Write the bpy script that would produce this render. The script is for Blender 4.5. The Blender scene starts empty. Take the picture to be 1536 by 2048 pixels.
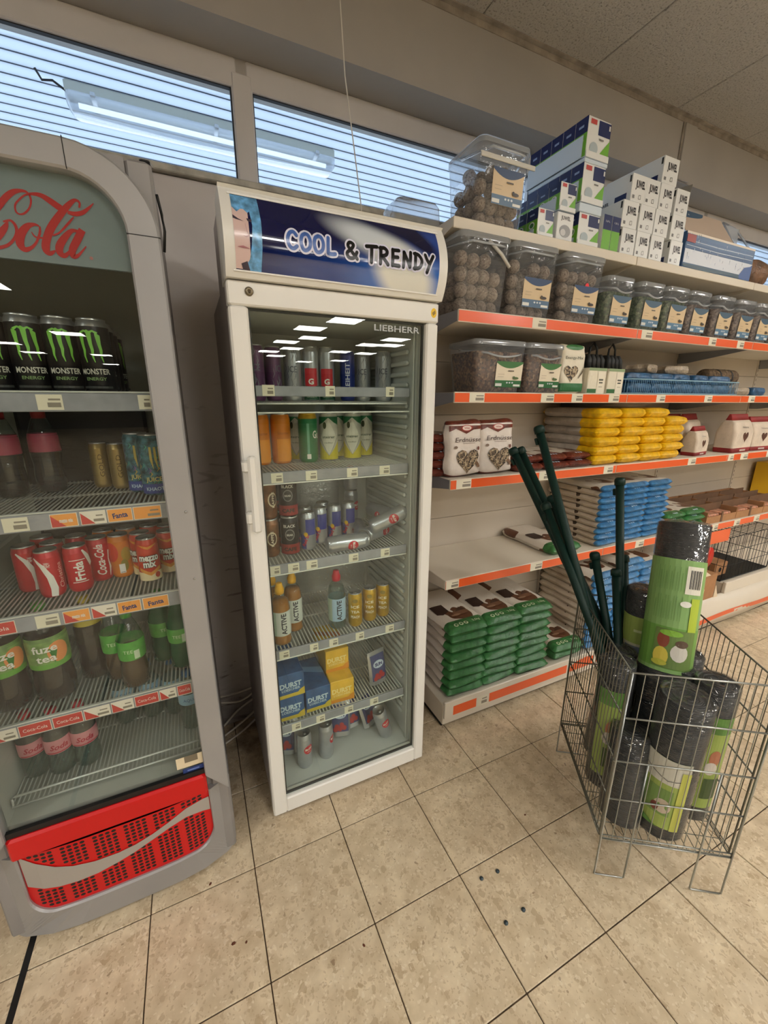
import bpy, math, random
from mathutils import Matrix, Vector
random.seed(7)
PI = math.pi
sc = bpy.context.scene
COL = sc.collection

# ------------------------------------------------------------------ camera
cam_d = bpy.data.cameras.new('camera'); cam = bpy.data.objects.new('camera', cam_d); COL.objects.link(cam)
cam_d.sensor_fit = 'HORIZONTAL'; cam_d.sensor_width = 36.0; cam_d.lens = 36.0 * 811.39 / 1536.0
cam_d.clip_start = 0.02; cam_d.clip_end = 100
cam.matrix_world = Matrix.Translation((-0.1135, -1.151, 1.4719)) @ Matrix.Rotation(-0.4362, 4, 'Z') @ Matrix.Rotation(1.2993, 4, 'X') @ Matrix.Rotation(0.0037, 4, 'Z')
sc.camera = cam
CAM = Vector((-0.1135, -1.151, 1.4719))

# ------------------------------------------------------------------ world, exposure
w = bpy.data.worlds.new('world'); sc.world = w; w.use_nodes = True
nt = w.node_tree; bg = nt.nodes['Background']
bg.inputs[0].default_value = (0.84, 0.90, 1.0, 1); bg.inputs[1].default_value = 3.0
sc.view_settings.view_transform = 'Standard'; sc.view_settings.look = 'None'
sc.view_settings.gamma = 1.0; sc.view_settings.use_curve_mapping = False
sc.view_settings.exposure = 0.0
sc.cycles.use_denoising = True
sc.cycles.max_bounces = 10; sc.cycles.transparent_max_bounces = 32; sc.cycles.diffuse_bounces = 4
sc.cycles.glossy_bounces = 4; sc.cycles.transmission_bounces = 6
sc.cycles.sample_clamp_indirect = 4.0
PANEL_POWER = 33.0

# ------------------------------------------------------------------ materials
def lin(c):
    return tuple(((v / 255) / 12.92 if v / 255 <= 0.04045 else ((v / 255 + 0.055) / 1.055) ** 2.4) for v in c) + (1.0,)
MATS = {}
def nodes_of(name):
    m = bpy.data.materials.new(name); m.use_nodes = True; MATS[name] = m
    return m, m.node_tree, m.node_tree.nodes['Principled BSDF']
def mat(name, col, rough=0.5, metal=0.0, var=0.0, scale=8.0, bump=0.0, bscale=60.0, spec=0.5, alpha=None, emit=0.0, coat=0.0, trans=0.0):
    if name in MATS: return name
    m, t, b = nodes_of(name)
    b.inputs['Roughness'].default_value = rough; b.inputs['Metallic'].default_value = metal
    b.inputs['Specular IOR Level'].default_value = spec; b.inputs['Base Color'].default_value = lin(col)
    if coat: b.inputs['Coat Weight'].default_value = coat; b.inputs['Coat Roughness'].default_value = 0.15
    tc = t.nodes.new('ShaderNodeTexCoord')
    if var:
        n = t.nodes.new('ShaderNodeTexNoise'); n.inputs['Scale'].default_value = scale; n.inputs['Detail'].default_value = 5
        r = t.nodes.new('ShaderNodeValToRGB'); t.links.new(tc.outputs['Object'], n.inputs['Vector']); t.links.new(n.outputs['Fac'], r.inputs[0])
        r.color_ramp.elements[0].position = 0.3; r.color_ramp.elements[1].position = 0.7
        c0 = lin([max(0, v * (1 - var)) for v in col]); c1 = lin([min(255, v * (1 + var * 0.6)) for v in col])
        r.color_ramp.elements[0].color = c0; r.color_ramp.elements[1].color = c1
        t.links.new(r.outputs[0], b.inputs['Base Color'])
    if bump:
        n2 = t.nodes.new('ShaderNodeTexNoise'); n2.inputs['Scale'].default_value = bscale; n2.inputs['Detail'].default_value = 4
        bp_ = t.nodes.new('ShaderNodeBump'); bp_.inputs['Strength'].default_value = bump; bp_.inputs['Distance'].default_value = 0.01
        t.links.new(tc.outputs['Object'], n2.inputs['Vector']); t.links.new(n2.outputs['Fac'], bp_.inputs['Height']); t.links.new(bp_.outputs[0], b.inputs['Normal'])
    if emit:
        b.inputs['Emission Color'].default_value = lin(col); b.inputs['Emission Strength'].default_value = emit
    if alpha is not None: b.inputs['Alpha'].default_value = alpha
    if trans: b.inputs['Transmission Weight'].default_value = trans
    return name
def nd(t, kind, **kw):
    n = t.nodes.new(kind)
    for k, v in kw.items(): setattr(n, k, v)
    return n
def thin(name, tint=(255, 255, 255), refl=0.04, diff=0.0, dcol=(230, 235, 240), rough=0.0, bump=0.0, bscale=30):
    """a thin clear sheet: see-through, with a mirror share that grows towards grazing, and some haze"""
    m, t, b = nodes_of(name); t.nodes.remove(b); out = t.nodes['Material Output']
    tr = nd(t, 'ShaderNodeBsdfTransparent'); tr.inputs[0].default_value = lin(tint)
    gl = nd(t, 'ShaderNodeBsdfGlossy'); gl.inputs['Roughness'].default_value = rough
    df = nd(t, 'ShaderNodeBsdfDiffuse'); df.inputs[0].default_value = lin(dcol)
    lw = nd(t, 'ShaderNodeLayerWeight'); lw.inputs[0].default_value = 0.5
    p = nd(t, 'ShaderNodeMath', operation='POWER'); p.inputs[1].default_value = 4.0
    mu = nd(t, 'ShaderNodeMath', operation='MULTIPLY_ADD'); mu.inputs[1].default_value = 1 - refl; mu.inputs[2].default_value = refl
    m0 = nd(t, 'ShaderNodeMixShader'); m0.inputs[0].default_value = diff
    m1 = nd(t, 'ShaderNodeMixShader')
    t.links.new(lw.outputs['Facing'], p.inputs[0]); t.links.new(p.outputs[0], mu.inputs[0]); t.links.new(mu.outputs[0], m1.inputs[0])
    t.links.new(tr.outputs[0], m0.inputs[1]); t.links.new(df.outputs[0], m0.inputs[2])
    t.links.new(m0.outputs[0], m1.inputs[1]); t.links.new(gl.outputs[0], m1.inputs[2]); t.links.new(m1.outputs[0], out.inputs[0])
    if bump:
        tc = nd(t, 'ShaderNodeTexCoord'); n2 = nd(t, 'ShaderNodeTexNoise'); n2.inputs['Scale'].default_value = bscale
        bb = nd(t, 'ShaderNodeBump'); bb.inputs['Strength'].default_value = bump; bb.inputs['Distance'].default_value = 0.01
        t.links.new(tc.outputs['Object'], n2.inputs['Vector']); t.links.new(n2.outputs['Fac'], bb.inputs['Height']); t.links.new(bb.outputs[0], gl.inputs['Normal'])
    return name
def speckle(name, base, spots, scale, thr=0.35, rough=0.6, bump=0.4):
    """grain, seed or pellet look: voronoi cells in several colours"""
    m, t, b = nodes_of(name)
    tc = nd(t, 'ShaderNodeTexCoord'); v = nd(t, 'ShaderNodeTexVoronoi'); v.inputs['Scale'].default_value = scale
    t.links.new(tc.outputs['Object'], v.inputs['Vector'])
    r = nd(t, 'ShaderNodeValToRGB'); r.color_ramp.interpolation = 'CONSTANT'
    cols = [base] + list(spots)
    r.color_ramp.elements[0].color = lin(cols[0]); r.color_ramp.elements[1].color = lin(cols[1]); r.color_ramp.elements[1].position = thr
    for i, c in enumerate(cols[2:]):
        e = r.color_ramp.elements.new(thr + (1 - thr) * (i + 1) / (len(cols) - 1)); e.color = lin(c)
    sp = nd(t, 'ShaderNodeSeparateColor'); t.links.new(v.outputs['Color'], sp.inputs[0]); t.links.new(sp.outputs[0], r.inputs[0])
    t.links.new(r.outputs[0], b.inputs['Base Color']); b.inputs['Roughness'].default_value = rough
    if bump:
        bb = nd(t, 'ShaderNodeBump'); bb.inputs['Strength'].default_value = bump; bb.inputs['Distance'].default_value = 0.004
        t.links.new(v.outputs['Distance'], bb.inputs['Height']); t.links.new(bb.outputs[0], b.inputs['Normal'])
    return name
def blotch(name, base, c1, c2, scale, lo=0.52, hi=0.6, rough=0.35, bump=0.3, coord='Object'):
    """printed bag: large blotches of two colours on a ground colour, plus film wrinkles"""
    m, t, b = nodes_of(name)
    tc = nd(t, 'ShaderNodeTexCoord')
    n = nd(t, 'ShaderNodeTexNoise'); n.inputs['Scale'].default_value = scale; n.inputs['Detail'].default_value = 1.5
    r = nd(t, 'ShaderNodeValToRGB'); r.color_ramp.interpolation = 'CONSTANT'
    r.color_ramp.elements[0].color = lin(base); r.color_ramp.elements[1].color = lin(c1); r.color_ramp.elements[1].position = lo
    e = r.color_ramp.elements.new(hi); e.color = lin(c2)
    t.links.new(tc.outputs[coord], n.inputs['Vector']); t.links.new(n.outputs['Fac'], r.inputs[0]); t.links.new(r.outputs[0], b.inputs['Base Color'])
    n2 = nd(t, 'ShaderNodeTexNoise'); n2.inputs['Scale'].default_value = 35; bb = nd(t, 'ShaderNodeBump'); bb.inputs['Strength'].default_value = bump; bb.inputs['Distance'].default_value = 0.01
    t.links.new(tc.outputs['Object'], n2.inputs['Vector']); t.links.new(n2.outputs['Fac'], bb.inputs['Height']); t.links.new(bb.outputs[0], b.inputs['Normal'])
    b.inputs['Roughness'].default_value = rough
    return name

# room
def floor_mat():
    m, t, b = nodes_of('terrazzo')
    geo = nd(t, 'ShaderNodeNewGeometry'); oi = nd(t, 'ShaderNodeObjectInfo')
    off = nd(t, 'ShaderNodeVectorMath', operation='MULTIPLY'); off.inputs[1].default_value = (37, 91, 53)
    add = nd(t, 'ShaderNodeVectorMath', operation='ADD')
    cmb = nd(t, 'ShaderNodeCombineXYZ')
    for i in range(3): t.links.new(oi.outputs['Random'], cmb.inputs[i])
    t.links.new(cmb.outputs[0], off.inputs[0]); t.links.new(geo.outputs['Position'], add.inputs[0]); t.links.new(off.outputs[0], add.inputs[1])
    def noise(s, d=4, src=add):
        n = nd(t, 'ShaderNodeTexNoise'); n.inputs['Scale'].default_value = s; n.inputs['Detail'].default_value = d
        t.links.new(src.outputs[0], n.inputs['Vector']); return n
    def ramp(src, pts, interp='LINEAR'):
        r = nd(t, 'ShaderNodeValToRGB'); r.color_ramp.interpolation = interp
        r.color_ramp.elements[0].position = pts[0][0]; r.color_ramp.elements[0].color = pts[0][1]
        r.color_ramp.elements[1].position = pts[1][0]; r.color_ramp.elements[1].color = pts[1][1]
        for p, c in pts[2:]:
            e = r.color_ramp.elements.new(p); e.color = c
        t.links.new(src, r.inputs[0]); return r
    def mix(f, a, b_):
        x = nd(t, 'ShaderNodeMix', data_type='RGBA')
        t.links.new(f, x.inputs[0])
        for s, i in ((a, 6), (b_, 7)):
            if isinstance(s, tuple): x.inputs[i].default_value = s
            else: t.links.new(s, x.inputs[i])
        return x.outputs[2]
    base = ramp(noise(22).outputs['Fac'], [(0.3, lin((204, 184, 152))), (0.7, lin((232, 214, 182)))])
    # warped voronoi chips of three sizes
    wn = noise(45, 3); wv = nd(t, 'ShaderNodeVectorMath', operation='MULTIPLY_ADD'); wv.inputs[1].default_value = (0.034, 0.034, 0.034)
    t.links.new(wn.outputs['Color'], wv.inputs[0]); t.links.new(add.outputs[0], wv.inputs[2])
    cur = base.outputs[0]
    W = (1, 1, 1, 1); B = (0, 0, 0, 1)
    for s, th, sel, colr in ((34, 0.40, 0.16, (178, 154, 120)), (62, 0.42, 0.28, (184, 160, 128)), (120, 0.40, 0.45, (188, 164, 132)), (85, 0.36, 0.45, (238, 224, 198)), (52, 0.24, 0.06, (116, 84, 58))):
        v = nd(t, 'ShaderNodeTexVoronoi'); v.inputs['Scale'].default_value = s; t.links.new(wv.outputs[0], v.inputs['Vector'])
        d = ramp(v.outputs['Distance'], [(th - 0.04, W), (th, B)])
        sp = nd(t, 'ShaderNodeSeparateColor'); t.links.new(v.outputs['Color'], sp.inputs[0])
        c = ramp(sp.outputs[0], [(sel - 0.01, W), (sel, B)])
        mm = nd(t, 'ShaderNodeMath', operation='MULTIPLY'); t.links.new(d.outputs[0], mm.inputs[0]); t.links.new(c.outputs[0], mm.inputs[1])
        m3 = nd(t, 'ShaderNodeMath', operation='MULTIPLY'); m3.inputs[1].default_value = 0.55; t.links.new(mm.outputs[0], m3.inputs[0])
        cur = mix(m3.outputs[0], cur, lin(colr))
    # dirt gathered along the wall and between the coolers
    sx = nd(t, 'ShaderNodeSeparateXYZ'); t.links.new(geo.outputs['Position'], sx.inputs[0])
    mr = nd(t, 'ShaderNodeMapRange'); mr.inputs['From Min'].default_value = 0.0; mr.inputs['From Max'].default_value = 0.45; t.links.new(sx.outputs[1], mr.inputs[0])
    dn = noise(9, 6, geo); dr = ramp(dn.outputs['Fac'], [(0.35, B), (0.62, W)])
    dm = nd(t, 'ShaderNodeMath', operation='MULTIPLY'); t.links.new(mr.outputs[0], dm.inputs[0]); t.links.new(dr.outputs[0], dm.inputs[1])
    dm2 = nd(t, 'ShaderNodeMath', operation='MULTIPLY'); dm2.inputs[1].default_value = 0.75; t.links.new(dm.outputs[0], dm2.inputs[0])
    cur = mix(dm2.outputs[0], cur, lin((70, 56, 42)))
    # faint scuffs
    gn = noise(3.0, 5, geo); gr = ramp(gn.outputs['Fac'], [(0.4, B), (0.75, (0.35, 0.35, 0.35, 1))])
    cur = mix(gr.outputs[0], cur, lin((150, 130, 104)))
    t.links.new(cur, b.inputs['Base Color'])
    rr = ramp(gn.outputs['Fac'], [(0.3, (0.22, 0.22, 0.22, 1)), (0.7, (0.42, 0.42, 0.42, 1))]); t.links.new(rr.outputs[0], b.inputs['Roughness'])
floor_mat()
mat('grout', (78, 62, 46), 0.9, var=0.3, scale=30)
def wall_mat():
    m, t, b = nodes_of('wall_plaster')
    geo = nd(t, 'ShaderNodeNewGeometry')
    n = nd(t, 'ShaderNodeTexNoise'); n.inputs['Scale'].default_value = 2.2; n.inputs['Detail'].default_value = 6
    t.links.new(geo.outputs['Position'], n.inputs['Vector'])
    r = nd(t, 'ShaderNodeValToRGB'); t.links.new(n.outputs['Fac'], r.inputs[0])
    r.color_ramp.elements[0].position = 0.3; r.color_ramp.elements[0].color = lin((182, 174, 170)); r.color_ramp.elements[1].position = 0.6; r.color_ramp.elements[1].color = lin((200, 194, 190))
    # scratches and smudges near the coolers
    mp = nd(t, 'ShaderNodeMapping'); mp.inputs['Scale'].default_value = (6, 6, 18); mp.inputs['Rotation'].default_value = (0, 0.5, 0)
    t.links.new(geo.outputs['Position'], mp.inputs[0]); n2 = nd(t, 'ShaderNodeTexNoise'); n2.inputs['Scale'].default_value = 1.3; n2.inputs['Detail'].default_value = 8; n2.inputs['Distortion'].default_value = 1.2
    t.links.new(mp.outputs[0], n2.inputs['Vector'])
    r2 = nd(t, 'ShaderNodeValToRGB'); t.links.new(n2.outputs['Fac'], r2.inputs[0])
    r2.color_ramp.elements[0].position = 0.60; r2.color_ramp.elements[0].color = (0, 0, 0, 1); r2.color_ramp.elements[1].position = 0.68; r2.color_ramp.elements[1].color = (0.6, 0.6, 0.6, 1)
    sx = nd(t, 'ShaderNodeSeparateXYZ'); t.links.new(geo.outputs['Position'], sx.inputs[0])
    mr = nd(t, 'ShaderNodeMapRange'); mr.inputs['From Min'].default_value = 1.9; mr.inputs['From Max'].default_value = 0.6; t.links.new(sx.outputs[2], mr.inputs[0])
    mm = nd(t, 'ShaderNodeMath', operation='MULTIPLY'); t.links.new(mr.outputs[0], mm.inputs[0]); t.links.new(r2.outputs[0], mm.inputs[1])
    x = nd(t, 'ShaderNodeMix', data_type='RGBA'); t.links.new(mm.outputs[0], x.inputs[0]); t.links.new(r.outputs[0], x.inputs[6]); x.inputs[7].default_value = lin((96, 80, 72))
    # grime rising from the floor
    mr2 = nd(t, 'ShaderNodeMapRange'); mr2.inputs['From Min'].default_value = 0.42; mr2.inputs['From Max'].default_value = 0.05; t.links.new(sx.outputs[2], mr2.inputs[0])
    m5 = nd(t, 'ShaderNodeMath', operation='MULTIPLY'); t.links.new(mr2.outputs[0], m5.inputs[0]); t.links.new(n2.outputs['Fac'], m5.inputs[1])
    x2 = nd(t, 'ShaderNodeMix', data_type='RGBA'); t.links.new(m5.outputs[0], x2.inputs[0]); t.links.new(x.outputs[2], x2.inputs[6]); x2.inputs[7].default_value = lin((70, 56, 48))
    t.links.new(x2.outputs[2], b.inputs['Base Color']); b.inputs['Roughness'].default_value = 0.75
wall_mat()
mat('plaster_upper', (166, 162, 157), 0.8, var=0.03, scale=3); mat('shop_far', (104, 100, 96), 0.8, var=0.3, scale=0.8)
def ceil_mat():
    m, t, b = nodes_of('ceiling_tile')
    geo = nd(t, 'ShaderNodeNewGeometry')
    n = nd(t, 'ShaderNodeTexNoise'); n.inputs['Scale'].default_value = 130; n.inputs['Detail'].default_value = 3; t.links.new(geo.outputs['Position'], n.inputs['Vector'])
    r = nd(t, 'ShaderNodeValToRGB'); t.links.new(n.outputs['Fac'], r.inputs[0])
    r.color_ramp.elements[0].position = 0.30; r.color_ramp.elements[0].color = lin((132, 129, 122)); r.color_ramp.elements[1].position = 0.46; r.color_ramp.elements[1].color = lin((176, 173, 167))
    t.links.new(r.outputs[0], b.inputs['Base Color']); b.inputs['Roughness'].default_value = 0.9
    bb = nd(t, 'ShaderNodeBump'); bb.inputs['Strength'].default_value = 0.8; bb.inputs['Distance'].default_value = 0.006; t.links.new(n.outputs['Fac'], bb.inputs['Height']); t.links.new(bb.outputs[0], b.inputs['Normal'])
ceil_mat()
mat('trim_dirty', (150, 142, 132), 0.7, var=0.2, scale=14)
mat('upvc', (206, 202, 200), 0.35, var=0.03, scale=5)
mat('gasket', (28, 30, 36), 0.6)
mat('sill_stone', (176, 172, 160), 0.6, var=0.15, scale=20)
thin('window_glass', (238, 245, 250), 0.05)
def canopy_mat():
    m, t, b = nodes_of('canopy_sheet'); t.nodes.remove(b); out = t.nodes['Material Output']
    tl = nd(t, 'ShaderNodeBsdfTranslucent'); df = nd(t, 'ShaderNodeBsdfDiffuse'); mx = nd(t, 'ShaderNodeMixShader'); mx.inputs[0].default_value = 0.3
    tl.inputs[0].default_value = (0.76, 0.81, 0.86, 1); df.inputs[0].default_value = (0.9, 0.93, 0.96, 1)
    t.links.new(tl.outputs[0], mx.inputs[1]); t.links.new(df.outputs[0], mx.inputs[2]); t.links.new(mx.outputs[0], out.inputs[0])
canopy_mat()
mat('canopy_joint', (70, 82, 104), 0.8)
mat('outdoor_paving', (150, 150, 146), 0.9, var=0.1)
mat('lamp_housing', (196, 198, 186), 0.5); thin('lamp_cover', (232, 238, 244), 0.08, 0.35, (240, 245, 250), 0.1); mat('lamp_tube', (245, 250, 255), 0.3, emit=2.0)
m_, t_, b_ = nodes_of('panel_light'); b_.inputs['Base Color'].default_value = (1, 1, 1, 1); b_.inputs['Emission Color'].default_value = (1.0, 0.975, 0.93, 1); b_.inputs['Emission Strength'].default_value = PANEL_POWER
mat('panel_rim', (225, 225, 222), 0.4)
# coolers
mat('cooler_silver', (162, 161, 160), 0.38, 0.3, var=0.03, scale=4)
mat('cooler_side', (146, 143, 141), 0.45, 0.2, var=0.05)
mat('cooler_inside', (176, 180, 172), 0.5)
mat('cooler_black', (16, 16, 16), 0.45)
mat('sign_panel', (122, 136, 141), 0.25)
mat('logo_red', (176, 14, 20), 0.35)
mat('kick_red', (205, 10, 14), 0.35); mat('kick_wave', (172, 166, 158), 0.4, 0.2)
thin('cooler_glass', (250, 252, 250), 0.035)
thin('fridge_glass', (250, 253, 250), 0.035)
mat('wire_grey', (206, 210, 204), 0.35, 0.3); mat('wire_white', (232, 234, 228), 0.35)
mat('strip_clear', (150, 152, 158), 0.25, var=0.08, scale=20); mat('tag_paper', (226, 220, 198), 0.6); mat('tag_ink', (140, 132, 118), 0.7)
mat('tag_orange', (238, 158, 70), 0.5); mat('tag_red', (196, 62, 56), 0.5); mat('tag_white', (236, 228, 214), 0.5); mat('tag_blue', (40, 60, 120), 0.5)
mat('fridge_white', (232, 230, 222), 0.35, var=0.02, scale=3); mat('fridge_grey', (160, 152, 148), 0.5, var=0.06, scale=3)
mat('fridge_liner', (198, 202, 198), 0.45); mat('lock_metal', (120, 110, 90), 0.35, 0.8); mat('sticker_yellow', (240, 196, 40), 0.5)
mat('brand_grey', (178, 182, 182), 0.4)
# prints
PC = {}
def P(r, g, b, rough=0.4):
    k = 'print_%02x%02x%02x' % (r, g, b)
    if k not in MATS: mat(k, (r, g, b), rough)
    return k
WHITE = P(236, 234, 226); BLACK = P(20, 20, 22); CREAM = P(232, 220, 196)
mat('can_lid', (190, 192, 192), 0.28, 0.9)
mat('alu', (196, 198, 200), 0.3, 0.85)
mat('shelf_cream', (222, 212, 194), 0.45, var=0.02, scale=3); mat('gondola_back', (206, 194, 176), 0.55, var=0.03, scale=2); mat('gondola_grey', (150, 152, 158), 0.45, 0.3)
mat('strip_orange', (238, 98, 44), 0.3, coat=0.4); mat('dark_gap', (24, 20, 16), 0.8)
thin('tub_clear', (240, 242, 244), 0.05, 0.10, (225, 228, 232), 0.06, 0.25, 40)
thin('tub_lid', (228, 232, 236), 0.07, 0.30, (230, 234, 238), 0.12)
thin('pet_clear', (240, 246, 243), 0.05, 0.02, (220, 228, 225), 0.03)
thin('film_clear', (240, 240, 240), 0.12, 0.05, (235, 235, 235), 0.12, 0.9, 45)
speckle('fat_ball', (160, 142, 124), [(146, 126, 108), (176, 158, 138), (124, 104, 88)], 200, 0.4, 0.8, 0.3)
speckle('peanuts', (120, 84, 60), [(92, 60, 44), (150, 116, 88), (60, 40, 34)], 120, 0.3)
speckle('green_pellets', (104, 122, 84), [(84, 104, 70), (130, 140, 104), (70, 86, 60)], 110, 0.3)
speckle('brown_pellets', (120, 96, 84), [(96, 74, 66), (150, 128, 112)], 110, 0.3)
speckle('mealworms', (150, 130, 104), [(52, 44, 36), (178, 160, 130), (96, 80, 60)], 150, 0.3)
mat('bag_green', (58, 116, 62), 0.35, var=0.22, scale=30, bump=0.5, bscale=40); mat('bag_blue', (66, 124, 172), 0.35, var=0.22, scale=30, bump=0.5, bscale=40)
mat('bag_yellow', (238, 186, 20), 0.4, var=0.16, scale=30, bump=0.5, bscale=40); mat('bag_brown', (110, 50, 36), 0.35, var=0.25, scale=30, bump=0.5, bscale=40)
mat('bag_grey', (186, 176, 164), 0.4, var=0.12, scale=25, bump=0.5, bscale=35)
blotch('bag_cream', (222, 212, 198), (222, 212, 198), (104, 66, 46), 9, 0.5, 0.62)
blotch('bag_stripe', (214, 200, 180), (206, 190, 170), (70, 56, 44), 16, 0.5, 0.66)
mat('paper_bag', (214, 198, 178), 0.7, var=0.08, scale=10, bump=0.3); mat('paper_red', (140, 34, 34), 0.6, var=0.15)
mat('cardboard', (170, 124, 84), 0.8, var=0.06, scale=14); mat('cardboard_dark', (112, 82, 58), 0.85, var=0.1, scale=12)
mat('netting', (24, 26, 26), 0.6, var=0.4, scale=60)
mat('post_green', (12, 42, 34), 0.5, spec=0.3); mat('galv', (176, 180, 176), 0.28, 0.85); mat('galv_dark', (112, 110, 98), 0.45, 0.6)
mat('pole_white', (220, 216, 206), 0.5)
def mesh_roll_mat():
    m, t, b = nodes_of('mesh_black')
    tc = nd(t, 'ShaderNodeTexCoord'); mp = nd(t, 'ShaderNodeMapping'); t.links.new(tc.outputs['Object'], mp.inputs[0])
    wv = nd(t, 'ShaderNodeTexWave'); wv.bands_direction = 'Z'; wv.inputs['Scale'].default_value = 65; wv.inputs['Distortion'].default_value = 1.5
    t.links.new(mp.outputs[0], wv.inputs[0])
    n = nd(t, 'ShaderNodeTexNoise'); n.inputs['Scale'].default_value = 90; t.links.new(tc.outputs['Object'], n.inputs['Vector'])
    mx = nd(t, 'ShaderNodeMath', operation='MULTIPLY'); t.links.new(wv.outputs['Fac'], mx.inputs[0]); t.links.new(n.outputs['Fac'], mx.inputs[1])
    r = nd(t, 'ShaderNodeValToRGB'); t.links.new(mx.outputs[0], r.inputs[0])
    r.color_ramp.elements[0].position = 0.2; r.color_ramp.elements[0].color = lin((26, 27, 28)); r.color_ramp.elements[1].position = 0.75; r.color_ramp.elements[1].color = lin((88, 90, 90))
    t.links.new(r.outputs[0], b.inputs['Base Color']); b.inputs['Roughness'].default_value = 0.4
    bb = nd(t, 'ShaderNodeBump'); bb.inputs['Strength'].default_value = 0.7; bb.inputs['Distance'].default_value = 0.004; t.links.new(mx.outputs[0], bb.inputs['Height']); t.links.new(bb.outputs[0], b.inputs['Normal'])
mesh_roll_mat()
def liquid(name, col, dens=0.75):
    m, t, b = nodes_of(name); t.nodes.remove(b); out = t.nodes['Material Output']
    tr = nd(t, 'ShaderNodeBsdfTransparent'); tr.inputs[0].default_value = lin(col)
    df = nd(t, 'ShaderNodeBsdfPrincipled'); df.inputs['Base Color'].default_value = lin(col); df.inputs['Roughness'].default_value = 0.08
    mx = nd(t, 'ShaderNodeMixShader'); mx.inputs[0].default_value = dens
    t.links.new(tr.outputs[0], mx.inputs[1]); t.links.new(df.outputs[0], mx.inputs[2]); t.links.new(mx.outputs[0], out.inputs[0])
    return name
liquid('tea_dark', (46, 27, 20), 0.85); liquid('tea_light', (96, 70, 48), 0.8); liquid('juice_orange', (190, 120, 40), 0.85); liquid('cola_dark', (34, 22, 22), 0.9); liquid('green_glass', (24, 96, 60), 0.7)

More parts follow.
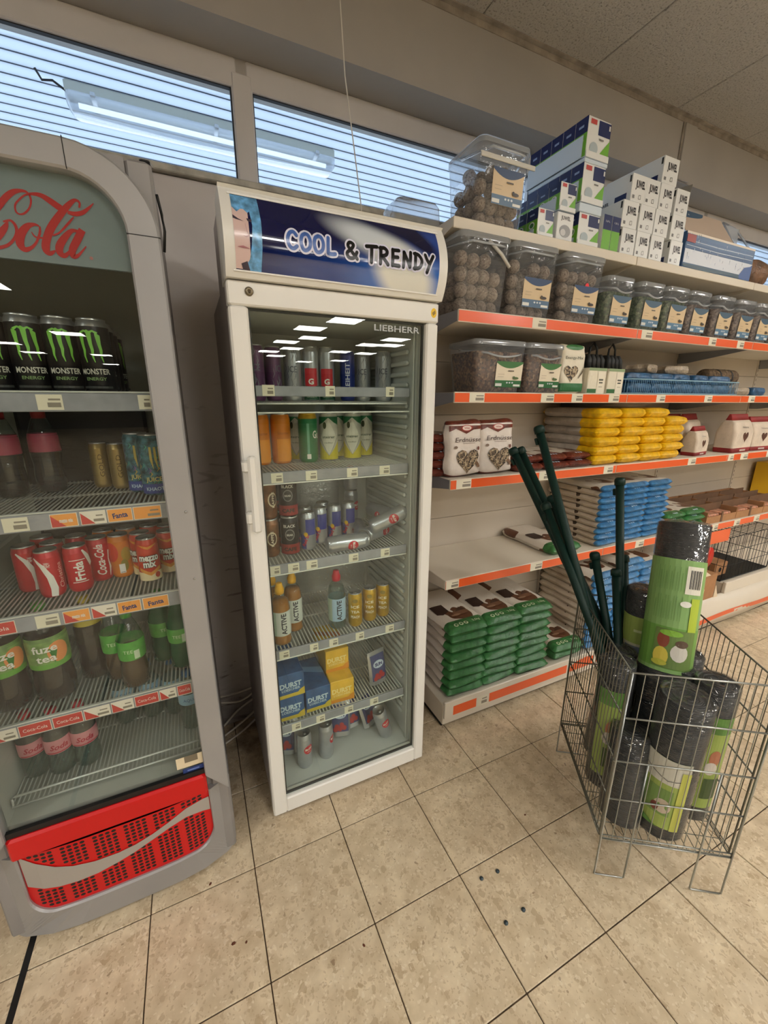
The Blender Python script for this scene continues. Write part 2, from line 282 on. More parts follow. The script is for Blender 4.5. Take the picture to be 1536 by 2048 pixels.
# ------------------------------------------------------------------ mesh helpers
class MB:
    def __init__(s): s.v = []; s.f = []; s.m = []; s.sm = []; s.names = []
    def mi(s, name):
        if name not in s.names: s.names.append(name)
        return s.names.index(name)
    def add(s, vs, fs, m, smooth=False, M=None):
        o = len(s.v)
        s.v += [tuple(M @ Vector(v)) for v in vs] if M is not None else [tuple(v) for v in vs]
        k = s.mi(m)
        for f in fs: s.f.append([i + o for i in f]); s.m.append(k); s.sm.append(smooth)
        return s
    def box(s, x0, x1, y0, y1, z0, z1, m, M=None):
        v = [(x0, y0, z0), (x1, y0, z0), (x1, y1, z0), (x0, y1, z0), (x0, y0, z1), (x1, y0, z1), (x1, y1, z1), (x0, y1, z1)]
        return s.add(v, [(0, 3, 2, 1), (4, 5, 6, 7), (0, 1, 5, 4), (1, 2, 6, 5), (2, 3, 7, 6), (3, 0, 4, 7)], m, False, M)
    def rbox(s, x0, x1, y0, y1, z0, z1, m, b=0.004, M=None):
        """box with chamfered edges on every side"""
        b = min(b, (x1 - x0) / 2.1, (y1 - y0) / 2.1, (z1 - z0) / 2.1)
        vs = []; lv = [(z0, b), (z0 + b, 0), (z1 - b, 0), (z1, b)]
        for z, i in lv:
            vs += [(x0 + i + b, y0 + i, z), (x1 - i - b, y0 + i, z), (x1 - i, y0 + i + b, z), (x1 - i, y1 - i - b, z), (x1 - i - b, y1 - i, z), (x0 + i + b, y1 - i, z), (x0 + i, y1 - i - b, z), (x0 + i, y0 + i + b, z)]
        fs = [tuple(range(7, -1, -1)), tuple(range(24, 32))]
        for l in range(3):
            for k in range(8): a = l * 8 + k; c = l * 8 + (k + 1) % 8; fs.append((a, c, c + 8, a + 8))
        return s.add(vs, fs, m, False, M)
    def loft(s, levels, m, n=5, cap0=True, cap1=True, M=None, smooth=True):
        """rounded-rectangle loft. levels: (z, w, d, r[, cx, cy])"""
        vs = []; fs = []; N = 4 * n
        for lv in levels:
            z, w_, d_, r = lv[:4]; cx, cy = (lv[4], lv[5]) if len(lv) > 4 else (0, 0)
            for q, (sx, sy) in enumerate(((1, -1), (1, 1), (-1, 1), (-1, -1))):
                for k in range(n):
                    a = -PI / 2 + q * PI / 2 + (PI / 2) * k / (n - 1)
                    vs.append((cx + sx * (w_ / 2 - r) + r * math.cos(a), cy + sy * (d_ / 2 - r) + r * math.sin(a), z))
        for l in range(len(levels) - 1):
            for k in range(N): a = l * N + k; c = l * N + (k + 1) % N; fs.append((a, c, c + N, a + N))
        if cap0: fs.append(tuple(range(N - 1, -1, -1)))
        if cap1: fs.append(tuple(range((len(levels) - 1) * N, len(levels) * N)))
        return s.add(vs, fs, m, smooth, M)
    def lathe(s, prof, m, n=20, M=None, cap0=True, cap1=True, smooth=True, a0=0.0, a1=2 * PI):
        full = abs(a1 - a0 - 2 * PI) < 1e-6; vs = []; fs = []; N = n if full else n + 1
        for r, z in prof:
            for k in range(N): a = a0 + (a1 - a0) * k / n; vs.append((r * math.cos(a), r * math.sin(a), z))
        for l in range(len(prof) - 1):
            for k in range(n):
                a = l * N + k; c = l * N + ((k + 1) % N if full else k + 1); fs.append((a, c, c + N, a + N))
        if full and cap0: fs.append(tuple(range(N - 1, -1, -1)))
        if full and cap1: fs.append(tuple(range((len(prof) - 1) * N, len(prof) * N)))
        return s.add(vs, fs, m, smooth, M)
    def tube(s, pts, r, m, n=6, closed=False, M=None, caps=True):
        P3 = [Vector(p) for p in pts]; vs = []; fs = []; K = len(P3)
        for i, p in enumerate(P3):
            if closed: t = P3[(i + 1) % K] - P3[i - 1]
            else: t = P3[min(i + 1, K - 1)] - P3[max(i - 1, 0)]
            t.normalize(); ref = Vector((0, 0, 1)) if abs(t.z) < 0.9 else Vector((1, 0, 0))
            a = t.cross(ref).normalized(); b = t.cross(a)
            for k in range(n): g = 2 * PI * k / n; vs.append(p + r * (math.cos(g) * a + math.sin(g) * b))
        for i in range(K if closed else K - 1):
            j = (i + 1) % K
            for k in range(n): fs.append((i * n + k, i * n + (k + 1) % n, j * n + (k + 1) % n, j * n + k))
        if caps and not closed: fs.append(tuple(range(n - 1, -1, -1))); fs.append(tuple(range((K - 1) * n, K * n)))
        return s.add(vs, fs, m, n > 4, M)
    def poly(s, pts, m, M=None): return s.add(pts, [tuple(range(len(pts)))], m, False, M)
    def mesh(s, name):
        me = bpy.data.meshes.new(name); me.from_pydata(s.v, [], s.f)
        for n in s.names: me.materials.append(MATS[n])
        me.polygons.foreach_set('material_index', s.m); me.polygons.foreach_set('use_smooth', s.sm); me.update()
        return me
    def build(s, name, parent=None, kind=None, label=None, loc=None, rot=None):
        return link(name, s.mesh(name), parent, kind, label, loc, rot)
def link(name, me, parent=None, kind=None, label=None, loc=None, rot=None):
    o = bpy.data.objects.new(name, me); COL.objects.link(o)
    if parent is not None: o.parent = parent
    if loc is not None: o.location = loc
    if rot is not None: o.rotation_euler = rot
    if kind: o['kind'] = kind
    if label: o['label'] = label
    return o
def thing(name, label, cat, loc=(0, 0, 0), rot=(0, 0, 0), group=None):
    o = link(name, None, loc=loc, rot=rot); o['label'] = label; o['category'] = cat
    if group: o['group'] = group
    return o
def tag(o, label, cat, group=None):
    o['label'] = label; o['category'] = cat
    if group: o['group'] = group
    return o
def dup(root, label, loc, rot=None, scale=None):
    r = root.copy(); COL.objects.link(r); r.location = loc; r['label'] = label
    if rot is not None: r.rotation_euler = rot
    if scale is not None: r.scale = scale
    for ch in root.children:
        c = ch.copy(); COL.objects.link(c); c.parent = r
        for g in ch.children: d = g.copy(); COL.objects.link(d); d.parent = c
    return r
PROTO = {}
def place(kind, maker, label, loc, rot=None, group=None, scale=None):
    """first use builds the thing, later uses copy it with its parts"""
    if kind not in PROTO:
        r = maker(); PROTO[kind] = r; r.location = loc; r['label'] = label
        if rot is not None: r.rotation_euler = rot
        if scale is not None: r.scale = scale
    else: r = dup(PROTO[kind], label, loc, rot if rot is not None else (0, 0, 0), scale if scale is not None else (1, 1, 1))
    if group: r['group'] = group
    return r
# text as flat faces
TXC = {}
def text_faces(s_, bold=0.0):
    k = (s_, bold)
    if k in TXC: return TXC[k]
    cu = bpy.data.curves.new('t', 'FONT'); cu.body = s_; cu.size = 1.0; cu.offset = bold; cu.resolution_u = 2; cu.fill_mode = 'FRONT'
    ob = bpy.data.objects.new('t', cu); COL.objects.link(ob)
    dg = bpy.context.evaluated_depsgraph_get(); me = ob.evaluated_get(dg).to_mesh()
    v = [(q.co.x, q.co.y) for q in me.vertices]; f = [tuple(p.vertices) for p in me.polygons]
    ob.evaluated_get(dg).to_mesh_clear(); bpy.data.objects.remove(ob); bpy.data.curves.remove(cu)
    xs = [q[0] for q in v] or [0, 1]; ys = [q[1] for q in v] or [0, 1]
    TXC[k] = (v, f, min(xs), max(xs), min(ys), max(ys)); return TXC[k]
def clip_band(poly, ax, lo, hi):
    for lim, sg in ((lo, 1), (hi, -1)):
        out = []
        for i, a in enumerate(poly):
            b = poly[i - 1]; da = sg * (a[ax] - lim); db = sg * (b[ax] - lim)
            if (da >= 0) != (db >= 0): t = db / (db - da); out.append((b[0] + (a[0] - b[0]) * t, b[1] + (a[1] - b[1]) * t))
            if da >= 0: out.append(a)
        poly = out
        if len(poly) < 3: return []
    return poly
class Print:
    """flat print laid on a surface; S(u, v, lift) -> point; cut = largest piece size, so that it follows a curve"""
    def __init__(s, S, step=0.0004, cut=None): s.mb = MB(); s.S = S; s.l = 0.0005; s.step = step; s.cut = cut
    def up(s): s.l += s.step
    def faces(s, v2, fs, m):
        if s.cut:
            P_ = [[tuple(v2[i]) for i in f] for f in fs]
            for ax in (0, 1):
                st = s.cut[ax]
                if not st: continue
                Q = []
                for p in P_:
                    lo = min(q[ax] for q in p); hi = max(q[ax] for q in p)
                    if hi - lo <= st: Q.append(p); continue
                    k = math.floor(lo / st)
                    while k * st < hi:
                        c = clip_band(p, ax, k * st, (k + 1) * st)
                        if c: Q.append(c)
                        k += 1
                P_ = Q
            v2 = []; fs = []
            for p in P_: fs.append(tuple(range(len(v2), len(v2) + len(p)))); v2 += p
        s.mb.add([s.S(u, v, s.l) for u, v in v2], fs, m); return s
    def rect(s, u0, v0, u1, v1, m, n=1, k=1):
        vs = [(u0 + (u1 - u0) * i / n, v0 + (v1 - v0) * j / k) for j in range(k + 1) for i in range(n + 1)]
        fs = [(j * (n + 1) + i, j * (n + 1) + i + 1, (j + 1) * (n + 1) + i + 1, (j + 1) * (n + 1) + i) for j in range(k) for i in range(n)]
        s.faces(vs, fs, m); s.up(); return s
    def poly(s, pts, m): s.faces(pts, [tuple(range(len(pts)))], m); s.up(); return s
    def ell(s, u, v, a, b, m, n=14):
        s.faces([(u, v)] + [(u + a * math.cos(2 * PI * k / n), v + b * math.sin(2 * PI * k / n)) for k in range(n)], [(0, k + 1, (k + 1) % n + 1) for k in range(n)], m); s.up(); return s
    def stroke(s, pts, m):
        """pts: (u, v, width) ribbon"""
        L = []; R_ = []
        for i, p in enumerate(pts):
            a = pts[max(i - 1, 0)]; b = pts[min(i + 1, len(pts) - 1)]; dx, dy = b[0] - a[0], b[1] - a[1]; d = math.hypot(dx, dy) or 1
            nx, ny = -dy / d, dx / d; L.append((p[0] + nx * p[2] / 2, p[1] + ny * p[2] / 2)); R_.append((p[0] - nx * p[2] / 2, p[1] - ny * p[2] / 2))
        n = len(pts); s.faces(L + R_, [(n + i, n + i + 1, i + 1, i) for i in range(n - 1)], m); s.up(); return s
    def text(s, t, u, v, h, m, bold=0.0, w=None, rot=0.0, center=True, shear=0.0):
        """cap height h, optional total width w; (u, v) = middle of the word"""
        vs, fs, x0, x1, y0, y1 = text_faces(t, bold); k = h / 0.72; kx = (w / (x1 - x0)) if w else k
        cx = (x0 + x1) / 2 if center else x0; c, sn = math.cos(rot), math.sin(rot); o = []
        for x, y in vs:
            X = (x - cx) * kx + shear * (y - 0.36) * k; Y = (y - 0.36) * k; o.append((u + X * c - Y * sn, v + X * sn + Y * c))
        s.faces(o, fs, m); s.up(); return s
    def heart(s, u, v, r, m, n=20):
        pts = [(u, v)] + [(u + r * math.sin(a) ** 3, v + r * (13 * math.cos(a) - 5 * math.cos(2 * a) - 2 * math.cos(3 * a) - math.cos(4 * a)) / 16) for a in [2 * PI * k / n for k in range(n)]]
        s.faces(pts, [(0, (k + 1) % n + 1, k + 1) for k in range(n)], m); s.up(); return s
    def build(s, name='label', parent=None, **k): return s.mb.build(name, parent, **k)
def S_front(y=0.0, x0=0.0, z0=0.0):          # plane facing -y
    return lambda u, v, l: (x0 + u, y - l, z0 + v)
def S_cyl(r, sign=1):                          # wraps a vertical cylinder, u = arc length, middle of label at -y
    return lambda u, v, l: ((r + l) * math.sin(u / r), -(r + l) * math.cos(u / r), v)
def S_top(z=0.0): return lambda u, v, l: (u, v, z + l)
def S_left(x=0.0): return lambda u, v, l: (x - l, -u, v)    # plane facing -x, u grows towards the viewer (-y)
def face_cam(x, y, extra=0.0): return (0, 0, math.atan2(CAM.y - y, CAM.x - x) + PI / 2 + extra)
ORD = ['bottom', 'second', 'third', 'fourth', 'fifth', 'sixth', 'seventh', 'eighth', 'ninth', 'tenth', 'eleventh', 'twelfth']

# ================================================================== THE SETTING
WY = 0.577; CZ = 2.932
fl = MB().box(-9, 12, -24, WY, -0.05, -0.0035, 'grout').build('floor', kind='structure')
TS, TX0, TY0 = 0.2968, -0.0847, -0.1037
tm = MB().rbox(0.0016, TS - 0.0016, 0.0016, TS - 0.0016, -0.012, 0.0, 'terrazzo', 0.0012).mesh('tile')
tiles = set()
for i in range(-4, 16):
    for j in range(-4, 3):
        x, y = TX0 + i * TS, TY0 + j * TS
        if y + TS > WY + TS * 0.9: continue
        if i < -2 and j < -1 and False: continue
        o = link('tile', tm, fl, loc=(x, y, 0)); tiles.add((i, j))
        if y + TS > WY: o.scale = (1, (WY - 0.002 - y) / TS, 1)
rest = MB()   # the floor beyond the tiles in view, out of the frame, kept joined
for (a, b, c, d) in ((-9, TX0 - 4 * TS, -24, WY), (TX0 + 16 * TS, 12, -24, WY), (TX0 - 4 * TS, TX0 + 16 * TS, -24, TY0 - 4 * TS)):
    rest.box(a, b - 0.002, c, d - 0.002, -0.012, -0.0002, 'terrazzo')
rest.build('tile', fl, kind='stuff')
MB().box(-0.686, -0.670, -3.0, 0.5, -0.004, 0.0008, 'cooler_black').build('trim_1', kind='structure')

wl = MB().box(-9, 12, WY, WY + 0.2, -0.05, 2.175, 'wall_plaster').build('wall_back', kind='structure')
MB().box(-9, 12, WY, WY + 0.155, 2.642, 3.05, 'plaster_upper').box(-9, 12, WY + 0.155, WY + 0.2, 2.60, 3.05, 'plaster_upper').build('wall_back_upper', kind='structure')
MB().box(-9.1, -9, -24, WY + 0.2, -0.05, 3.05, 'shop_far').build('wall_left', kind='structure')
MB().box(12, 12.1, -24, WY + 0.2, -0.05, 3.05, 'shop_far').build('wall_right', kind='structure')
MB().box(-9, 12, -24.1, -24, -0.05, 3.05, 'shop_far').build('wall_front', kind='structure')
MB().rbox(-9, 12, WY - 0.022, WY + 0.16, 2.178, 2.200, 'sill_stone', 0.003).build('trim_2', kind='structure')
# grimy metal angle where wall and ceiling meet
MB().box(-9, 12, WY - 0.022, WY - 0.0005, CZ - 0.006, CZ - 0.001, 'trim_dirty').box(-9, 12, WY - 0.004, WY - 0.0005, CZ - 0.028, CZ - 0.001, 'trim_dirty').build('trim_3', kind='structure')
MB().rbox(2.462, 2.562, WY - 0.012, WY - 0.0005, 2.645, CZ - 0.03, 'plaster_upper', 0.003).box(2.448, 2.461, WY - 0.006, WY - 0.0005, 2.645, CZ - 0.03, 'trim_dirty').build('trim_4', kind='structure')
# ceiling
ce = MB().box(-9, 12, -24, WY, CZ + 0.012, CZ + 0.05, 'ceiling_tile').build('ceiling', kind='structure')
CT = 0.625
ctm = MB().rbox(0.002, CT - 0.002, 0.002, CT - 0.002, 0, 0.011, 'ceiling_tile', 0.003).mesh('ceiling_panel')
PANELS = [(0.62, -2.95), (2.80, -2.0), (2.80, -4.45), (2.80, -6.87), (2.42, -8.05), (2.84, -9.40), (2.40, -10.4), (2.86, -11.8), (2.38, -12.9), (2.84, -14.2),
          (4.82, -8.76), (4.62, -10.0), (5.22, -9.83), (4.45, -12.0), (5.38, -12.1), (5.45, -15.0), (4.33, -16.1), (5.0, -4.5), (5.0, -1.6),
          (-2.5, -11.4), (-4.6, -16.9), (-2.7, -16.9), (-4.5, -14.2), (-3.06, -21.5), (-2.48, -6.55), (-4.6, -8.9), (-2.48, -4.10), (-2.48, -1.65), (7.4, -7), (7.4, -3)]  # near pairs on the left and right columns: unseen, added as soft front light
for i in range(-1, 6):
    for j in range(0, 4):
        x, y = 1.1068 + (i - 0) * CT, WY - (j + 1) * CT
        link('ceiling_panel', ctm, ce, loc=(x, y, CZ - 0.0005))
for k, (x, y) in enumerate(PANELS):
    col_ = sorted({round(a / 0.9) for a, _ in PANELS}); ci_ = col_.index(round(x / 0.9)); rk_ = sorted([b_ for a, b_ in PANELS if round(a / 0.9) == round(x / 0.9)], reverse=True).index(y)
    t = thing('ceiling_light', 'square LED ceiling panel, %s from the window wall, %s column from the left' % (('nearest', 'second', 'third', 'fourth', 'fifth', 'sixth', 'seventh', 'eighth', 'ninth')[rk_], ('first', 'second', 'third', 'fourth', 'fifth', 'sixth', 'seventh', 'eighth', 'ninth', 'tenth', 'eleventh', 'twelfth')[ci_]), 'ceiling light', (x, y, CZ - 0.012), group='square LED panels of the shop ceiling')
    MB().rbox(-0.312, 0.312, -0.312, 0.312, 0.002, 0.011, 'panel_rim', 0.002).build('rim', t)
    MB().box(-0.295, 0.295, -0.295, 0.295, 0.0, 0.0018, 'panel_light').build('diffuser', t)

# windows high in the wall
FY0, FY1 = WY + 0.15, WY + 0.21
MUL = [-9.0, -3.0, -1.30, 0.1875, 1.62, 3.05, 4.5, 6.0, 12.0]
for k in range(len(MUL) - 1):
    a, b = MUL[k] + 0.037, MUL[k + 1] - 0.037
    g = MB().box(a - 0.01, b + 0.01, FY0 + 0.028, FY0 + 0.034, 2.235, 2.57, 'window_glass').build('window_%d' % (k + 1), kind='structure')
    MB().rbox(a - 0.02, b + 0.02, FY0 + 0.001, FY1, 2.556, 2.641, 'upvc', 0.004).rbox(a - 0.02, b + 0.02, FY0 + 0.001, FY1, 2.20, 2.240, 'upvc', 0.004).build('window_frame', g)
    q = MB()
    for (u0, u1, v0, v1) in ((a, b, 2.553, 2.558), (a, b, 2.239, 2.243), (a, a + 0.004, 2.24, 2.556), (b - 0.004, b, 2.24, 2.556)): q.box(u0, u1, FY0 + 0.012, FY0 + 0.027, v0, v1, 'gasket')
    q.build('gasket', g)
    if k: MB().rbox(MUL[k] - 0.037, MUL[k] + 0.037, FY0 - 0.002, FY1, 2.201, 2.60, 'upvc', 0.006).build('mullion', g)
# canopy outside: a roof of pale translucent boards with dark joints, daylight above it
cp = MB().box(-6, 9, 4.6, 4.7, 3.02, 3.12, 'canopy_joint').build('canopy', kind='structure')
pl = MB().box(-6, 9, 0.003, 0.094, 3.10, 3.108, 'canopy_sheet').mesh('board')
cj = MB()
for k in range(-9, 28):
    y = 1.794 + 0.0965 * k
    link('board', pl, cp, loc=(0, y + 0.0, 0)); cj.box(-6, 9, y - 0.0045, y + 0.004, 3.099, 3.115, 'canopy_joint')
cj.build('joint', cp, kind='stuff')
MB().box(-9, 12, WY + 0.2, 12, -0.2, -0.1, 'outdoor_paving').build('floor_outside', kind='structure')
t = thing('canopy_lamp', 'long fluorescent batten light under the canopy outside the window', 'lamp', (0.22, 2.04, 3.0))
MB().rbox(-0.75, 0.75, -0.055, 0.055, 0.045, 0.098, 'lamp_housing', 0.006).build('housing', t)
MB().loft([(-0.03, 1.46, 0.12, 0.03), (0.0, 1.5, 0.16, 0.04), (0.042, 1.5, 0.15, 0.03)], 'lamp_cover').build('cover', t)
MB().tube([(-0.70, 0, 0.015), (0.70, 0, 0.015)], 0.013, 'lamp_tube', 8).build('lamp_tube', t)
for s_ in (-0.62, 0.0, 0.62): MB().rbox(s_ - 0.012, s_ + 0.012, -0.09, 0.09, 0.03, 0.05, 'alu', 0.002).build('clip', t)
MB().tube([(-0.75, 0, 0.07), (-0.80, -0.02, 0.09), (-0.84, -0.06, 0.06), (-0.86, -0.07, 0.098)], 0.006, 'gasket', 5).build('cable', t)

# ================================================================== cans and bottles
def can_body(mb, r, h, m, band=None):
    mb.lathe([(r * 0.80, 0.0), (r * 0.86, 0.001), (r, 0.012), (r, h - 0.018)], m, 24, cap1=False)
    mb.lathe([(r, h - 0.018), (r * 0.90, h - 0.006), (r * 0.86, h - 0.004)], band or m, 24, cap0=False, cap1=False)
def can(name, label, r, h, m, prints, band=None, lid='can_lid', top=None):
    def mk():
        t = thing(name, label, 'can')
        b = MB(); can_body(b, r, h, m, band); b.build('body', t)
        l = MB(); l.lathe([(r * 0.86, h - 0.004), (r * 0.885, h), (r * 0.84, h + 0.0005), (r * 0.80, h - 0.004)], lid, 24, cap0=False)
        l.build('lid', t)
        k = MB(); k.lathe([(r * 0.22, h - 0.0038), (r * 0.22, h - 0.001)], top or lid, 10, M=Matrix.Translation((0, -r * 0.25, 0))).box(-r * 0.08, r * 0.08, -r * 0.2, r * 0.15, h - 0.0036, h - 0.002, top or lid).build('pull_tab', t)
        if prints:
            p = Print(S_cyl(r), cut=(r * 0.3, None)); prints(p, r, h); p.build('label', t)
        return t
    return mk
def pr_monster(p, r, h):
    g = P(118, 190, 66)
    for k, (du, top) in enumerate(((-0.55, 0.80), (-0.05, 0.84), (0.45, 0.80))):
        u = du * r
        p.stroke([(u - 0.004, h * top, 0.003), (u, h * (top - 0.03), 0.010), (u + 0.001, h * 0.66, 0.007), (u + 0.003, h * 0.58, 0.006), (u + 0.002, h * 0.50, 0.004), (u + 0.005, h * 0.42, 0.0015)], g)
    p.stroke([(-0.55 * r, h * 0.80, 0.006), (-0.3 * r, h * 0.83, 0.004), (-0.05 * r, h * 0.80, 0.006), (0.2 * r, h * 0.83, 0.004), (0.45 * r, h * 0.80, 0.006)], g)
    p.text('MONSTER', 0, h * 0.30, 0.0125, P(198, 198, 186), 0.02, w=r * 1.75)
    p.text('ENERGY', 0, h * 0.20, 0.007, P(120, 150, 96), 0.02, w=r * 1.2)
    p.rect(-r * 0.9, h * 0.07, r * 0.9, h * 0.10, P(60, 62, 58), 6)
mat('can_black', (22, 20, 22), 0.3, 0.2, var=0.3, scale=20); mat('can_teal', (62, 110, 122), 0.3, 0.3, var=0.6, scale=70); mat('can_red', (196, 32, 44), 0.3, 0.15)
mat('can_gold', (176, 152, 96), 0.3, 0.7); mat('can_goldy', (204, 164, 48), 0.3, 0.5, var=0.15, scale=30); mat('can_orange', (222, 130, 30), 0.32, 0.1, var=0.1, scale=8); mat('can_mezzo', (206, 58, 30), 0.32, 0.1)
mat('can_green', (38, 118, 72), 0.3, 0.2); mat('can_greenwhite', (206, 204, 190), 0.35, 0.1); mat('can_bronze', (122, 82, 54), 0.35, 0.4, var=0.4, scale=30); mat('can_silver', (188, 192, 198), 0.28, 0.7, var=0.05, scale=30); mat('can_blue', (34, 52, 128), 0.3, 0.3); mat('can_purple', (96, 60, 96), 0.35, 0.3)
def pr_teal(p, r, h):
    for k in range(26):
        a = random.uniform(-1.3, 1.3) * r; b = random.uniform(0.25, 0.85) * h
        p.stroke([(a, b, 0.001), (a + 0.004, b - 0.006, 0.0035), (a - 0.003, b - 0.015, 0.001)], random.choice([P(70, 170, 150), P(190, 160, 70), P(30, 50, 110), P(130, 90, 160)])); p.l = 0.0006
    p.l = 0.0012
    for du in (-0.2, 0.12, 0.42): p.stroke([(du * r, h * 0.80, 0.005), (du * r, h * 0.6, 0.006), (du * r + 0.003, h * 0.45, 0.001)], P(190, 170, 80))
    p.rect(-r * 1.2, h * 0.04, r * 1.2, h * 0.20, P(34, 62, 140), 10)
    p.text('JUICED', 0, h * 0.28, 0.012, P(214, 200, 120), 0.02, w=r * 1.5); p.text('KHAOTIC', 0, h * 0.12, 0.010, P(190, 214, 236), 0.02, w=r * 1.6)
def pr_ribbon(name, vertical=True):
    def f(p, r, h):
        p.stroke([(-r * 1.1, h * 0.88, 0.004), (-r * 0.5, h * 0.70, 0.010), (-r * 0.05, h * 0.45, 0.014), (r * 0.1, h * 0.2, 0.016), (0, h * 0.03, 0.014)], WHITE)
        p.text(name, r * 0.75, h * 0.45, 0.012, P(240, 190, 180), 0.01, w=h * 0.55, rot=PI / 2)
        p.text('NEW', -r * 0.15, h * 0.72, 0.012, P(240, 220, 214), 0.02, w=r * 0.5, rot=PI / 2)
    return f
def pr_name(name):
    def f(p, r, h):
        p.text(name, 0, h * 0.47, 0.022, WHITE, 0.03, w=h * 0.42, rot=PI / 2)
        for (a, b, c, d) in ((-0.018, 0.22, 0.018, 0.235), (-0.018, 0.71, 0.018, 0.725)): p.rect(a, h * b, c, h * d, WHITE, 5)
        p.stroke([(r * 0.5, h * 0.92, 0.004), (r * 0.9, h * 0.75, 0.012), (r * 1.25, h * 0.55, 0.014)], WHITE)
    return f
def pr_cola(p, r, h):
    p.text('Coca-Cola', 0, h * 0.52, 0.022, WHITE, 0.02, w=h * 0.72, rot=PI / 2, shear=0.2)
    p.stroke([(r * 0.7, h * 0.1, 0.002), (r * 0.85, h * 0.3, 0.006), (r * 0.75, h * 0.5, 0.003), (r * 0.9, h * 0.7, 0.005)], WHITE)
def pr_fanta(p, r, h):
    p.ell(-r * 0.9, h * 0.62, 0.02, 0.03, P(206, 60, 30)); p.ell(r * 0.5, h * 0.55, 0.014, 0.022, P(180, 150, 50)); p.ell(r * 0.2, h * 0.3, 0.01, 0.018, P(150, 140, 60))
    p.rect(-0.008, h * 0.12, 0.006, h * 0.34, WHITE, 3)
    for k in range(6): p.rect(-0.006, h * (0.14 + 0.03 * k), 0.004, h * (0.15 + 0.03 * k), BLACK, 2); p.l = 0.0010
def pr_mezzo(p, r, h):
    p.rect(-r * 1.4, h * 0.02, r * 1.4, h * 0.22, P(232, 214, 170), 12)
    p.poly([(-r, h * 0.34), (0, h * 0.22), (r, h * 0.34), (r, h * 0.26), (0, h * 0.14), (-r, h * 0.26)], P(226, 150, 60))
    p.poly([(-r * 0.9, h * 0.88), (-r * 0.4, h * 0.80), (0, h * 0.76), (r * 0.4, h * 0.80), (r * 0.9, h * 0.88), (0, h * 0.82)], P(226, 150, 60))
    p.ell(r * 0.6, h * 0.14, 0.007, 0.009, P(190, 60, 40))
    p.text('mezzo', 0, h * 0.58, 0.020, BLACK, 0.09, w=r * 1.72); p.text('mix', 0, h * 0.43, 0.020, BLACK, 0.09, w=r * 1.1)
    p.text('mezzo', 0, h * 0.58, 0.020, WHITE, 0.04, w=r * 1.66); p.text('mix', 0, h * 0.43, 0.020, WHITE, 0.04, w=r * 1.05)
def pr_gold(p, r, h): p.text('GOLD', 0, h * 0.5, 0.012, P(90, 66, 30), 0.0, w=h * 0.5, rot=PI / 2)
def pr_goesser(p, r, h):
    p.poly([(-r * 1.3, h * 0.42), (-r * 1.3, h * 0.02), (r * 1.3, h * 0.02), (r * 1.3, h * 0.42), (0, h * 0.10)][:5], P(214, 200, 40))
    p.poly([(-r * 1.3, h * 0.92), (r * 1.3, h * 0.92), (r * 1.3, h * 0.74), (r * 0.6, h * 0.80), (0, h * 0.90), (-r * 0.6, h * 0.80), (-r * 1.3, h * 0.74)], P(40, 110, 68))
    p.poly([(-r * 0.95, h * 0.48), (0, h * 0.86), (r * 0.95, h * 0.48), (0, h * 0.10)], P(226, 224, 208))
    p.stroke([(-r * 0.95, h * 0.48, 0.0012), (0, h * 0.10, 0.0012), (r * 0.95, h * 0.48, 0.0012)], P(40, 80, 60))
    p.ell(-r * 0.4, h * 0.74, 0.006, 0.012, P(60, 70, 40)); p.text('steirer', 0, h * 0.50, 0.009, P(50, 90, 66), 0.01, w=r * 1.3)
    p.text('radler', 0, h * 0.38, 0.005, P(90, 100, 60), 0.0, w=r * 0.9)
def pr_green(p, r, h):
    p.text('Gu', r * 0.7, h * 0.58, 0.026, WHITE, 0.02, w=0.026); p.rect(-r * 0.3, h * 0.1, -r * 0.05, h * 0.8, P(110, 170, 140), 2)
    p.rect(-r * 0.35, h * 0.08, r * 0.05, h * 0.18, WHITE, 2)
def pr_orange(p, r, h): p.rect(-r * 0.4, h * 0.05, r * 1.2, h * 0.5, P(236, 150, 30), 8); p.text('Schartner', r * 0.3, h * 0.62, 0.010, P(150, 70, 20), 0.0, w=r * 1.2)
def pr_redoval(p, r, h):
    p.rect(-r * 1.3, h * 0.02, r * 1.3, h * 0.28, P(30, 80, 56), 10); p.rect(-r * 0.8, h * 0.28, r * 0.8, h * 0.60, P(196, 40, 50), 8)
    p.ell(0, h * 0.30, r * 0.6, h * 0.09, P(196, 40, 50)); p.text('G', 0, h * 0.36, 0.018, WHITE, 0.04)
    p.text('GREEN', 0, h * 0.08, 0.007, P(180, 190, 170), 0.0, w=r * 1.2)
def pr_blueword(p, r, h): p.text('FREIHEIT', 0, h * 0.44, 0.016, P(214, 220, 236), 0.01, w=h * 0.62, rot=PI / 2)
def pr_silverpat(p, r, h):
    for k in range(14):
        a = random.uniform(-1.2, 1.2) * r; b = random.uniform(0.1, 0.85) * h; p.stroke([(a, b, 0.001), (a + 0.006, b + 0.012, 0.002), (a + 0.002, b + 0.03, 0.001)], P(120, 124, 132)); p.l = 0.0006
    p.text('ICE', 0, h * 0.6, 0.02, P(96, 98, 110), 0.02, w=r)
def pr_redbull(p, r, h):
    p.rect(-r * 1.4, h * 0.04, 0, h * 0.42, P(34, 50, 140), 8); p.rect(0, h * 0.42, r * 1.4, h * 0.84, P(34, 50, 140), 8); p.l = 0.0008
    p.text('Red Bull', 0, h * 0.32, 0.012, P(200, 40, 50), 0.03, w=h * 0.42, rot=1.2); p.ell(0, h * 0.44, 0.007, 0.008, P(236, 190, 50))
def pr_bubble(p, r, h): p.ell(0, h * 0.58, 0.019, 0.019, P(196, 40, 54), 20); p.text('BLOP', 0, h * 0.60, 0.008, WHITE, 0.04, w=0.028); p.text('zero', 0, h * 0.53, 0.005, WHITE, 0.0, w=0.014)
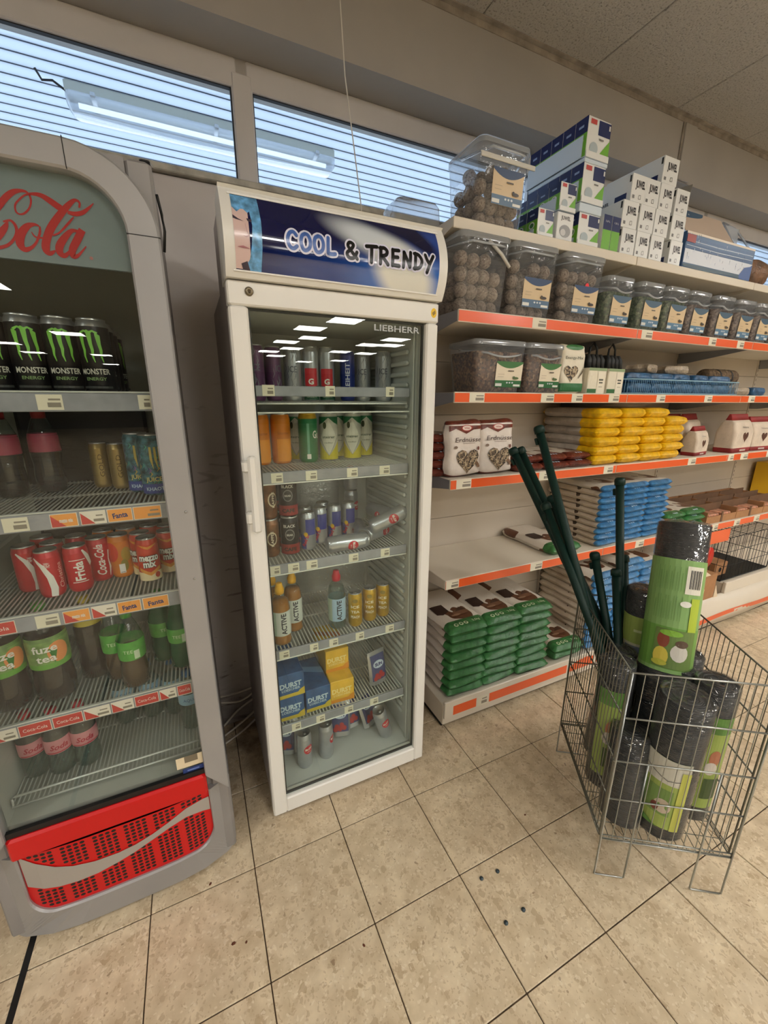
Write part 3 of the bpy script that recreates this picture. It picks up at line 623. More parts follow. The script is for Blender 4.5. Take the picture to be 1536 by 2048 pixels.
def pr_black(p, r, h):
    p.text('BLACK', 0, h * 0.78, 0.010, P(206, 204, 196), 0.03, w=r * 1.3); p.ell(0, h * 0.55, 0.016, 0.02, P(130, 130, 128)); p.ell(0, h * 0.55, 0.013, 0.017, P(30, 30, 30)); p.text('BEAR', 0, h * 0.55, 0.007, P(206, 204, 196), 0.02, w=0.02)
    p.rect(-r * 1.2, h * 0.04, r * 1.2, h * 0.30, P(140, 34, 30), 10); p.text('CAFE', 0, h * 0.17, 0.012, P(30, 20, 20), 0.04, w=r * 1.3)
def pr_coffee(p, r, h): p.ell(0, h * 0.5, 0.017, 0.024, P(206, 190, 160)); p.ell(0, h * 0.5, 0.013, 0.019, P(70, 44, 30)); p.text('KAFFEE', 0, h * 0.5, 0.008, P(226, 214, 190), 0.02, w=h * 0.4, rot=PI / 2)
def pr_goldy(p, r, h):
    for z, s_ in ((0.62, 'ICE'), (0.47, 'TEA'), (0.32, 'PEACH')): p.text(s_, 0, h * z, 0.010, P(240, 232, 196), 0.03, w=r * 1.2)
    p.ell(0, h * 0.8, 0.01, 0.008, P(150, 130, 50))
# ---- bottles
def bottle(name, label, prof, liq, level, cap_m, cap_prof, band=None, prints=None, shell='pet_clear'):
    """prof: outer profile; the liquid fills it up to level; band: (z0, z1, material) sleeve"""
    def rad(z):
        for (r0, z0), (r1, z1) in zip(prof, prof[1:]):
            if z0 <= z <= z1: return r0 + (r1 - r0) * (z - z0) / max(z1 - z0, 1e-6)
        return prof[-1][0]
    def mk():
        t = thing(name, label, 'bottle')
        MB().lathe(prof, shell, 24, cap1=False).build('body', t)
        q = [(max(r - 0.0012, 0.002), max(z, 0.0015)) for r, z in prof if z < level] + [(rad(level) - 0.0012, level)]
        MB().lathe(q, liq, 24).build('drink', t)
        MB().lathe(cap_prof, cap_m, 16).build('cap', t)
        if band:
            z0, z1, bm = band; n = 5
            MB().lathe([(rad(z0 + (z1 - z0) * i / n) + 0.0006, z0 + (z1 - z0) * i / n) for i in range(n + 1)], bm, 24, cap0=False, cap1=False).build('sleeve', t)
        if prints:
            z0 = band[0]; z1 = band[1]
            p = Print(lambda u, v, l: ((rad(v) + l + 0.0006) * math.sin(u / rad(v)), -(rad(v) + l + 0.0006) * math.cos(u / rad(v)), v), cut=(0.009, 0.012)); prints(p, rad((z0 + z1) / 2), z0, z1); p.build('label', t)
        return t
    return mk

# ================================================================== LEFT COOLER (rounded arch door)
def world_thing(name, label, cat, base, group=None):
    t = thing(name, label, cat, base, group=group); L = tuple(-c for c in base)
    def part(n, mb, kind=None, label=None): return mb.build(n, t, kind, label, loc=L)
    return t, part
XL, XR, XC = -0.720, -0.130, -0.425
t, part = world_thing('arched_drinks_cooler', 'silver glass-door drinks cooler with rounded arch top and red logo', 'drinks cooler', (XC, 0.25, 0))
b = MB()
b.rbox(XL, XL + 0.05, -0.028, 0.53, 0.03, 1.947, 'cooler_side', 0.006).rbox(XR - 0.05, XR, -0.028, 0.53, 0.03, 1.947, 'cooler_side', 0.006)
b.box(XL + 0.05, XR - 0.05, -0.027, 0.53, 1.915, 1.946, 'cooler_side').box(XL + 0.05, XR - 0.05, 0.50, 0.53, 0.03, 1.915, 'cooler_side').box(XL + 0.05, XR - 0.05, -0.02, 0.5, 0.04, 0.385, 'cooler_side')
part('cabinet', b)
b = MB(); b.box(XL + 0.052, XR - 0.052, 0.485, 0.499, 0.39, 1.914, 'cooler_inside').box(XL + 0.0505, XL + 0.060, -0.02, 0.484, 0.39, 1.914, 'cooler_inside').box(XR - 0.060, XR - 0.0505, -0.02, 0.484, 0.39, 1.914, 'cooler_inside').box(XL + 0.06, XR - 0.06, -0.02, 0.484, 0.386, 0.398, 'cooler_inside').box(XL + 0.06, XR - 0.06, -0.02, 0.484, 1.90, 1.914, 'cooler_black')
liner = part('liner', b)
for z in (0.74, 1.05, 1.30, 1.58):
    for sx in (XL + 0.061, XR - 0.065): MB().box(sx, sx + 0.004, 0.02, 0.47, z, z + 0.012, 'wire_grey').build('shelf_rail', liner)
MB().rbox(-0.60, -0.25, 0.462, 0.484, 1.02, 1.46, 'cooler_black', 0.02).build('dark_reflection', liner)  # black panel painted in for the dark reflection behind the second shelf
def arch(x0, x1, z0, z1, r, n=10):
    pts = [(x0, z0), (x0, z0 + (z1 - r - z0) * 0.5)]
    pts += [(x0 + r - r * math.cos(PI / 2 * k / n), z1 - r + r * math.sin(PI / 2 * k / n)) for k in range(n + 1)]
    pts += [((x0 + x1) / 2, z1)]
    pts += [(x1 - r + r * math.sin(PI / 2 * k / n), z1 - r + r * math.cos(PI / 2 * k / n)) for k in range(n + 1)]
    return pts + [(x1, z0 + (z1 - r - z0) * 0.5), (x1, z0)]
def ring(mb, outer, inner, y0, y1, m, bev=0.004, Y=None):
    """solid strip between two outlines of equal length, front at y0, back at y1"""
    Y = Y or (lambda x, z: 0.0); n = len(outer)
    def mixp(a, b_, d):
        dx, dz = b_[0] - a[0], b_[1] - a[1]; L_ = math.hypot(dx, dz) or 1; return (a[0] + dx / L_ * d, a[1] + dz / L_ * d)
    rows = [[(p[0], y1 + Y(*p), p[1]) for p in outer], [(p[0], y0 + bev + Y(*p), p[1]) for p in outer]]
    ob = [mixp(o, i, bev) for o, i in zip(outer, inner)]; ib = [mixp(i, o, bev) for o, i in zip(outer, inner)]
    rows += [[(p[0], y0 + Y(*p), p[1]) for p in ob], [(p[0], y0 + Y(*p), p[1]) for p in ib], [(p[0], y0 + bev + Y(*p), p[1]) for p in inner], [(p[0], y1 + Y(*p), p[1]) for p in inner]]
    vs = sum(rows, []); fs = []
    for r in range(6):
        r2 = (r + 1) % 6
        for k in range(n - 1): fs.append((r * n + k, r2 * n + k, r2 * n + k + 1, r * n + k + 1))
    fs.append(tuple(r * n for r in range(6))); fs.append(tuple(r * n + n - 1 for r in range(5, -1, -1)))
    mb.add(vs, fs, m, False)
door = part('door', ring(mb := MB(), arch(XL, XR, 0.313, 1.945, 0.148), arch(XL + 0.064, XR - 0.061, 0.388, 1.893, 0.094), -0.062, -0.030, 'cooler_silver') or mb)
b = MB(); b.box(XL + 0.062, XR - 0.059, -0.044, -0.040, 0.39, 1.897, 'cooler_glass'); b.build('glass_pane', door)
for x0, x1, z in ((XL - 0.001, XL + 0.064, 1.797), (XR - 0.061, XR + 0.001, 1.797)): MB().box(x0, x1, -0.0628, -0.055, z, z + 0.0015, 'cooler_black').build('seam', door)
for x in (-0.574, -0.276): MB().box(x, x + 0.0015, -0.0628, -0.055, 1.893, 1.9452, 'cooler_black').build('seam', door)
MB().rbox(XL + 0.062, XR - 0.060, -0.0605, -0.032, 0.318, 0.388, 'kick_red', 0.006).build('red_rail', door)
MB().box(XL + 0.063, XR - 0.061, -0.052, -0.041, 0.3885, 0.405, 'cooler_black').build('gasket', door)
for z in (1.02, 1.20): MB().lathe([(0.003, 0), (0.003, 0.003)], 'can_lid', 8, M=Matrix.Translation((XR - 0.02, -0.0615, z - 0.0)) @ Matrix.Rotation(PI / 2, 4, 'X')).build('screw', door)
p = Print(S_front(-0.0446)); p.rect(-0.262, 0.424, -0.190, 0.462, P(226, 210, 176)); p.rect(-0.240, 0.440, -0.205, 0.462, P(120, 110, 90)); p.rect(-0.248, 0.404, -0.190, 0.420, 'tag_blue'); p.rect(-0.236, 0.409, -0.204, 0.414, P(110, 130, 190))
p.build('sticker', door)
# lamp sign behind the glass
A = arch(XL + 0.056, XR - 0.053, 1.734, 1.90, 0.098)
b = MB(); n = len(A); b.add([(x, -0.030, z) for x, z in A] + [(x, -0.022, z) for x, z in A], [tuple(range(n - 1, -1, -1)), tuple(range(n, 2 * n))] + [(k, (k + 1) % n, n + (k + 1) % n, n + k) for k in range(n)], 'sign_panel')
sign = part('sign', b)
COLA = [[(-0.412, 1.801, 0.005), (-0.399, 1.82, 0.009), (-0.387, 1.836, 0.010), (-0.374, 1.848, 0.009), (-0.362, 1.853, 0.006), (-0.352, 1.853, 0.004), (-0.348, 1.847, 0.002)], [(-0.348, 1.849, 0.003), (-0.347, 1.839, 0.003), (-0.352, 1.826, 0.003), (-0.361, 1.816, 0.0035), (-0.369, 1.813, 0.003), (-0.374, 1.817, 0.003), (-0.373, 1.828, 0.003), (-0.365, 1.838, 0.003), (-0.355, 1.847, 0.003), (-0.343, 1.851, 0.005), (-0.33, 1.851, 0.008), (-0.318, 1.845, 0.011), (-0.306, 1.837, 0.012), (-0.301, 1.834, 0.012)], [(-0.39, 1.798, 0.002), (-0.396, 1.787, 0.009), (-0.408, 1.772, 0.012), (-0.42, 1.759, 0.012)], [(-0.397, 1.796, 0.003), (-0.386, 1.8, 0.004), (-0.38, 1.794, 0.005), (-0.379, 1.783, 0.005), (-0.385, 1.77, 0.0045), (-0.397, 1.757, 0.005), (-0.413, 1.75, 0.006), (-0.422, 1.749, 0.006)], [(-0.342, 1.797, 0.003), (-0.349, 1.799, 0.005), (-0.361, 1.794, 0.010), (-0.373, 1.779, 0.013), (-0.378, 1.762, 0.013), (-0.373, 1.753, 0.010), (-0.363, 1.756, 0.006), (-0.352, 1.767, 0.004), (-0.343, 1.785, 0.004), (-0.341, 1.797, 0.003)], [(-0.356, 1.785, 0.0015), (-0.351, 1.777, 0.003), (-0.34, 1.777, 0.003)], [(-0.27, 1.84, 0.003), (-0.268, 1.849, 0.004), (-0.276, 1.852, 0.006), (-0.291, 1.838, 0.010), (-0.307, 1.819, 0.012), (-0.323, 1.797, 0.013), (-0.334, 1.775, 0.013), (-0.338, 1.758, 0.013), (-0.333, 1.751, 0.009), (-0.323, 1.757, 0.003)], [(-0.282, 1.822, 0.0025), (-0.294, 1.808, 0.004), (-0.31, 1.791, 0.003), (-0.322, 1.784, 0.003)], [(-0.291, 1.829, 0.006), (-0.278, 1.828, 0.008), (-0.263, 1.834, 0.007), (-0.244, 1.852, 0.0015)], [(-0.276, 1.797, 0.004), (-0.289, 1.797, 0.007), (-0.303, 1.783, 0.011), (-0.314, 1.767, 0.013), (-0.316, 1.755, 0.012), (-0.309, 1.75, 0.009), (-0.299, 1.759, 0.004), (-0.285, 1.778, 0.003), (-0.273, 1.795, 0.003)], [(-0.271, 1.801, 0.012), (-0.283, 1.781, 0.013), (-0.294, 1.762, 0.012), (-0.294, 1.751, 0.010), (-0.285, 1.754, 0.005), (-0.269, 1.772, 0.002)]]
p = Print(S_front(-0.0302), 0.0001)
def smooth3(s, k=4):
    o = []
    for i in range(len(s) - 1):
        p0, p1, p2, p3 = s[max(i - 1, 0)], s[i], s[i + 1], s[min(i + 2, len(s) - 1)]
        for j in range(k):
            t_ = j / k; o.append(tuple(0.5 * (2 * p1[c] + (p2[c] - p0[c]) * t_ + (2 * p0[c] - 5 * p1[c] + 4 * p2[c] - p3[c]) * t_ ** 2 + (3 * p1[c] - p0[c] - 3 * p2[c] + p3[c]) * t_ ** 3) for c in range(3)))
    return o + [s[-1]]
for s_ in COLA: p.stroke(smooth3(s_), 'logo_red')
p.ell(-0.2635, 1.751, 0.0032, 0.0032, P(170, 110, 110))
p.build('logo', sign)
# lower skirt with perforated red grille
YK = lambda x, z: 0.052 * abs((x - XC) / 0.295) ** 4
def ushape(x0, x1, z1, z0, r, n=8):
    pts = [(x0, z1), (x0, (z1 + z0 + r) / 2)] + [(x0 + r - r * math.cos(PI / 2 * k / n), z0 + r - r * math.sin(PI / 2 * k / n)) for k in range(n + 1)]
    pts += [(x0 + r + (x1 - x0 - 2 * r) * k / 8, z0) for k in range(1, 8)]
    return pts + [(x1 - r + r * math.sin(PI / 2 * k / n), z0 + r - r * math.cos(PI / 2 * k / n)) for k in range(n + 1)] + [(x1, (z1 + z0 + r) / 2), (x1, z1)]
mb = MB(); ring(mb, ushape(XL - 0.002, XR + 0.002, 0.310, 0.018, 0.03), ushape(XL + 0.066, XR - 0.060, 0.310, 0.103, 0.06), -0.064, 0.02, 'cooler_silver', 0.005, YK)
part('skirt', mb)
b = MB(); nx = 16
xs = [XL + 0.062 + (XR - 0.056 - XL - 0.062) * k / nx for k in range(nx + 1)]
b.add([(x, -0.054 + YK(x, 0), z) for z in (0.098, 0.310) for x in xs], [(k, k + 1, nx + 2 + k, nx + 1 + k) for k in range(nx)], 'kick_red')
b.add([(x, -0.030 + YK(x, 0), z) for z in (0.098, 0.310) for x in xs], [(k, nx + 1 + k, nx + 2 + k, k + 1) for k in range(nx)], 'cooler_black')
grille = part('grille', b)
SK = lambda u, v, l: (u, -0.054 + YK(u, 0) - l, v)
WT = [(-0.652, 0.307), (-0.618, 0.276), (-0.58, 0.249), (-0.542, 0.232), (-0.493, 0.221), (-0.437, 0.219), (-0.394, 0.225), (-0.349, 0.239), (-0.303, 0.259), (-0.255, 0.281), (-0.208, 0.284), (-0.192, 0.280)]
WB = [(-0.650, 0.201), (-0.617, 0.184), (-0.581, 0.176), (-0.539, 0.173), (-0.492, 0.175), (-0.441, 0.186), (-0.398, 0.199), (-0.352, 0.218), (-0.305, 0.237), (-0.258, 0.249), (-0.213, 0.240), (-0.192, 0.230)]
def lerp_z(L_, x):
    for (x0, z0), (x1, z1) in zip(L_, L_[1:]):
        if x0 <= x <= x1: return z0 + (z1 - z0) * (x - x0) / (x1 - x0)
    return L_[0][1] if x < L_[0][0] else L_[-1][1]
p = Print(SK, 0.0)
for g in range(6):
    for c_ in range(4):
        x = -0.629 + g * 0.0735 + c_ * 0.0150
        if x > -0.20: continue
        for r_ in range(17):
            z = 0.301 - r_ * 0.0122
            xx = x + (0.30 - z) * 0.02
            if z > lerp_z(WT, xx) + 0.004 or z < lerp_z(WB, xx) - 0.004:
                if z > 0.115 and z > 0.103 + max(0, 0.05 - (-0.19 - xx)) * 0.8 and z > 0.103 + max(0, 0.05 - (xx + 0.654)) * 0.8: p.ell(xx, z, 0.0060, 0.0046, 'cooler_black', 8)
p.build('hole', grille, kind='stuff')
p = Print(SK); p.l = 0.002
p.faces(WT + WB[::1], [(k, 12 + k, 12 + k + 1, k + 1) for k in range(11)], 'kick_wave'); p.build('silver_wave', grille)
MB().tube([(XR + 0.003, 0.0, 1.90), (XR + 0.008, 0.02, 1.87), (XR + 0.010, 0.03, 1.84), (XR + 0.004, 0.04, 1.80)], 0.003, 'cooler_black', 5).tube([(XR - 0.012, 0.0, 1.947), (XR - 0.004, 0.0, 1.96), (XR + 0.002, 0.0, 1.948)], 0.003, 'cooler_silver', 5).rbox(XR - 0.022, XR - 0.002, -0.02, 0.01, 1.9475, 1.953, 'cooler_black', 0.002).build('hinge_cable', t, loc=(-XC, -0.25, 0))

def wire_shelf(part, x0, x1, y0, y1, z, sp=0.0108, m='wire_white', r=0.0023):
    b = MB(); n = int((x1 - x0) / sp)
    for k in range(n + 1):
        x = x0 + (x1 - x0) * k / n; b.tube([(x, y0, z - 0.003), (x, y1, z - 0.003)], r, m, 4, caps=False)
    for y in (y0, (y0 + y1) / 2, y1): b.tube([(x0, y, z - 0.007), (x1, y, z - 0.007)], 0.003, m, 6)
    return part('shelf', b)
def tags(parent, T, y, z0, z1, sl=0.0):
    for (x0, x1, kind) in T:
        p = Print(lambda u, v, l: (u, y - l - (z1 - v) * sl, v)); m_ = {'w': 'tag_paper', 'o': 'tag_orange', 'r': 'tag_red', 'ro': 'tag_orange', 'rw': 'tag_white', 'ow': 'tag_orange'}[kind]
        p.rect(x0, z0, x1, z1, 'tag_white' if kind != 'w' else m_)
        if kind != 'w': p.rect(x0 + 0.0015, z0 + 0.0015, x1 - 0.0015, z1 - 0.0015, m_)
        if kind in ('ro', 'rw'): p.poly([(x0 + 0.0015, z0 + 0.0015), (x1 - (x1 - x0) * 0.45, z0 + 0.0015), (x0 + 0.0015, z1 - 0.003)], 'tag_red')
        xm = (x0 + x1) / 2; h = z1 - z0
        if kind == 'w': p.rect(x0 + (x1 - x0) * 0.45, z0 + h * 0.62, x1 - 0.004, z0 + h * 0.74, 'tag_ink'); p.rect(x0 + (x1 - x0) * 0.4, z0 + h * 0.18, x1 - 0.004, z0 + h * 0.48, 'tag_ink')
        elif kind == 'o': p.text('Fanta', xm, z0 + h * 0.5, h * 0.4, P(30, 50, 110), 0.03, w=(x1 - x0) * 0.6, rot=0.1)
        elif kind == 'r': p.text('Coca-Cola', xm, z0 + h * 0.5, h * 0.3, WHITE, 0.0, w=(x1 - x0) * 0.75)
        elif kind == 'ro': p.text('mezzo mix', xm + 0.004, z0 + h * 0.5, h * 0.3, WHITE, 0.03, w=(x1 - x0) * 0.5)
        else: p.rect(xm, z0 + h * 0.2, x1 - 0.004, z0 + h * 0.4, 'tag_ink'); p.rect(xm + 0.006, z0 + h * 0.6, x1 - 0.006, z0 + h * 0.7, 'tag_ink')
        p.build('price_tag', parent)
CS = {'A': 1.482, 'B': 1.212, 'C': 0.963, 'D': 0.672, 'E': 0.432}
TG = {'A': [(-0.415, -0.368, 'w'), (-0.222, -0.194, 'w'), (-0.62, -0.57, 'w')],
      'B': [(-0.60, -0.545, 'r'), (-0.525, -0.478, 'w'), (-0.438, -0.385, 'ro'), (-0.380, -0.328, 'rw'), (-0.325, -0.272, 'o'), (-0.270, -0.208, 'ow')],
      'C': [(-0.65, -0.548, 'r'), (-0.51, -0.463, 'w'), (-0.455, -0.400, 'ro'), (-0.396, -0.343, 'rw'), (-0.340, -0.287, 'o'), (-0.283, -0.222, 'o')],
      'D': [(-0.655, -0.60, 'rw'), (-0.597, -0.53, 'r'), (-0.527, -0.462, 'r'), (-0.459, -0.400, 'rw'), (-0.397, -0.345, 'rw'), (-0.342, -0.283, 'r'), (-0.280, -0.238, 'rw'), (-0.235, -0.198, 'r')],
      'E': []}
for k, z in CS.items():
    sh = wire_shelf(part, -0.655, -0.195, 0.012, 0.455, z, m='wire_grey')
    if k != 'E':
        MB().rbox(-0.657, -0.192, 0.004, 0.010, z - 0.040, z + 0.001, 'strip_clear', 0.002).rbox(-0.657, -0.192, 0.003, 0.012, z + 0.001, z + 0.005, 'wire_grey', 0.001).build('price_strip', sh)
        tags(sh, TG[k], 0.0035, z - 0.036, z - 0.003)
    else:
        MB().tube([(-0.652, 0.012, z - 0.003), (-0.652, 0.012, z + 0.02), (-0.645, 0.012, z + 0.024), (-0.20, 0.012, z + 0.024)], 0.003, 'wire_grey', 6).build('front_wire', sh)

G = 'cans and bottles in the arched cooler'
mk_mon = can('energy_drink_can', '', 0.033, 0.167, 'can_black', pr_monster, lid='can_lid', band='can_lid')
NX = ['left', 'second from left', 'third from left', 'right']
xs4 = [-0.497, -0.432, -0.367, -0.302]
for c_, x in enumerate(xs4):
    for r_ in range(3):
        y = 0.085 + 0.068 * r_
        if c_ < 3 and r_ == 2: continue
        lb = 'black can with green claw, %s column, %s row, top cooler shelf' % (('leftmost', 'second', 'third', 'rightmost')[c_], ('front', 'second', 'third')[r_])
        place('mon', mk_mon, lb, (x, y, CS['A'] + 0.0002), face_cam(x, y, random.uniform(-0.25, 0.15)), 'tall black energy drink cans')
place('mon', mk_mon, 'tall black can with green claw mark, farthest back on the top cooler shelf', (-0.30, 0.292, CS['A'] + 0.0002), (0, 0, 0.6), 'tall black energy drink cans')
place('mon', mk_mon, 'tall black can cut off by the photo edge on the top cooler shelf', (-0.565, 0.085, CS['A'] + 0.0002), face_cam(-0.565, 0.085), 'tall black energy drink cans')
# shelf B
mk_iso = bottle('sports_bottle', '', [(0.026, 0), (0.034, 0.006), (0.036, 0.05), (0.033, 0.08), (0.036, 0.11), (0.034, 0.16), (0.020, 0.20), (0.014, 0.212)], 'cola_dark', 0.11, 'paper_red', [(0.016, 0.205), (0.017, 0.228), (0.014, 0.230)], band=(0.115, 0.165, 'sleeve_pink') if mat('sleeve_pink', (176, 70, 96), 0.4) else None)
place('iso', mk_iso, 'dark sports drink bottle with pink sleeve at left of the second cooler shelf', (-0.572, 0.255, CS['B']), (0, 0, 0), G)
place('iso', mk_iso, 'dark sports drink bottle with pink sleeve, right of its twin, second cooler shelf', (-0.496, 0.30, CS['B']), (0, 0, 0.3), G)
mk_gold = can('slim_can', '', 0.0245, 0.134, 'can_gold', pr_gold)
place('gold', mk_gold, 'slim gold can left of its twin behind the teal cans', (-0.374, 0.312, CS['B']), face_cam(-0.37, 0.31), G)
place('gold', mk_gold, 'slim gold can right of its twin, next to the teal cans', (-0.322, 0.272, CS['B']), face_cam(-0.32, 0.27), G)
mk_teal = can('energy_drink_can', '', 0.033, 0.167, 'can_teal', pr_teal)
place('teal', mk_teal, 'tall teal patterned energy can, left of two on the second cooler shelf', (-0.262, 0.20, CS['B']), face_cam(-0.26, 0.2), G)
place('teal', mk_teal, 'tall teal patterned energy can against the right cooler frame', (-0.222, 0.138, CS['B']), face_cam(-0.22, 0.13, 0.1), G)
# shelf C
r_c, h_c = 0.0285, 0.128
mk_r1 = can('soda_can', '', r_c, h_c, 'can_red', pr_ribbon('Christina')); mk_r2 = can('soda_can', '', r_c, h_c, 'can_red', pr_name('Frida')); mk_r3 = can('soda_can', '', r_c, h_c, 'can_red', pr_cola)
mk_fa = can('soda_can', '', r_c, h_c, 'can_orange', pr_fanta); mk_mm = can('soda_can', '', r_c, h_c, 'can_mezzo', pr_mezzo)
z = CS['C']
place('r1', mk_r1, 'red cola can with white ribbon, front left on the third cooler shelf', (-0.497, 0.125, z), face_cam(-0.497, 0.125), G)
place('r2', mk_r2, 'red cola can printed with Frida on the third cooler shelf', (-0.437, 0.135, z), face_cam(-0.437, 0.135), G)
place('r3', mk_r3, 'red cola can with white script, between the Frida and orange cans', (-0.397, 0.190, z), face_cam(-0.397, 0.19), G)
place('fa', mk_fa, 'orange soda can between red cola and the red and yellow cans', (-0.345, 0.195, z), face_cam(-0.345, 0.195), G)
place('mm', mk_mm, 'red and yellow mixed soda can at front, second from the right frame', (-0.268, 0.132, z), face_cam(-0.268, 0.132), G)
place('mm', mk_mm, 'red and yellow mixed soda can hard against the right cooler frame', (-0.219, 0.178, z), face_cam(-0.219, 0.178), G)
place('mm', mk_mm, 'red and yellow mixed soda can set back beside the orange can', (-0.289, 0.190, z), face_cam(-0.289, 0.19, -0.5), G)
for i, (kk, mk, x, y) in enumerate((('r1', mk_r1, -0.560, 0.188), ('r3', mk_r3, -0.500, 0.190), ('r3', mk_r3, -0.452, 0.232), ('fa', mk_fa, -0.392, 0.262), ('fa', mk_fa, -0.333, 0.262), ('mm', mk_mm, -0.270, 0.262), ('mm', mk_mm, -0.222, 0.245), ('r1', mk_r1, -0.540, 0.262))):
    place(kk, mk, 'can in the back rows of the third cooler shelf, %s from left' % ('leftmost', 'third', 'fourth', 'fifth', 'sixth', 'seventh', 'rightmost', 'second')[i], (x, y, z), face_cam(x, y, 0.4 + i), G)
# shelf D
def pr_fuze(p, r, z0, z1):
    p.rect(-r * 1.3, z0, r * 1.3, z0 + 0.016, P(110, 170, 70), 10); p.ell(r * 0.55, (z0 + z1) / 2, 0.024, 0.030, P(232, 150, 90)); p.poly([(r * 0.1, z0 + 0.06), (r * 0.5, z0 + 0.05), (r * 0.3, z0 + 0.015)], P(50, 120, 50))
    p.text('fuze', -r * 0.05, z0 + 0.062, 0.021, WHITE, 0.02, w=r * 1.15); p.text('tea', -r * 0.05, z0 + 0.034, 0.021, WHITE, 0.02, w=r * 0.9)
big = [(0.036, 0), (0.046, 0.008), (0.047, 0.05), (0.043, 0.09), (0.046, 0.12), (0.046, 0.19), (0.030, 0.24), (0.014, 0.262), (0.013, 0.272)]
mat('sleeve_fuze', (126, 160, 92), 0.4, var=0.25, scale=30); mat('sleeve_green', (86, 166, 70), 0.35, var=0.12, scale=40); mat('sleeve_lemon', (206, 186, 70), 0.4); mat('sleeve_rose', (206, 140, 146), 0.4, var=0.1); mat('sleeve_blue', (150, 190, 214), 0.4); mat('cap_green', (70, 150, 60), 0.4); mat('cap_blue', (60, 120, 180), 0.4); mat('cap_yellow', (240, 180, 30), 0.35); mat('cap_red', (206, 40, 60), 0.35)
mk_fz = bottle('iced_tea_bottle', '', big, 'tea_dark', 0.20, 'cap_green', [(0.016, 0.262), (0.016, 0.28), (0.014, 0.281)], (0.105, 0.195, 'sleeve_fuze'), pr_fuze)
z = CS['D']
place('fz', mk_fz, 'large peach iced tea bottle cut by the left photo edge', (-0.632, 0.108, z), face_cam(-0.632, 0.108), G)
place('fz', mk_fz, 'large peach iced tea bottle with green label, fully in view', (-0.533, 0.108, z), face_cam(-0.533, 0.108, -0.15), G)
mid = [(0.026, 0), (0.034, 0.007), (0.035, 0.05), (0.032, 0.08), (0.034, 0.10), (0.034, 0.15), (0.022, 0.19), (0.013, 0.212), (0.012, 0.222)]
mk_lm = bottle('iced_tea_bottle', '', [(r * 1.08, z_ * 1.12) for r, z_ in mid], 'tea_dark', 0.17, 'sleeve_lemon', [(0.015, 0.238), (0.015, 0.255)], (0.175, 0.225, 'sleeve_lemon'))
place('lm', mk_lm, 'dark iced tea bottle with yellow neck label on the fourth cooler shelf', (-0.450, 0.165, z), (0, 0, 0), G)
def pr_grn(p, r, z0, z1): p.rect(r * 0.1, z0 + 0.004, r * 0.5, z0 + 0.03, P(200, 220, 190), 3); p.text('TEE', -r * 0.3, (z0 + z1) / 2, 0.010, P(206, 230, 190), 0.0, w=r * 0.7)
mk_gn = bottle('iced_tea_bottle', '', mid, 'tea_light', 0.12, 'cap_green', [(0.014, 0.214), (0.014, 0.232)], (0.092, 0.150, 'sleeve_green'), pr_grn)
place('gn', mk_gn, 'brown tea bottle with green label, set back left of its twin', (-0.386, 0.128, z), face_cam(-0.386, 0.128), G)
place('gn', mk_gn, 'brown tea bottle with green label, nearest the glass', (-0.338, 0.068, z), face_cam(-0.338, 0.068), G)
mk_gg = bottle('soda_bottle', '', mid, 'cola_dark', 0.085, 'cap_green', [(0.014, 0.214), (0.014, 0.232)], (0.088, 0.135, 'sleeve_green'), pr_grn, 'green_glass')
place('gg', mk_gg, 'dark green bottle set back beside the right cooler frame', (-0.268, 0.172, z), (0, 0, 0.6), G)
place('gg', mk_gg, 'dark green bottle with bright label hard against the right frame', (-0.216, 0.112, z), face_cam(-0.216, 0.112), G)
# shelf E
def pr_rose(p, r, z0, z1): p.text('Soda', 0, (z0 + z1) / 2, 0.016, P(170, 40, 60), 0.02, w=r * 1.3, shear=0.3); p.rect(-r, z0 + 0.003, r, z0 + 0.006, P(170, 40, 60), 6)
thin('water_fill', (222, 232, 228), 0.03, 0.03)
sm = [(0.024, 0), (0.031, 0.008), (0.032, 0.04), (0.029, 0.06), (0.032, 0.08), (0.032, 0.13), (0.020, 0.165), (0.012, 0.185), (0.012, 0.195)]
mk_ws = bottle('water_bottle', '', sm, 'water_fill', 0.15, 'cap_red', [(0.014, 0.188), (0.014, 0.205)], (0.078, 0.122, 'sleeve_rose'), pr_rose)
z = CS['E']
for i, (x, y) in enumerate(((-0.622, 0.112), (-0.558, 0.095), (-0.497, 0.098))):
    place('ws', mk_ws, 'clear water bottle with pink label, %s of three at cooler bottom' % ('left', 'middle', 'right')[i], (x, y, z), face_cam(x, y), G)
def pr_blu(p, r, z0, z1): p.text('AQUA', 0, (z0 + z1) / 2, 0.010, P(60, 90, 150), 0.0, w=r * 1.2)
mk_wb = bottle('water_bottle', '', sm, 'water_fill', 0.15, 'cap_blue', [(0.014, 0.188), (0.014, 0.205)], (0.098, 0.135, 'sleeve_blue'), pr_blu)
for i, (x, y) in enumerate(((-0.415, 0.235), (-0.337, 0.232), (-0.268, 0.215), (-0.216, 0.120))):
    place('wb', mk_wb, 'clear water bottle with pale blue label, %s at the cooler bottom' % ('left of the back row', 'middle of the back row', 'right of the back row', 'front right corner')[i], (x, y, z), face_cam(x, y), G)

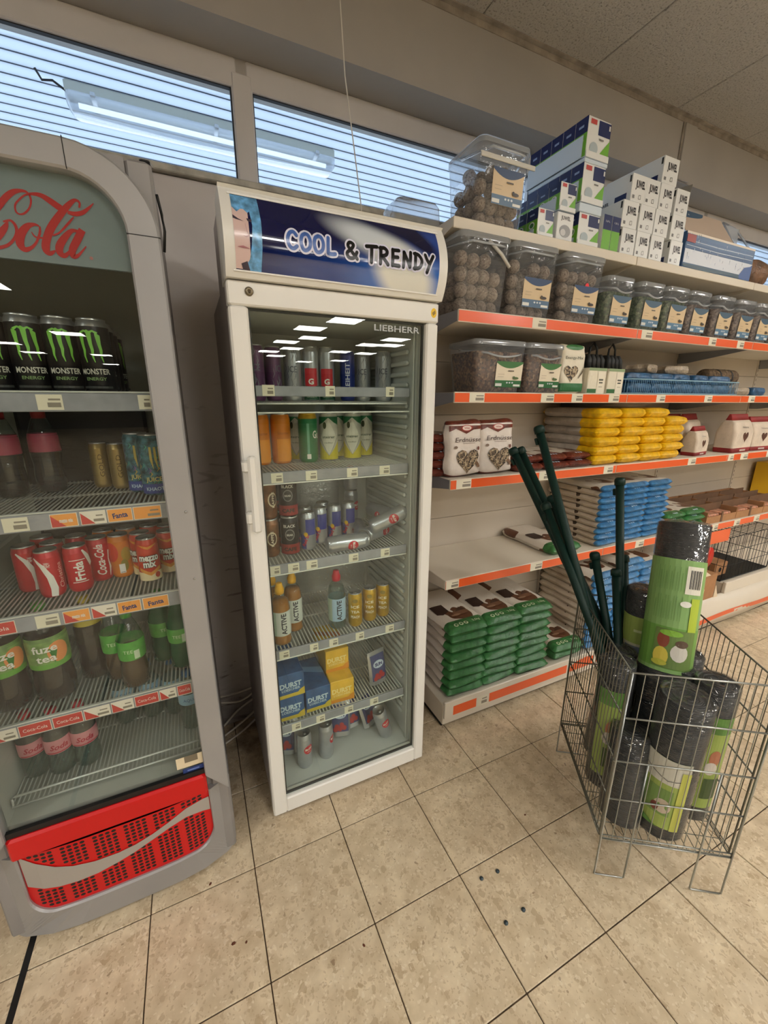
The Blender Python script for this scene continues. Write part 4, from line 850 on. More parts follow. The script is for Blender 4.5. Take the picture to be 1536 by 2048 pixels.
# ================================================================== WHITE FRIDGE
FB = (0.30, 0.27, 0.0)
t, part = world_thing('upright_fridge', 'white upright glass-door fridge with blue lit-style header panel', 'fridge', FB)
FW = 0.604
b = MB()
b.rbox(0.004, 0.034, 0.047, 0.565, 0.045, 1.766, 'fridge_grey', 0.004).rbox(FW - 0.034, FW - 0.004, 0.047, 0.565, 0.045, 1.766, 'fridge_grey', 0.004)
b.box(0.034, FW - 0.034, 0.50, 0.565, 0.045, 1.766, 'fridge_grey').box(0.034, FW - 0.034, 0.05, 0.50, 1.715, 1.766, 'fridge_grey').box(0.034, FW - 0.034, 0.05, 0.50, 0.045, 0.085, 'fridge_grey')
part('cabinet', b)
b = MB(); b.box(0.0345, 0.042, 0.052, 0.49, 0.086, 1.714, 'fridge_liner').box(FW - 0.042, FW - 0.0345, 0.052, 0.49, 0.086, 1.714, 'fridge_liner').box(0.042, FW - 0.042, 0.488, 0.4995, 0.086, 1.714, 'fridge_liner').box(0.042, FW - 0.042, 0.052, 0.488, 0.086, 0.104, 'fridge_liner').box(0.042, FW - 0.042, 0.052, 0.488, 1.70, 1.714, 'fridge_liner')
liner = part('liner', b)
rm = MB().loft([(0, 0.009, 0.34, 0.004), (0.007, 0.013, 0.35, 0.005), (0.014, 0.009, 0.34, 0.004)], 'fridge_liner').mesh('rib')
for k in range(42):
    z = 0.20 + k * 0.0345
    if any(abs(z - s_) < 0.012 for s_ in (1.47, 1.255, 0.955, 0.645, 0.34)): continue
    for x in (0.0485, FW - 0.0485): link('rib', rm, liner, loc=(x, 0.275, z))
b = MB()
for x in (0.044, FW - 0.050): b.rbox(x, x + 0.006, 0.062, 0.078, 0.105, 1.70, 'fridge_liner', 0.002)
b.build('shelf_track', liner)
b = MB().box(0.01, FW - 0.01, 0.03, 0.52, 0.012, 0.046, 'fridge_grey')
for x in (0.05, FW - 0.05):
    for y in (0.08, 0.5): b.lathe([(0.02, 0), (0.02, 0.012)], 'cooler_black', 12, M=Matrix.Translation((x, y, 0)))
part('plinth', b)
# door: frame of four bevelled bars
D0, D1 = 0.045, 1.750
b = MB(); b.rbox(0.0, 0.047, 0.0, 0.045, D0, D1 - 0.056, 'fridge_white', 0.005).rbox(FW - 0.041, FW, 0.0, 0.045, D0, D1 - 0.056, 'fridge_white', 0.005)
b.rbox(0.0465, FW - 0.0405, 0.0005, 0.045, D0, D0 + 0.062, 'fridge_white', 0.004).rbox(0.0, FW, 0.0, 0.045, D1 - 0.0555, D1, 'fridge_white', 0.004)
door = part('door', b)
MB().box(0.046, FW - 0.040, 0.014, 0.018, D0 + 0.061, D1 - 0.055, 'fridge_glass').build('glass_pane', door)
b = MB()
for q in ((0.047, 0.053, D0 + 0.062, D1 - 0.056), (FW - 0.047, FW - 0.041, D0 + 0.062, D1 - 0.056)): b.box(q[0], q[1], 0.0185, 0.026, q[2], q[3], 'cooler_black')
b.box(0.053, FW - 0.047, 0.0185, 0.026, D0 + 0.062, D0 + 0.068, 'cooler_black').box(0.053, FW - 0.047, 0.0185, 0.026, D1 - 0.062, D1 - 0.056, 'cooler_black')
b.build('gasket', door)
b = MB(); b.rbox(0.010, 0.034, -0.034, -0.020, 1.110, 1.325, 'fridge_white', 0.006).rbox(-0.004, 0.020, -0.026, 0.002, 1.28, 1.312, 'fridge_white', 0.005).rbox(-0.004, 0.020, -0.026, 0.002, 1.135, 1.17, 'fridge_white', 0.005)
b.build('handle', door)
R90 = Matrix.Rotation(PI / 2, 4, 'X')
MB().lathe([(0.0105, 0), (0.0105, 0.003), (0.008, 0.006), (0.003, 0.006), (0.003, 0.004)], 'lock_metal', 18, M=Matrix.Translation((0.052, 0.0, 1.727)) @ R90).build('lock', door)
p = Print(S_front(0.0)); p.ell(0.586, 1.722, 0.010, 0.0135, 'sticker_yellow'); p.poly([(0.580, 1.722), (0.590, 1.730), (0.592, 1.721), (0.584, 1.714)], P(150, 120, 30)); p.build('sticker', door)
p = Print(S_front(0.0136), 0.0001); p.text('LIEBHERR', 0.471, 1.672, 0.017, 'brand_grey', 0.015, w=0.150); p.build('brand_lettering', door)
# header: curved box
HZ0, HZ1 = 1.753, 1.947
def HY(v):
    f = (v - HZ0) / (HZ1 - HZ0); return -0.004 - 0.034 * (1 - (2 * min(max(f, 0), 1) - 0.85) ** 2) if f < 1 else -0.004
mb = MB(); n = 36; vs = []; fs = []
for k in range(n + 1):
    z = HZ0 + (HZ1 - HZ0) * k / n; y = HY(z) + 0.002
    vs += [(0.0, y, z), (FW + 0.002, y, z)]
for k in range(n): fs.append((2 * k, 2 * k + 1, 2 * k + 3, 2 * k + 2))
m0 = len(vs); vs += [(0.0, 0.10, HZ0), (FW + 0.002, 0.10, HZ0), (0.0, 0.10, HZ1 - 0.004), (FW + 0.002, 0.10, HZ1 - 0.004)]
fs += [(m0, m0 + 1, 1, 0), (2 * n, 2 * n + 1, m0 + 3, m0 + 2), (m0 + 1, m0, m0 + 2, m0 + 3)]
fs += [tuple([m0] + [2 * k for k in range(n + 1)] + [m0 + 2]), tuple([m0 + 1, m0 + 3] + [2 * k + 1 for k in range(n, -1, -1)])]
mb.add(vs, fs, 'fridge_white')
hd = part('header', mb)
MB().box(0.006, FW - 0.004, 0.10, 0.27, 1.767, 1.940, 'fridge_grey').build('header_back', hd)
# printed picture: procedural colours of the print itself
def header_print():
    m, t_, b_ = nodes_of('header_print')
    geo = nd(t_, 'ShaderNodeTexCoord'); sx = nd(t_, 'ShaderNodeSeparateXYZ'); t_.links.new(geo.outputs['Object'], sx.inputs[0])
    def ell_mask(cx, cz, a, b2, rot, soft):
        mp = nd(t_, 'ShaderNodeMapping'); mp.vector_type = 'TEXTURE'; mp.inputs['Location'].default_value = (cx, 0, cz); mp.inputs['Rotation'].default_value = (0, rot, 0); mp.inputs['Scale'].default_value = (a, 1, b2)
        cm = nd(t_, 'ShaderNodeCombineXYZ'); t_.links.new(sx.outputs[0], cm.inputs[0]); t_.links.new(sx.outputs[2], cm.inputs[2]); t_.links.new(cm.outputs[0], mp.inputs[0])
        ln = nd(t_, 'ShaderNodeVectorMath', operation='LENGTH'); t_.links.new(mp.outputs[0], ln.inputs[0])
        mr = nd(t_, 'ShaderNodeMapRange'); mr.interpolation_type = 'SMOOTHSTEP'; mr.inputs['From Min'].default_value = 1.0 + soft; mr.inputs['From Max'].default_value = 1.0 - soft; t_.links.new(ln.outputs['Value'], mr.inputs[0]); return mr.outputs[0]
    cur = lin((8, 14, 66))
    for c, mk in ((lin((30, 60, 130)), ell_mask(0.30, 1.78, 0.20, 0.055, -0.1, 0.7)), (lin((36, 70, 150)), ell_mask(0.56, 1.85, 0.08, 0.09, 0.2, 0.5)), (lin((60, 110, 190)), ell_mask(0.50, 1.775, 0.17, 0.07, 0.0, 0.5)),
                  (lin((8, 12, 52)), ell_mask(0.500, 1.905, 0.085, 0.024, 0.55, 0.4)), (lin((206, 214, 220)), ell_mask(0.395, 1.868, 0.13, 0.033, 0.25, 0.45)), (lin((224, 224, 214)), ell_mask(0.47, 1.80, 0.10, 0.06, 0.5, 0.35))):
        x = nd(t_, 'ShaderNodeMix', data_type='RGBA'); t_.links.new(mk, x.inputs[0])
        if isinstance(cur, tuple): x.inputs[6].default_value = cur
        else: t_.links.new(cur, x.inputs[6])
        x.inputs[7].default_value = c; cur = x.outputs[2]
    t_.links.new(cur, b_.inputs['Base Color']); b_.inputs['Roughness'].default_value = 0.08; b_.inputs['Coat Weight'].default_value = 0.3
header_print()
mat('p_skin', (214, 186, 180), 0.2); mat('p_hair', (104, 166, 214), 0.2, var=0.3, scale=60); mat('p_dark', (60, 50, 66), 0.3); mat('p_lip', (170, 110, 116), 0.3); mat('p_blue', (70, 104, 176), 0.2); mat('p_halo', (226, 226, 244), 0.2); mat('p_black', (8, 8, 10), 0.2); mat('p_shade', (186, 152, 152), 0.3)
p = Print(lambda u, v, l: (u, HY(v) + 0.002 - l, v), 0.00012, (None, 0.004))
p.rect(0.024, 1.768, 0.578, 1.926, 'header_print')
p.rect(0.024, 1.770, 0.058, 1.925, 'p_skin', 1, 12)
p.poly([(0.024, 1.925), (0.084, 1.925), (0.084, 1.888), (0.078, 1.880), (0.070, 1.898), (0.058, 1.886), (0.046, 1.896), (0.034, 1.885), (0.024, 1.895)], 'p_hair')
p.poly([(0.058, 1.925), (0.084, 1.920), (0.087, 1.87), (0.086, 1.82), (0.082, 1.768), (0.040, 1.768), (0.056, 1.79), (0.062, 1.82), (0.066, 1.86)], 'p_hair')
p.poly([(0.024, 1.877), (0.036, 1.870), (0.048, 1.866), (0.030, 1.868), (0.024, 1.870)], 'p_dark'); p.poly([(0.054, 1.874), (0.066, 1.872), (0.064, 1.866), (0.056, 1.868)], 'p_dark')
p.l = 0.0016
p.stroke([(0.050, 1.862, 0.001), (0.053, 1.845, 0.002), (0.058, 1.838, 0.004), (0.050, 1.834, 0.003), (0.044, 1.836, 0.001)], 'p_shade')
p.stroke([(0.030, 1.812, 0.001), (0.042, 1.813, 0.005), (0.056, 1.811, 0.001)], 'p_lip'); p.poly([(0.036, 1.780), (0.050, 1.786), (0.056, 1.768), (0.040, 1.768)], 'p_dark')
MARKER = {'C': [[(.88, .80), (.62, 1), (.28, .88), (.10, .5), (.26, .10), (.6, 0), (.9, .16)]], 'O': [[(.5, 1), (.2, .85), (.08, .45), (.25, .05), (.55, 0), (.85, .2), (.92, .6), (.75, .93), (.48, 1)]],
          'L': [[(.22, 1), (.18, .5), (.18, .03)], [(.18, .03), (.5, .0), (.85, .04)]], 'T': [[(.0, .93), (.5, .97), (1, 1)], [(.5, .97), (.47, .5), (.45, 0)]],
          'R': [[(.15, 0), (.18, .5), (.2, 1)], [(.12, .95), (.55, 1), (.82, .82), (.7, .58), (.3, .48)], [(.3, .48), (.6, .25), (.92, 0)]], 'E': [[(.18, 0), (.2, .5), (.22, 1)], [(.22, .97), (.85, 1)], [(.2, .52), (.72, .55)], [(.18, .03), (.88, .02)]],
          'N': [[(.12, 0), (.16, .5), (.2, .95)], [(.2, .95), (.5, .5), (.8, .06)], [(.8, .06), (.84, .5), (.88, 1)]], 'D': [[(.18, 0), (.2, .5), (.22, 1)], [(.08, .97), (.55, .92), (.9, .55), (.65, .12), (.08, .02)]],
          'Y': [[(.08, 1), (.25, .72), (.48, .5)], [(.95, 1), (.6, .5), (.3, -.12)]], '&': [[(.95, .0), (.55, .38), (.22, .76), (.38, 1), (.66, .88), (.5, .6), (.14, .3), (.3, .02), (.7, .06), (.92, .42)]]}
def marker(txt, u0, u1, z0, h, m, wd):
    n_ = len(txt); cw = (u1 - u0) / n_; l0 = p.l
    for k, ch in enumerate(txt):
        for st in MARKER[ch]:
            pts = smooth3([(u0 + cw * (k + 0.08 + 0.84 * x), z0 + h * y, wd) for x, y in st], 5) if len(st) > 2 else [(u0 + cw * (k + 0.08 + 0.84 * x), z0 + h * y, wd) for x, y in st]
            p.l = l0; p.stroke(pts, m)
            for e in (pts[0], pts[-1]): p.l = l0; p.ell(e[0], e[1], wd / 2, wd / 2, m, 10)
    p.l = l0
for m1, ex in (('p_halo', 0.0085), ('', 0)):
    marker('COOL', 0.141, 0.273, 1.825, 0.036, m1 or 'p_blue', 0.0085 + ex); marker('&', 0.290, 0.331, 1.823, 0.036, m1 or 'p_black', 0.0085 + ex); marker('TRENDY', 0.350, 0.560, 1.821, 0.038, m1 or 'p_black', 0.0095 + ex); p.l += 0.0005
p.build('printed_panel', hd)
b = MB(); b.box(0.018, 0.584, HY(1.927) - 0.001, HY(1.927) + 0.004, 1.926, 1.930, 'fridge_white').box(0.018, 0.584, HY(1.765) - 0.001, HY(1.765) + 0.004, 1.7645, 1.768, 'fridge_white').build('panel_bead', hd)
FS = {1: 1.465, 2: 1.256, 3: 0.960, 4: 0.650, 5: 0.345}
FT = {1: [(0.078, 0.112, 'w'), (0.262, 0.292, 'w'), (0.462, 0.492, 'w')], 2: [(0.085, 0.12, 'w'), (0.19, 0.226, 'w'), (0.325, 0.362, 'w'), (0.44, 0.478, 'w')],
      3: [(0.062, 0.093, 'w'), (0.118, 0.154, 'w'), (0.178, 0.215, 'w'), (0.325, 0.36, 'w'), (0.445, 0.480, 'w')], 4: [(0.070, 0.104, 'w'), (0.175, 0.205, 'w'), (0.245, 0.278, 'w'), (0.345, 0.378, 'w'), (0.465, 0.50, 'w')],
      5: [(0.095, 0.128, 'w'), (0.185, 0.218, 'w'), (0.295, 0.330, 'w'), (0.400, 0.435, 'w')]}
for k, z in FS.items():
    sh = wire_shelf(part, 0.056, FW - 0.056, 0.09, 0.47, z, 0.0125, 'wire_white')
    dz = 0.012 if k == 1 else 0.0
    MB().rbox(0.054, FW - 0.055, 0.074, 0.080, z - 0.030 + dz * 3.6, z + 0.004 + dz * 3.2, 'strip_clear', 0.002).rbox(0.054, FW - 0.055, 0.0735, 0.088, z - 0.0345, z - 0.0305, 'wire_white', 0.001).build('price_strip', sh)
    tags(sh, FT[k], 0.0735, z - 0.029 + dz * 3.6, z + 0.001 + dz * 3.6)

G = 'drinks in the white fridge'
z = FS[1] + 0.0002
mk_pp = can('slim_can', '', 0.0265, 0.168, 'can_purple', pr_silverpat); mk_ro = can('slim_can', '', 0.0265, 0.176, 'can_silver', pr_redoval); mk_bw = can('slim_can', '', 0.0265, 0.170, 'can_blue', pr_blueword); mk_sp = can('slim_can', '', 0.0290, 0.168, 'can_silver', pr_silverpat)
place('pp', mk_pp, 'dark purple slim can at far left of the top fridge shelf', (0.090, 0.245, z), face_cam(0.09, 0.245), G)
place('pp', mk_pp, 'dark purple slim can, second from left on the top fridge shelf', (0.148, 0.27, z), face_cam(0.148, 0.27, 0.8), G)
place('sp', mk_sp, 'pale patterned tall can left of the two red-shield cans', (0.215, 0.285, z), face_cam(0.215, 0.285), G)
place('ro', mk_ro, 'silver and green can with red shield, left of two', (0.277, 0.285, z), face_cam(0.277, 0.285), G)
place('ro', mk_ro, 'silver and green can with red shield, right of two', (0.334, 0.285, z), face_cam(0.334, 0.285), G)
place('bw', mk_bw, 'dark blue slim can with upright white lettering', (0.412, 0.29, z), face_cam(0.412, 0.29), G)
place('sp', mk_sp, 'grey patterned can right of the dark blue slim can', (0.474, 0.30, z), face_cam(0.474, 0.30), G)
place('sp', mk_sp, 'grey patterned can in the right corner of the top fridge shelf', (0.530, 0.24, z), face_cam(0.53, 0.24), G)
z = FS[2] + 0.0002
mk_or = can('beer_mix_can', '', 0.033, 0.168, 'can_orange', pr_orange); mk_gr = can('beer_mix_can', '', 0.033, 0.168, 'can_green', pr_green, band='can_goldy', lid='can_goldy'); mk_gw = can('beer_mix_can', '', 0.033, 0.168, 'can_greenwhite', pr_goesser)
place('or', mk_or, 'orange tall can at the left end of the second fridge shelf', (0.090, 0.275, z), face_cam(0.09, 0.275), G)
place('or', mk_or, 'orange tall can beside the green can', (0.162, 0.285, z), face_cam(0.162, 0.285), G)
place('gr', mk_gr, 'green tall can with yellow rim on the second fridge shelf', (0.254, 0.272, z), face_cam(0.254, 0.272, 0.2), G)
place('gw', mk_gw, 'white, green and yellow can directly right of the green can', (0.338, 0.300, z), face_cam(0.338, 0.30), G)
place('gw', mk_gw, 'white, green and yellow can, second right of the green can', (0.431, 0.302, z), face_cam(0.431, 0.302), G)
place('gw', mk_gw, 'white, green and yellow can half hidden at the right of its row', (0.502, 0.36, z), face_cam(0.50, 0.36, 0.3), G)
place('gw', mk_gw, 'white, green and yellow can behind the green can', (0.238, 0.350, z), face_cam(0.22, 0.35, -0.3), G)
place('gw', mk_gw, 'white, green and yellow can peeking between its two front twins', (0.400, 0.372, z), face_cam(0.40, 0.37), G)
z = FS[3] + 0.0002
mk_cf = can('coffee_can', '', 0.029, 0.130, 'can_bronze', pr_coffee); mk_bl = can('energy_drink_can', '', 0.031, 0.132, 'can_black', pr_black); mk_rb = can('slim_can', '', 0.0262, 0.134, 'can_silver', pr_redbull); mk_sv = can('slim_can', '', 0.0285, 0.150, 'can_silver', pr_bubble)
place('cf', mk_cf, 'bronze coffee can at the lower left of the third fridge shelf', (0.086, 0.180, z), face_cam(0.086, 0.18, 0.2), G)
place('cf', mk_cf, 'bronze coffee can stacked on top of its twin at the left', (0.086, 0.182, z + 0.1312), face_cam(0.086, 0.18, 0.6), G)
place('bl', mk_bl, 'black cafe energy can at front, lower of its stack', (0.151, 0.178, z), face_cam(0.151, 0.178), G)
place('bl', mk_bl, 'black cafe energy can standing on top of its stack', (0.153, 0.184, z + 0.1332), face_cam(0.153, 0.184), G)
place('bl', mk_bl, 'black cafe energy can set back behind the front stack', (0.152, 0.256, z), face_cam(0.152, 0.25), G)
place('bl', mk_bl, 'black cafe energy can on top of the back stack', (0.150, 0.258, z + 0.1332), face_cam(0.15, 0.25), G)
for i, (x, y) in enumerate(((0.218, 0.192), (0.274, 0.236), (0.334, 0.250), (0.396, 0.268), (0.224, 0.262), (0.306, 0.306))):
    place('rb', mk_rb, 'blue and silver slim can, %s of the cluster on the third fridge shelf' % ('front left', 'second from left', 'middle front', 'right end', 'back left', 'back middle')[i], (x, y, z), face_cam(x, y, -0.3), G)
r_s = 0.0285
def lying(label, x, y, z0, yaw, roll, pitch=0.0):
    """a can on its side: its axis points along yaw, the print turned by roll"""
    M_ = Matrix.Rotation(yaw, 4, 'Z') @ Matrix.Rotation(PI / 2 + pitch, 4, 'Y') @ Matrix.Rotation(roll, 4, 'Z')
    return place('sv', mk_sv, label, (x, y, z0 + r_s + 0.0002), M_.to_euler(), G)
lying('silver can lying on its side along the front of the third fridge shelf', 0.262, 0.118, z, 0.0, 0.25)
lying('silver can with its end facing out, low in the heap', 0.447, 0.300, z, -PI / 2 - 0.25, 0.3)
lying('silver can with its lid facing out, high in the heap by the ribbed wall', 0.505, 0.305, z + 0.058, -PI / 2 + 0.2, 0.3)
lying('silver can lying behind the tilted one', 0.425, 0.165, z, 0.45, 0.0)
lying('tilted silver can with red circle sticking up at the right', 0.440, 0.150, z + 0.030, -0.18, 0.0, -0.42)
place('sv', mk_sv, 'silver can with red circle standing at the back, upper row', (0.455, 0.395, z + 0.1532), face_cam(0.455, 0.395), G)
place('sv', mk_sv, 'silver can standing at the back, lower row', (0.455, 0.395, z), face_cam(0.455, 0.395, 1.0), G)
def film(x0, x1, y, z0, z1, label, cat='packaging', name='plastic_wrap', d=0.06, m='film_clear'):
    nx_, nz_ = 10, 8; vs = []; fs = []
    for side in (0, 1):
        for j in range(nz_ + 1):
            for i in range(nx_ + 1):
                fx, fz = i / nx_, j / nz_; bul = d / 2 * (1 - (2 * fx - 1) ** 4) * (1 - (2 * fz - 1) ** 4) * (0.7 + 0.5 * random.random())
                vs.append((x0 + (x1 - x0) * fx + random.uniform(-.004, .004), y + (bul if side else -bul), z0 + (z1 - z0) * fz + (random.uniform(-.005, .0) if j else 0)))
    N_ = (nx_ + 1) * (nz_ + 1)
    for side in (0, 1):
        for j in range(nz_):
            for i in range(nx_): a = side * N_ + j * (nx_ + 1) + i; fs.append((a, a + 1, a + nx_ + 2, a + nx_ + 1))
    o = MB().add(vs, fs, m, True).build(name); tag(o, label, cat); return o
film(0.21, 0.405, 0.40, z + 0.002, z + 0.235, 'crumpled clear shrink wrap behind the blue and silver slim cans')
# shelf 4
z = FS[4] + 0.0002
def pr_active(col):
    def f(p, r, z0, z1): p.rect(-r * 1.3, z0, -r * 0.55, z1, P(170, 190, 170), 4, 3); p.text('ACTIVE', r * 0.25, (z0 + z1) / 2, 0.017, P(40, 44, 56), 0.03, w=(z1 - z0) * 0.88, rot=PI / 2)
    return f
act = [(0.024, 0), (0.031, 0.006), (0.032, 0.015), (0.030, 0.030), (0.032, 0.045), (0.032, 0.135), (0.030, 0.15), (0.026, 0.168), (0.014, 0.186), (0.013, 0.192)]
capA = [(0.015, 0.188), (0.016, 0.205), (0.012, 0.215), (0.010, 0.225), (0.009, 0.226)]
mk_ac = bottle('sports_bottle', '', act, 'juice_orange', 0.165, 'cap_yellow', capA, (0.040, 0.130, 'label_pale') if mat('label_pale', (206, 212, 204), 0.5) else None, pr_active(0))
mk_ab = bottle('sports_bottle', '', act, 'water_fill', 0.165, 'cap_red', capA, (0.035, 0.125, 'label_blue') if mat('label_blue', (166, 196, 218), 0.5) else None, pr_active(1))
place('ac', mk_ac, 'orange sports drink with yellow cap, nearest the fridge glass', (0.094, 0.130, z), face_cam(0.094, 0.13), G)
place('ac', mk_ac, 'orange sports drink with yellow cap, set back to the right', (0.151, 0.198, z), face_cam(0.151, 0.198), G)
place('ac', mk_ac, 'orange sports drink with yellow cap, half hidden at back left', (0.082, 0.212, z), face_cam(0.082, 0.212), G)
place('ab', mk_ab, 'clear sports drink with pale blue label and red cap', (0.302, 0.150, z), face_cam(0.302, 0.15), G)
mk_gy = can('slim_can', '', 0.0265, 0.134, 'can_goldy', pr_goldy)
for i, (x, y) in enumerate(((0.369, 0.137), (0.433, 0.150), (0.493, 0.160))):
    place('gy', mk_gy, 'golden yellow slim can, %s of three on the fourth fridge shelf' % ('left', 'middle', 'right')[i], (x, y, z), face_cam(x, y), G)
film(0.20, 0.50, 0.36, z + 0.001, z + 0.27, 'large crumpled clear wrap at the back of the fourth fridge shelf', d=0.10)
# shelf 5: cartons and a pouch
mat('box_blue', (44, 92, 146), 0.45, var=0.12, scale=30); mat('box_yellow', (236, 190, 60), 0.45, var=0.06, scale=20)
def mk_durst(main, side, word, ink):
    def mk():
        t = thing('drink_carton', '', 'carton')
        MB().rbox(-0.047, 0.047, -0.095, 0.095, 0, 0.094, main, 0.002).build('box', t)
        p = Print(S_front(-0.095)); p.text(word, -0.002, 0.050, 0.020, ink, 0.04, w=0.078); p.text('LOESCHER', -0.002, 0.032, 0.010, ink, 0.02, w=0.066); p.rect(-0.047, 0.0, 0.047, 0.014, side, 1); p.poly([(0.01, 0.0), (0.047, 0.0), (0.047, 0.03), (0.03, 0.022)], side); p.build('label', t)
        p = Print(S_top(0.094)); p.poly([(-0.047, 0.06), (0.047, 0.02), (0.047, -0.02), (-0.047, 0.03)], P(90, 140, 190) if main == 'box_blue' else P(206, 120, 60)); p.build('top_print', t)
        return t
    return mk
mk_db = mk_durst('box_blue', P(206, 184, 60), 'DURST', P(190, 214, 226)); mk_dy = mk_durst('box_yellow', P(226, 150, 40), 'DURST', P(246, 226, 150))
z = FS[5] + 0.0002
place('db', mk_db, 'blue drink carton at front, right of the blue stack', (0.204, 0.202, z), (0, 0, 0.02), 'drink cartons in the fridge')
place('db', mk_db, 'blue drink carton with yellow lemon print, bottom of the left stack', (0.105, 0.196, z), (0, 0, -0.02), 'drink cartons in the fridge')
place('db', mk_db, 'blue drink carton on top of the left stack', (0.105, 0.196, z + 0.0945), (0, 0, 0.03), 'drink cartons in the fridge')
place('dy', mk_dy, 'yellow drink carton at front beside the blue ones', (0.305, 0.205, z), (0, 0, -0.04), 'drink cartons in the fridge')
place('dy', mk_dy, 'yellow drink carton set back on top of another', (0.304, 0.268, z + 0.0945), (0, 0, 0.0), 'drink cartons in the fridge')
def mk_pouch():
    t = thing('drink_pouch', '', 'pouch'); vs = []; fs = []; nx_, nz_ = 8, 10
    for side in (-1, 1):
        for j in range(nz_ + 1):
            for i in range(nx_ + 1):
                fx, fz = i / nx_ * 2 - 1, j / nz_; bul = 0.016 * (1 - fx ** 4) ** 0.5 * (1 - fz ** 3); vs.append((fx * 0.041 * (1.0 + 0.04 * fz), side * (bul + 0.0006), fz * 0.14))
    N_ = (nx_ + 1) * (nz_ + 1)
    for s_ in (0, 1):
        for j in range(nz_):
            for i in range(nx_): a = s_ * N_ + j * (nx_ + 1) + i; fs.append((a, a + 1, a + nx_ + 2, a + nx_ + 1) if s_ == 0 else (a, a + nx_ + 1, a + nx_ + 2, a + 1))
    MB().add(vs, fs, 'alu', True).build('pouch', t)
    p = Print(lambda u, v, l: (u, -(0.016 * (1 - (u / 0.041) ** 4) ** 0.5 * (1 - (v / 0.14) ** 3)) - 0.001 - l, v), cut=(0.008, 0.012)); p.rect(-0.034, 0.018, 0.034, 0.125, P(60, 70, 120), 6, 8); p.ell(0, 0.085, 0.026, 0.016, P(206, 220, 236)); p.text('SUN', 0, 0.085, 0.012, P(30, 40, 110), 0.05, w=0.036)
    for a, b_ in ((-0.014, 0.040), (0.006, 0.046), (0.016, 0.034), (-0.002, 0.030), (-0.02, 0.028)): p.ell(a, b_, 0.010, 0.010, P(176, 40, 44), 10); p.l = 0.0018
    p.build('label', t); return t
place('po', mk_pouch, 'silver foil drink pouch leaning at the right of the fifth fridge shelf', (0.468, 0.150, z + 0.005), (-0.12, 0, 0.25), 'foil drink pouches')
z = 0.1045
for i, (x, y, a, rz) in enumerate(((0.312, 0.185, -0.35, -0.3), (0.372, 0.21, -0.30, 0.1), (0.450, 0.19, -0.35, 0.5), (0.085, 0.190, -0.3, -0.4))):
    place('po', mk_pouch, 'silver pouch with red cherries on the fridge floor, %s' % ('left of centre', 'centre', 'right beside the leaning can', 'far left corner')[i], (x, y, z + 0.010), (a, 0, rz), 'foil drink pouches')
place('sv', mk_sv, 'silver can standing on the fridge floor, left', (0.144, 0.118, z), face_cam(0.144, 0.118, 0.6), G)
place('sv', mk_sv, 'silver can standing on the fridge floor beside a pouch', (0.232, 0.125, z), face_cam(0.232, 0.125, 1.2), G)
place('sv', mk_sv, 'silver can leaning on the fridge floor at the right', (0.492, 0.118, z + 0.004), (0.0, -0.30, 0.3), G)

# ================================================================== SHELVING UNITS
BX = [0.780, 1.745, 2.710, 3.675, 4.640]
LV = [('top', 2.079, 0.212, 0.034), ('second', 1.777, 0.158, 0.040), ('third', 1.497, 0.158, 0.038), ('fourth', 1.166, 0.158, 0.040), ('fifth', 0.735, 0.158, 0.042)]
STAG = {'second': [(1.124, 1.197), (1.773, 1.85), (2.296, 2.36), (2.554, 2.62), (3.0, 3.06)], 'third': [(0.848, 0.918), (1.208, 1.281), (1.384, 1.451), (1.618, 1.689), (1.96, 2.028), (2.361, 2.431), (2.79, 2.858), (3.1, 3.16)],
        'fourth': [(0.809, 0.881), (1.244, 1.314), (1.657, 1.723), (2.329, 2.401), (2.72, 2.779), (2.853, 2.934), (3.15, 3.2)], 'fifth': [(0.784, 0.849), (1.251, 1.325), (2.001, 2.072), (2.72, 2.785), (2.964, 3.035), (3.201, 3.271)]}
BYB = 0.540
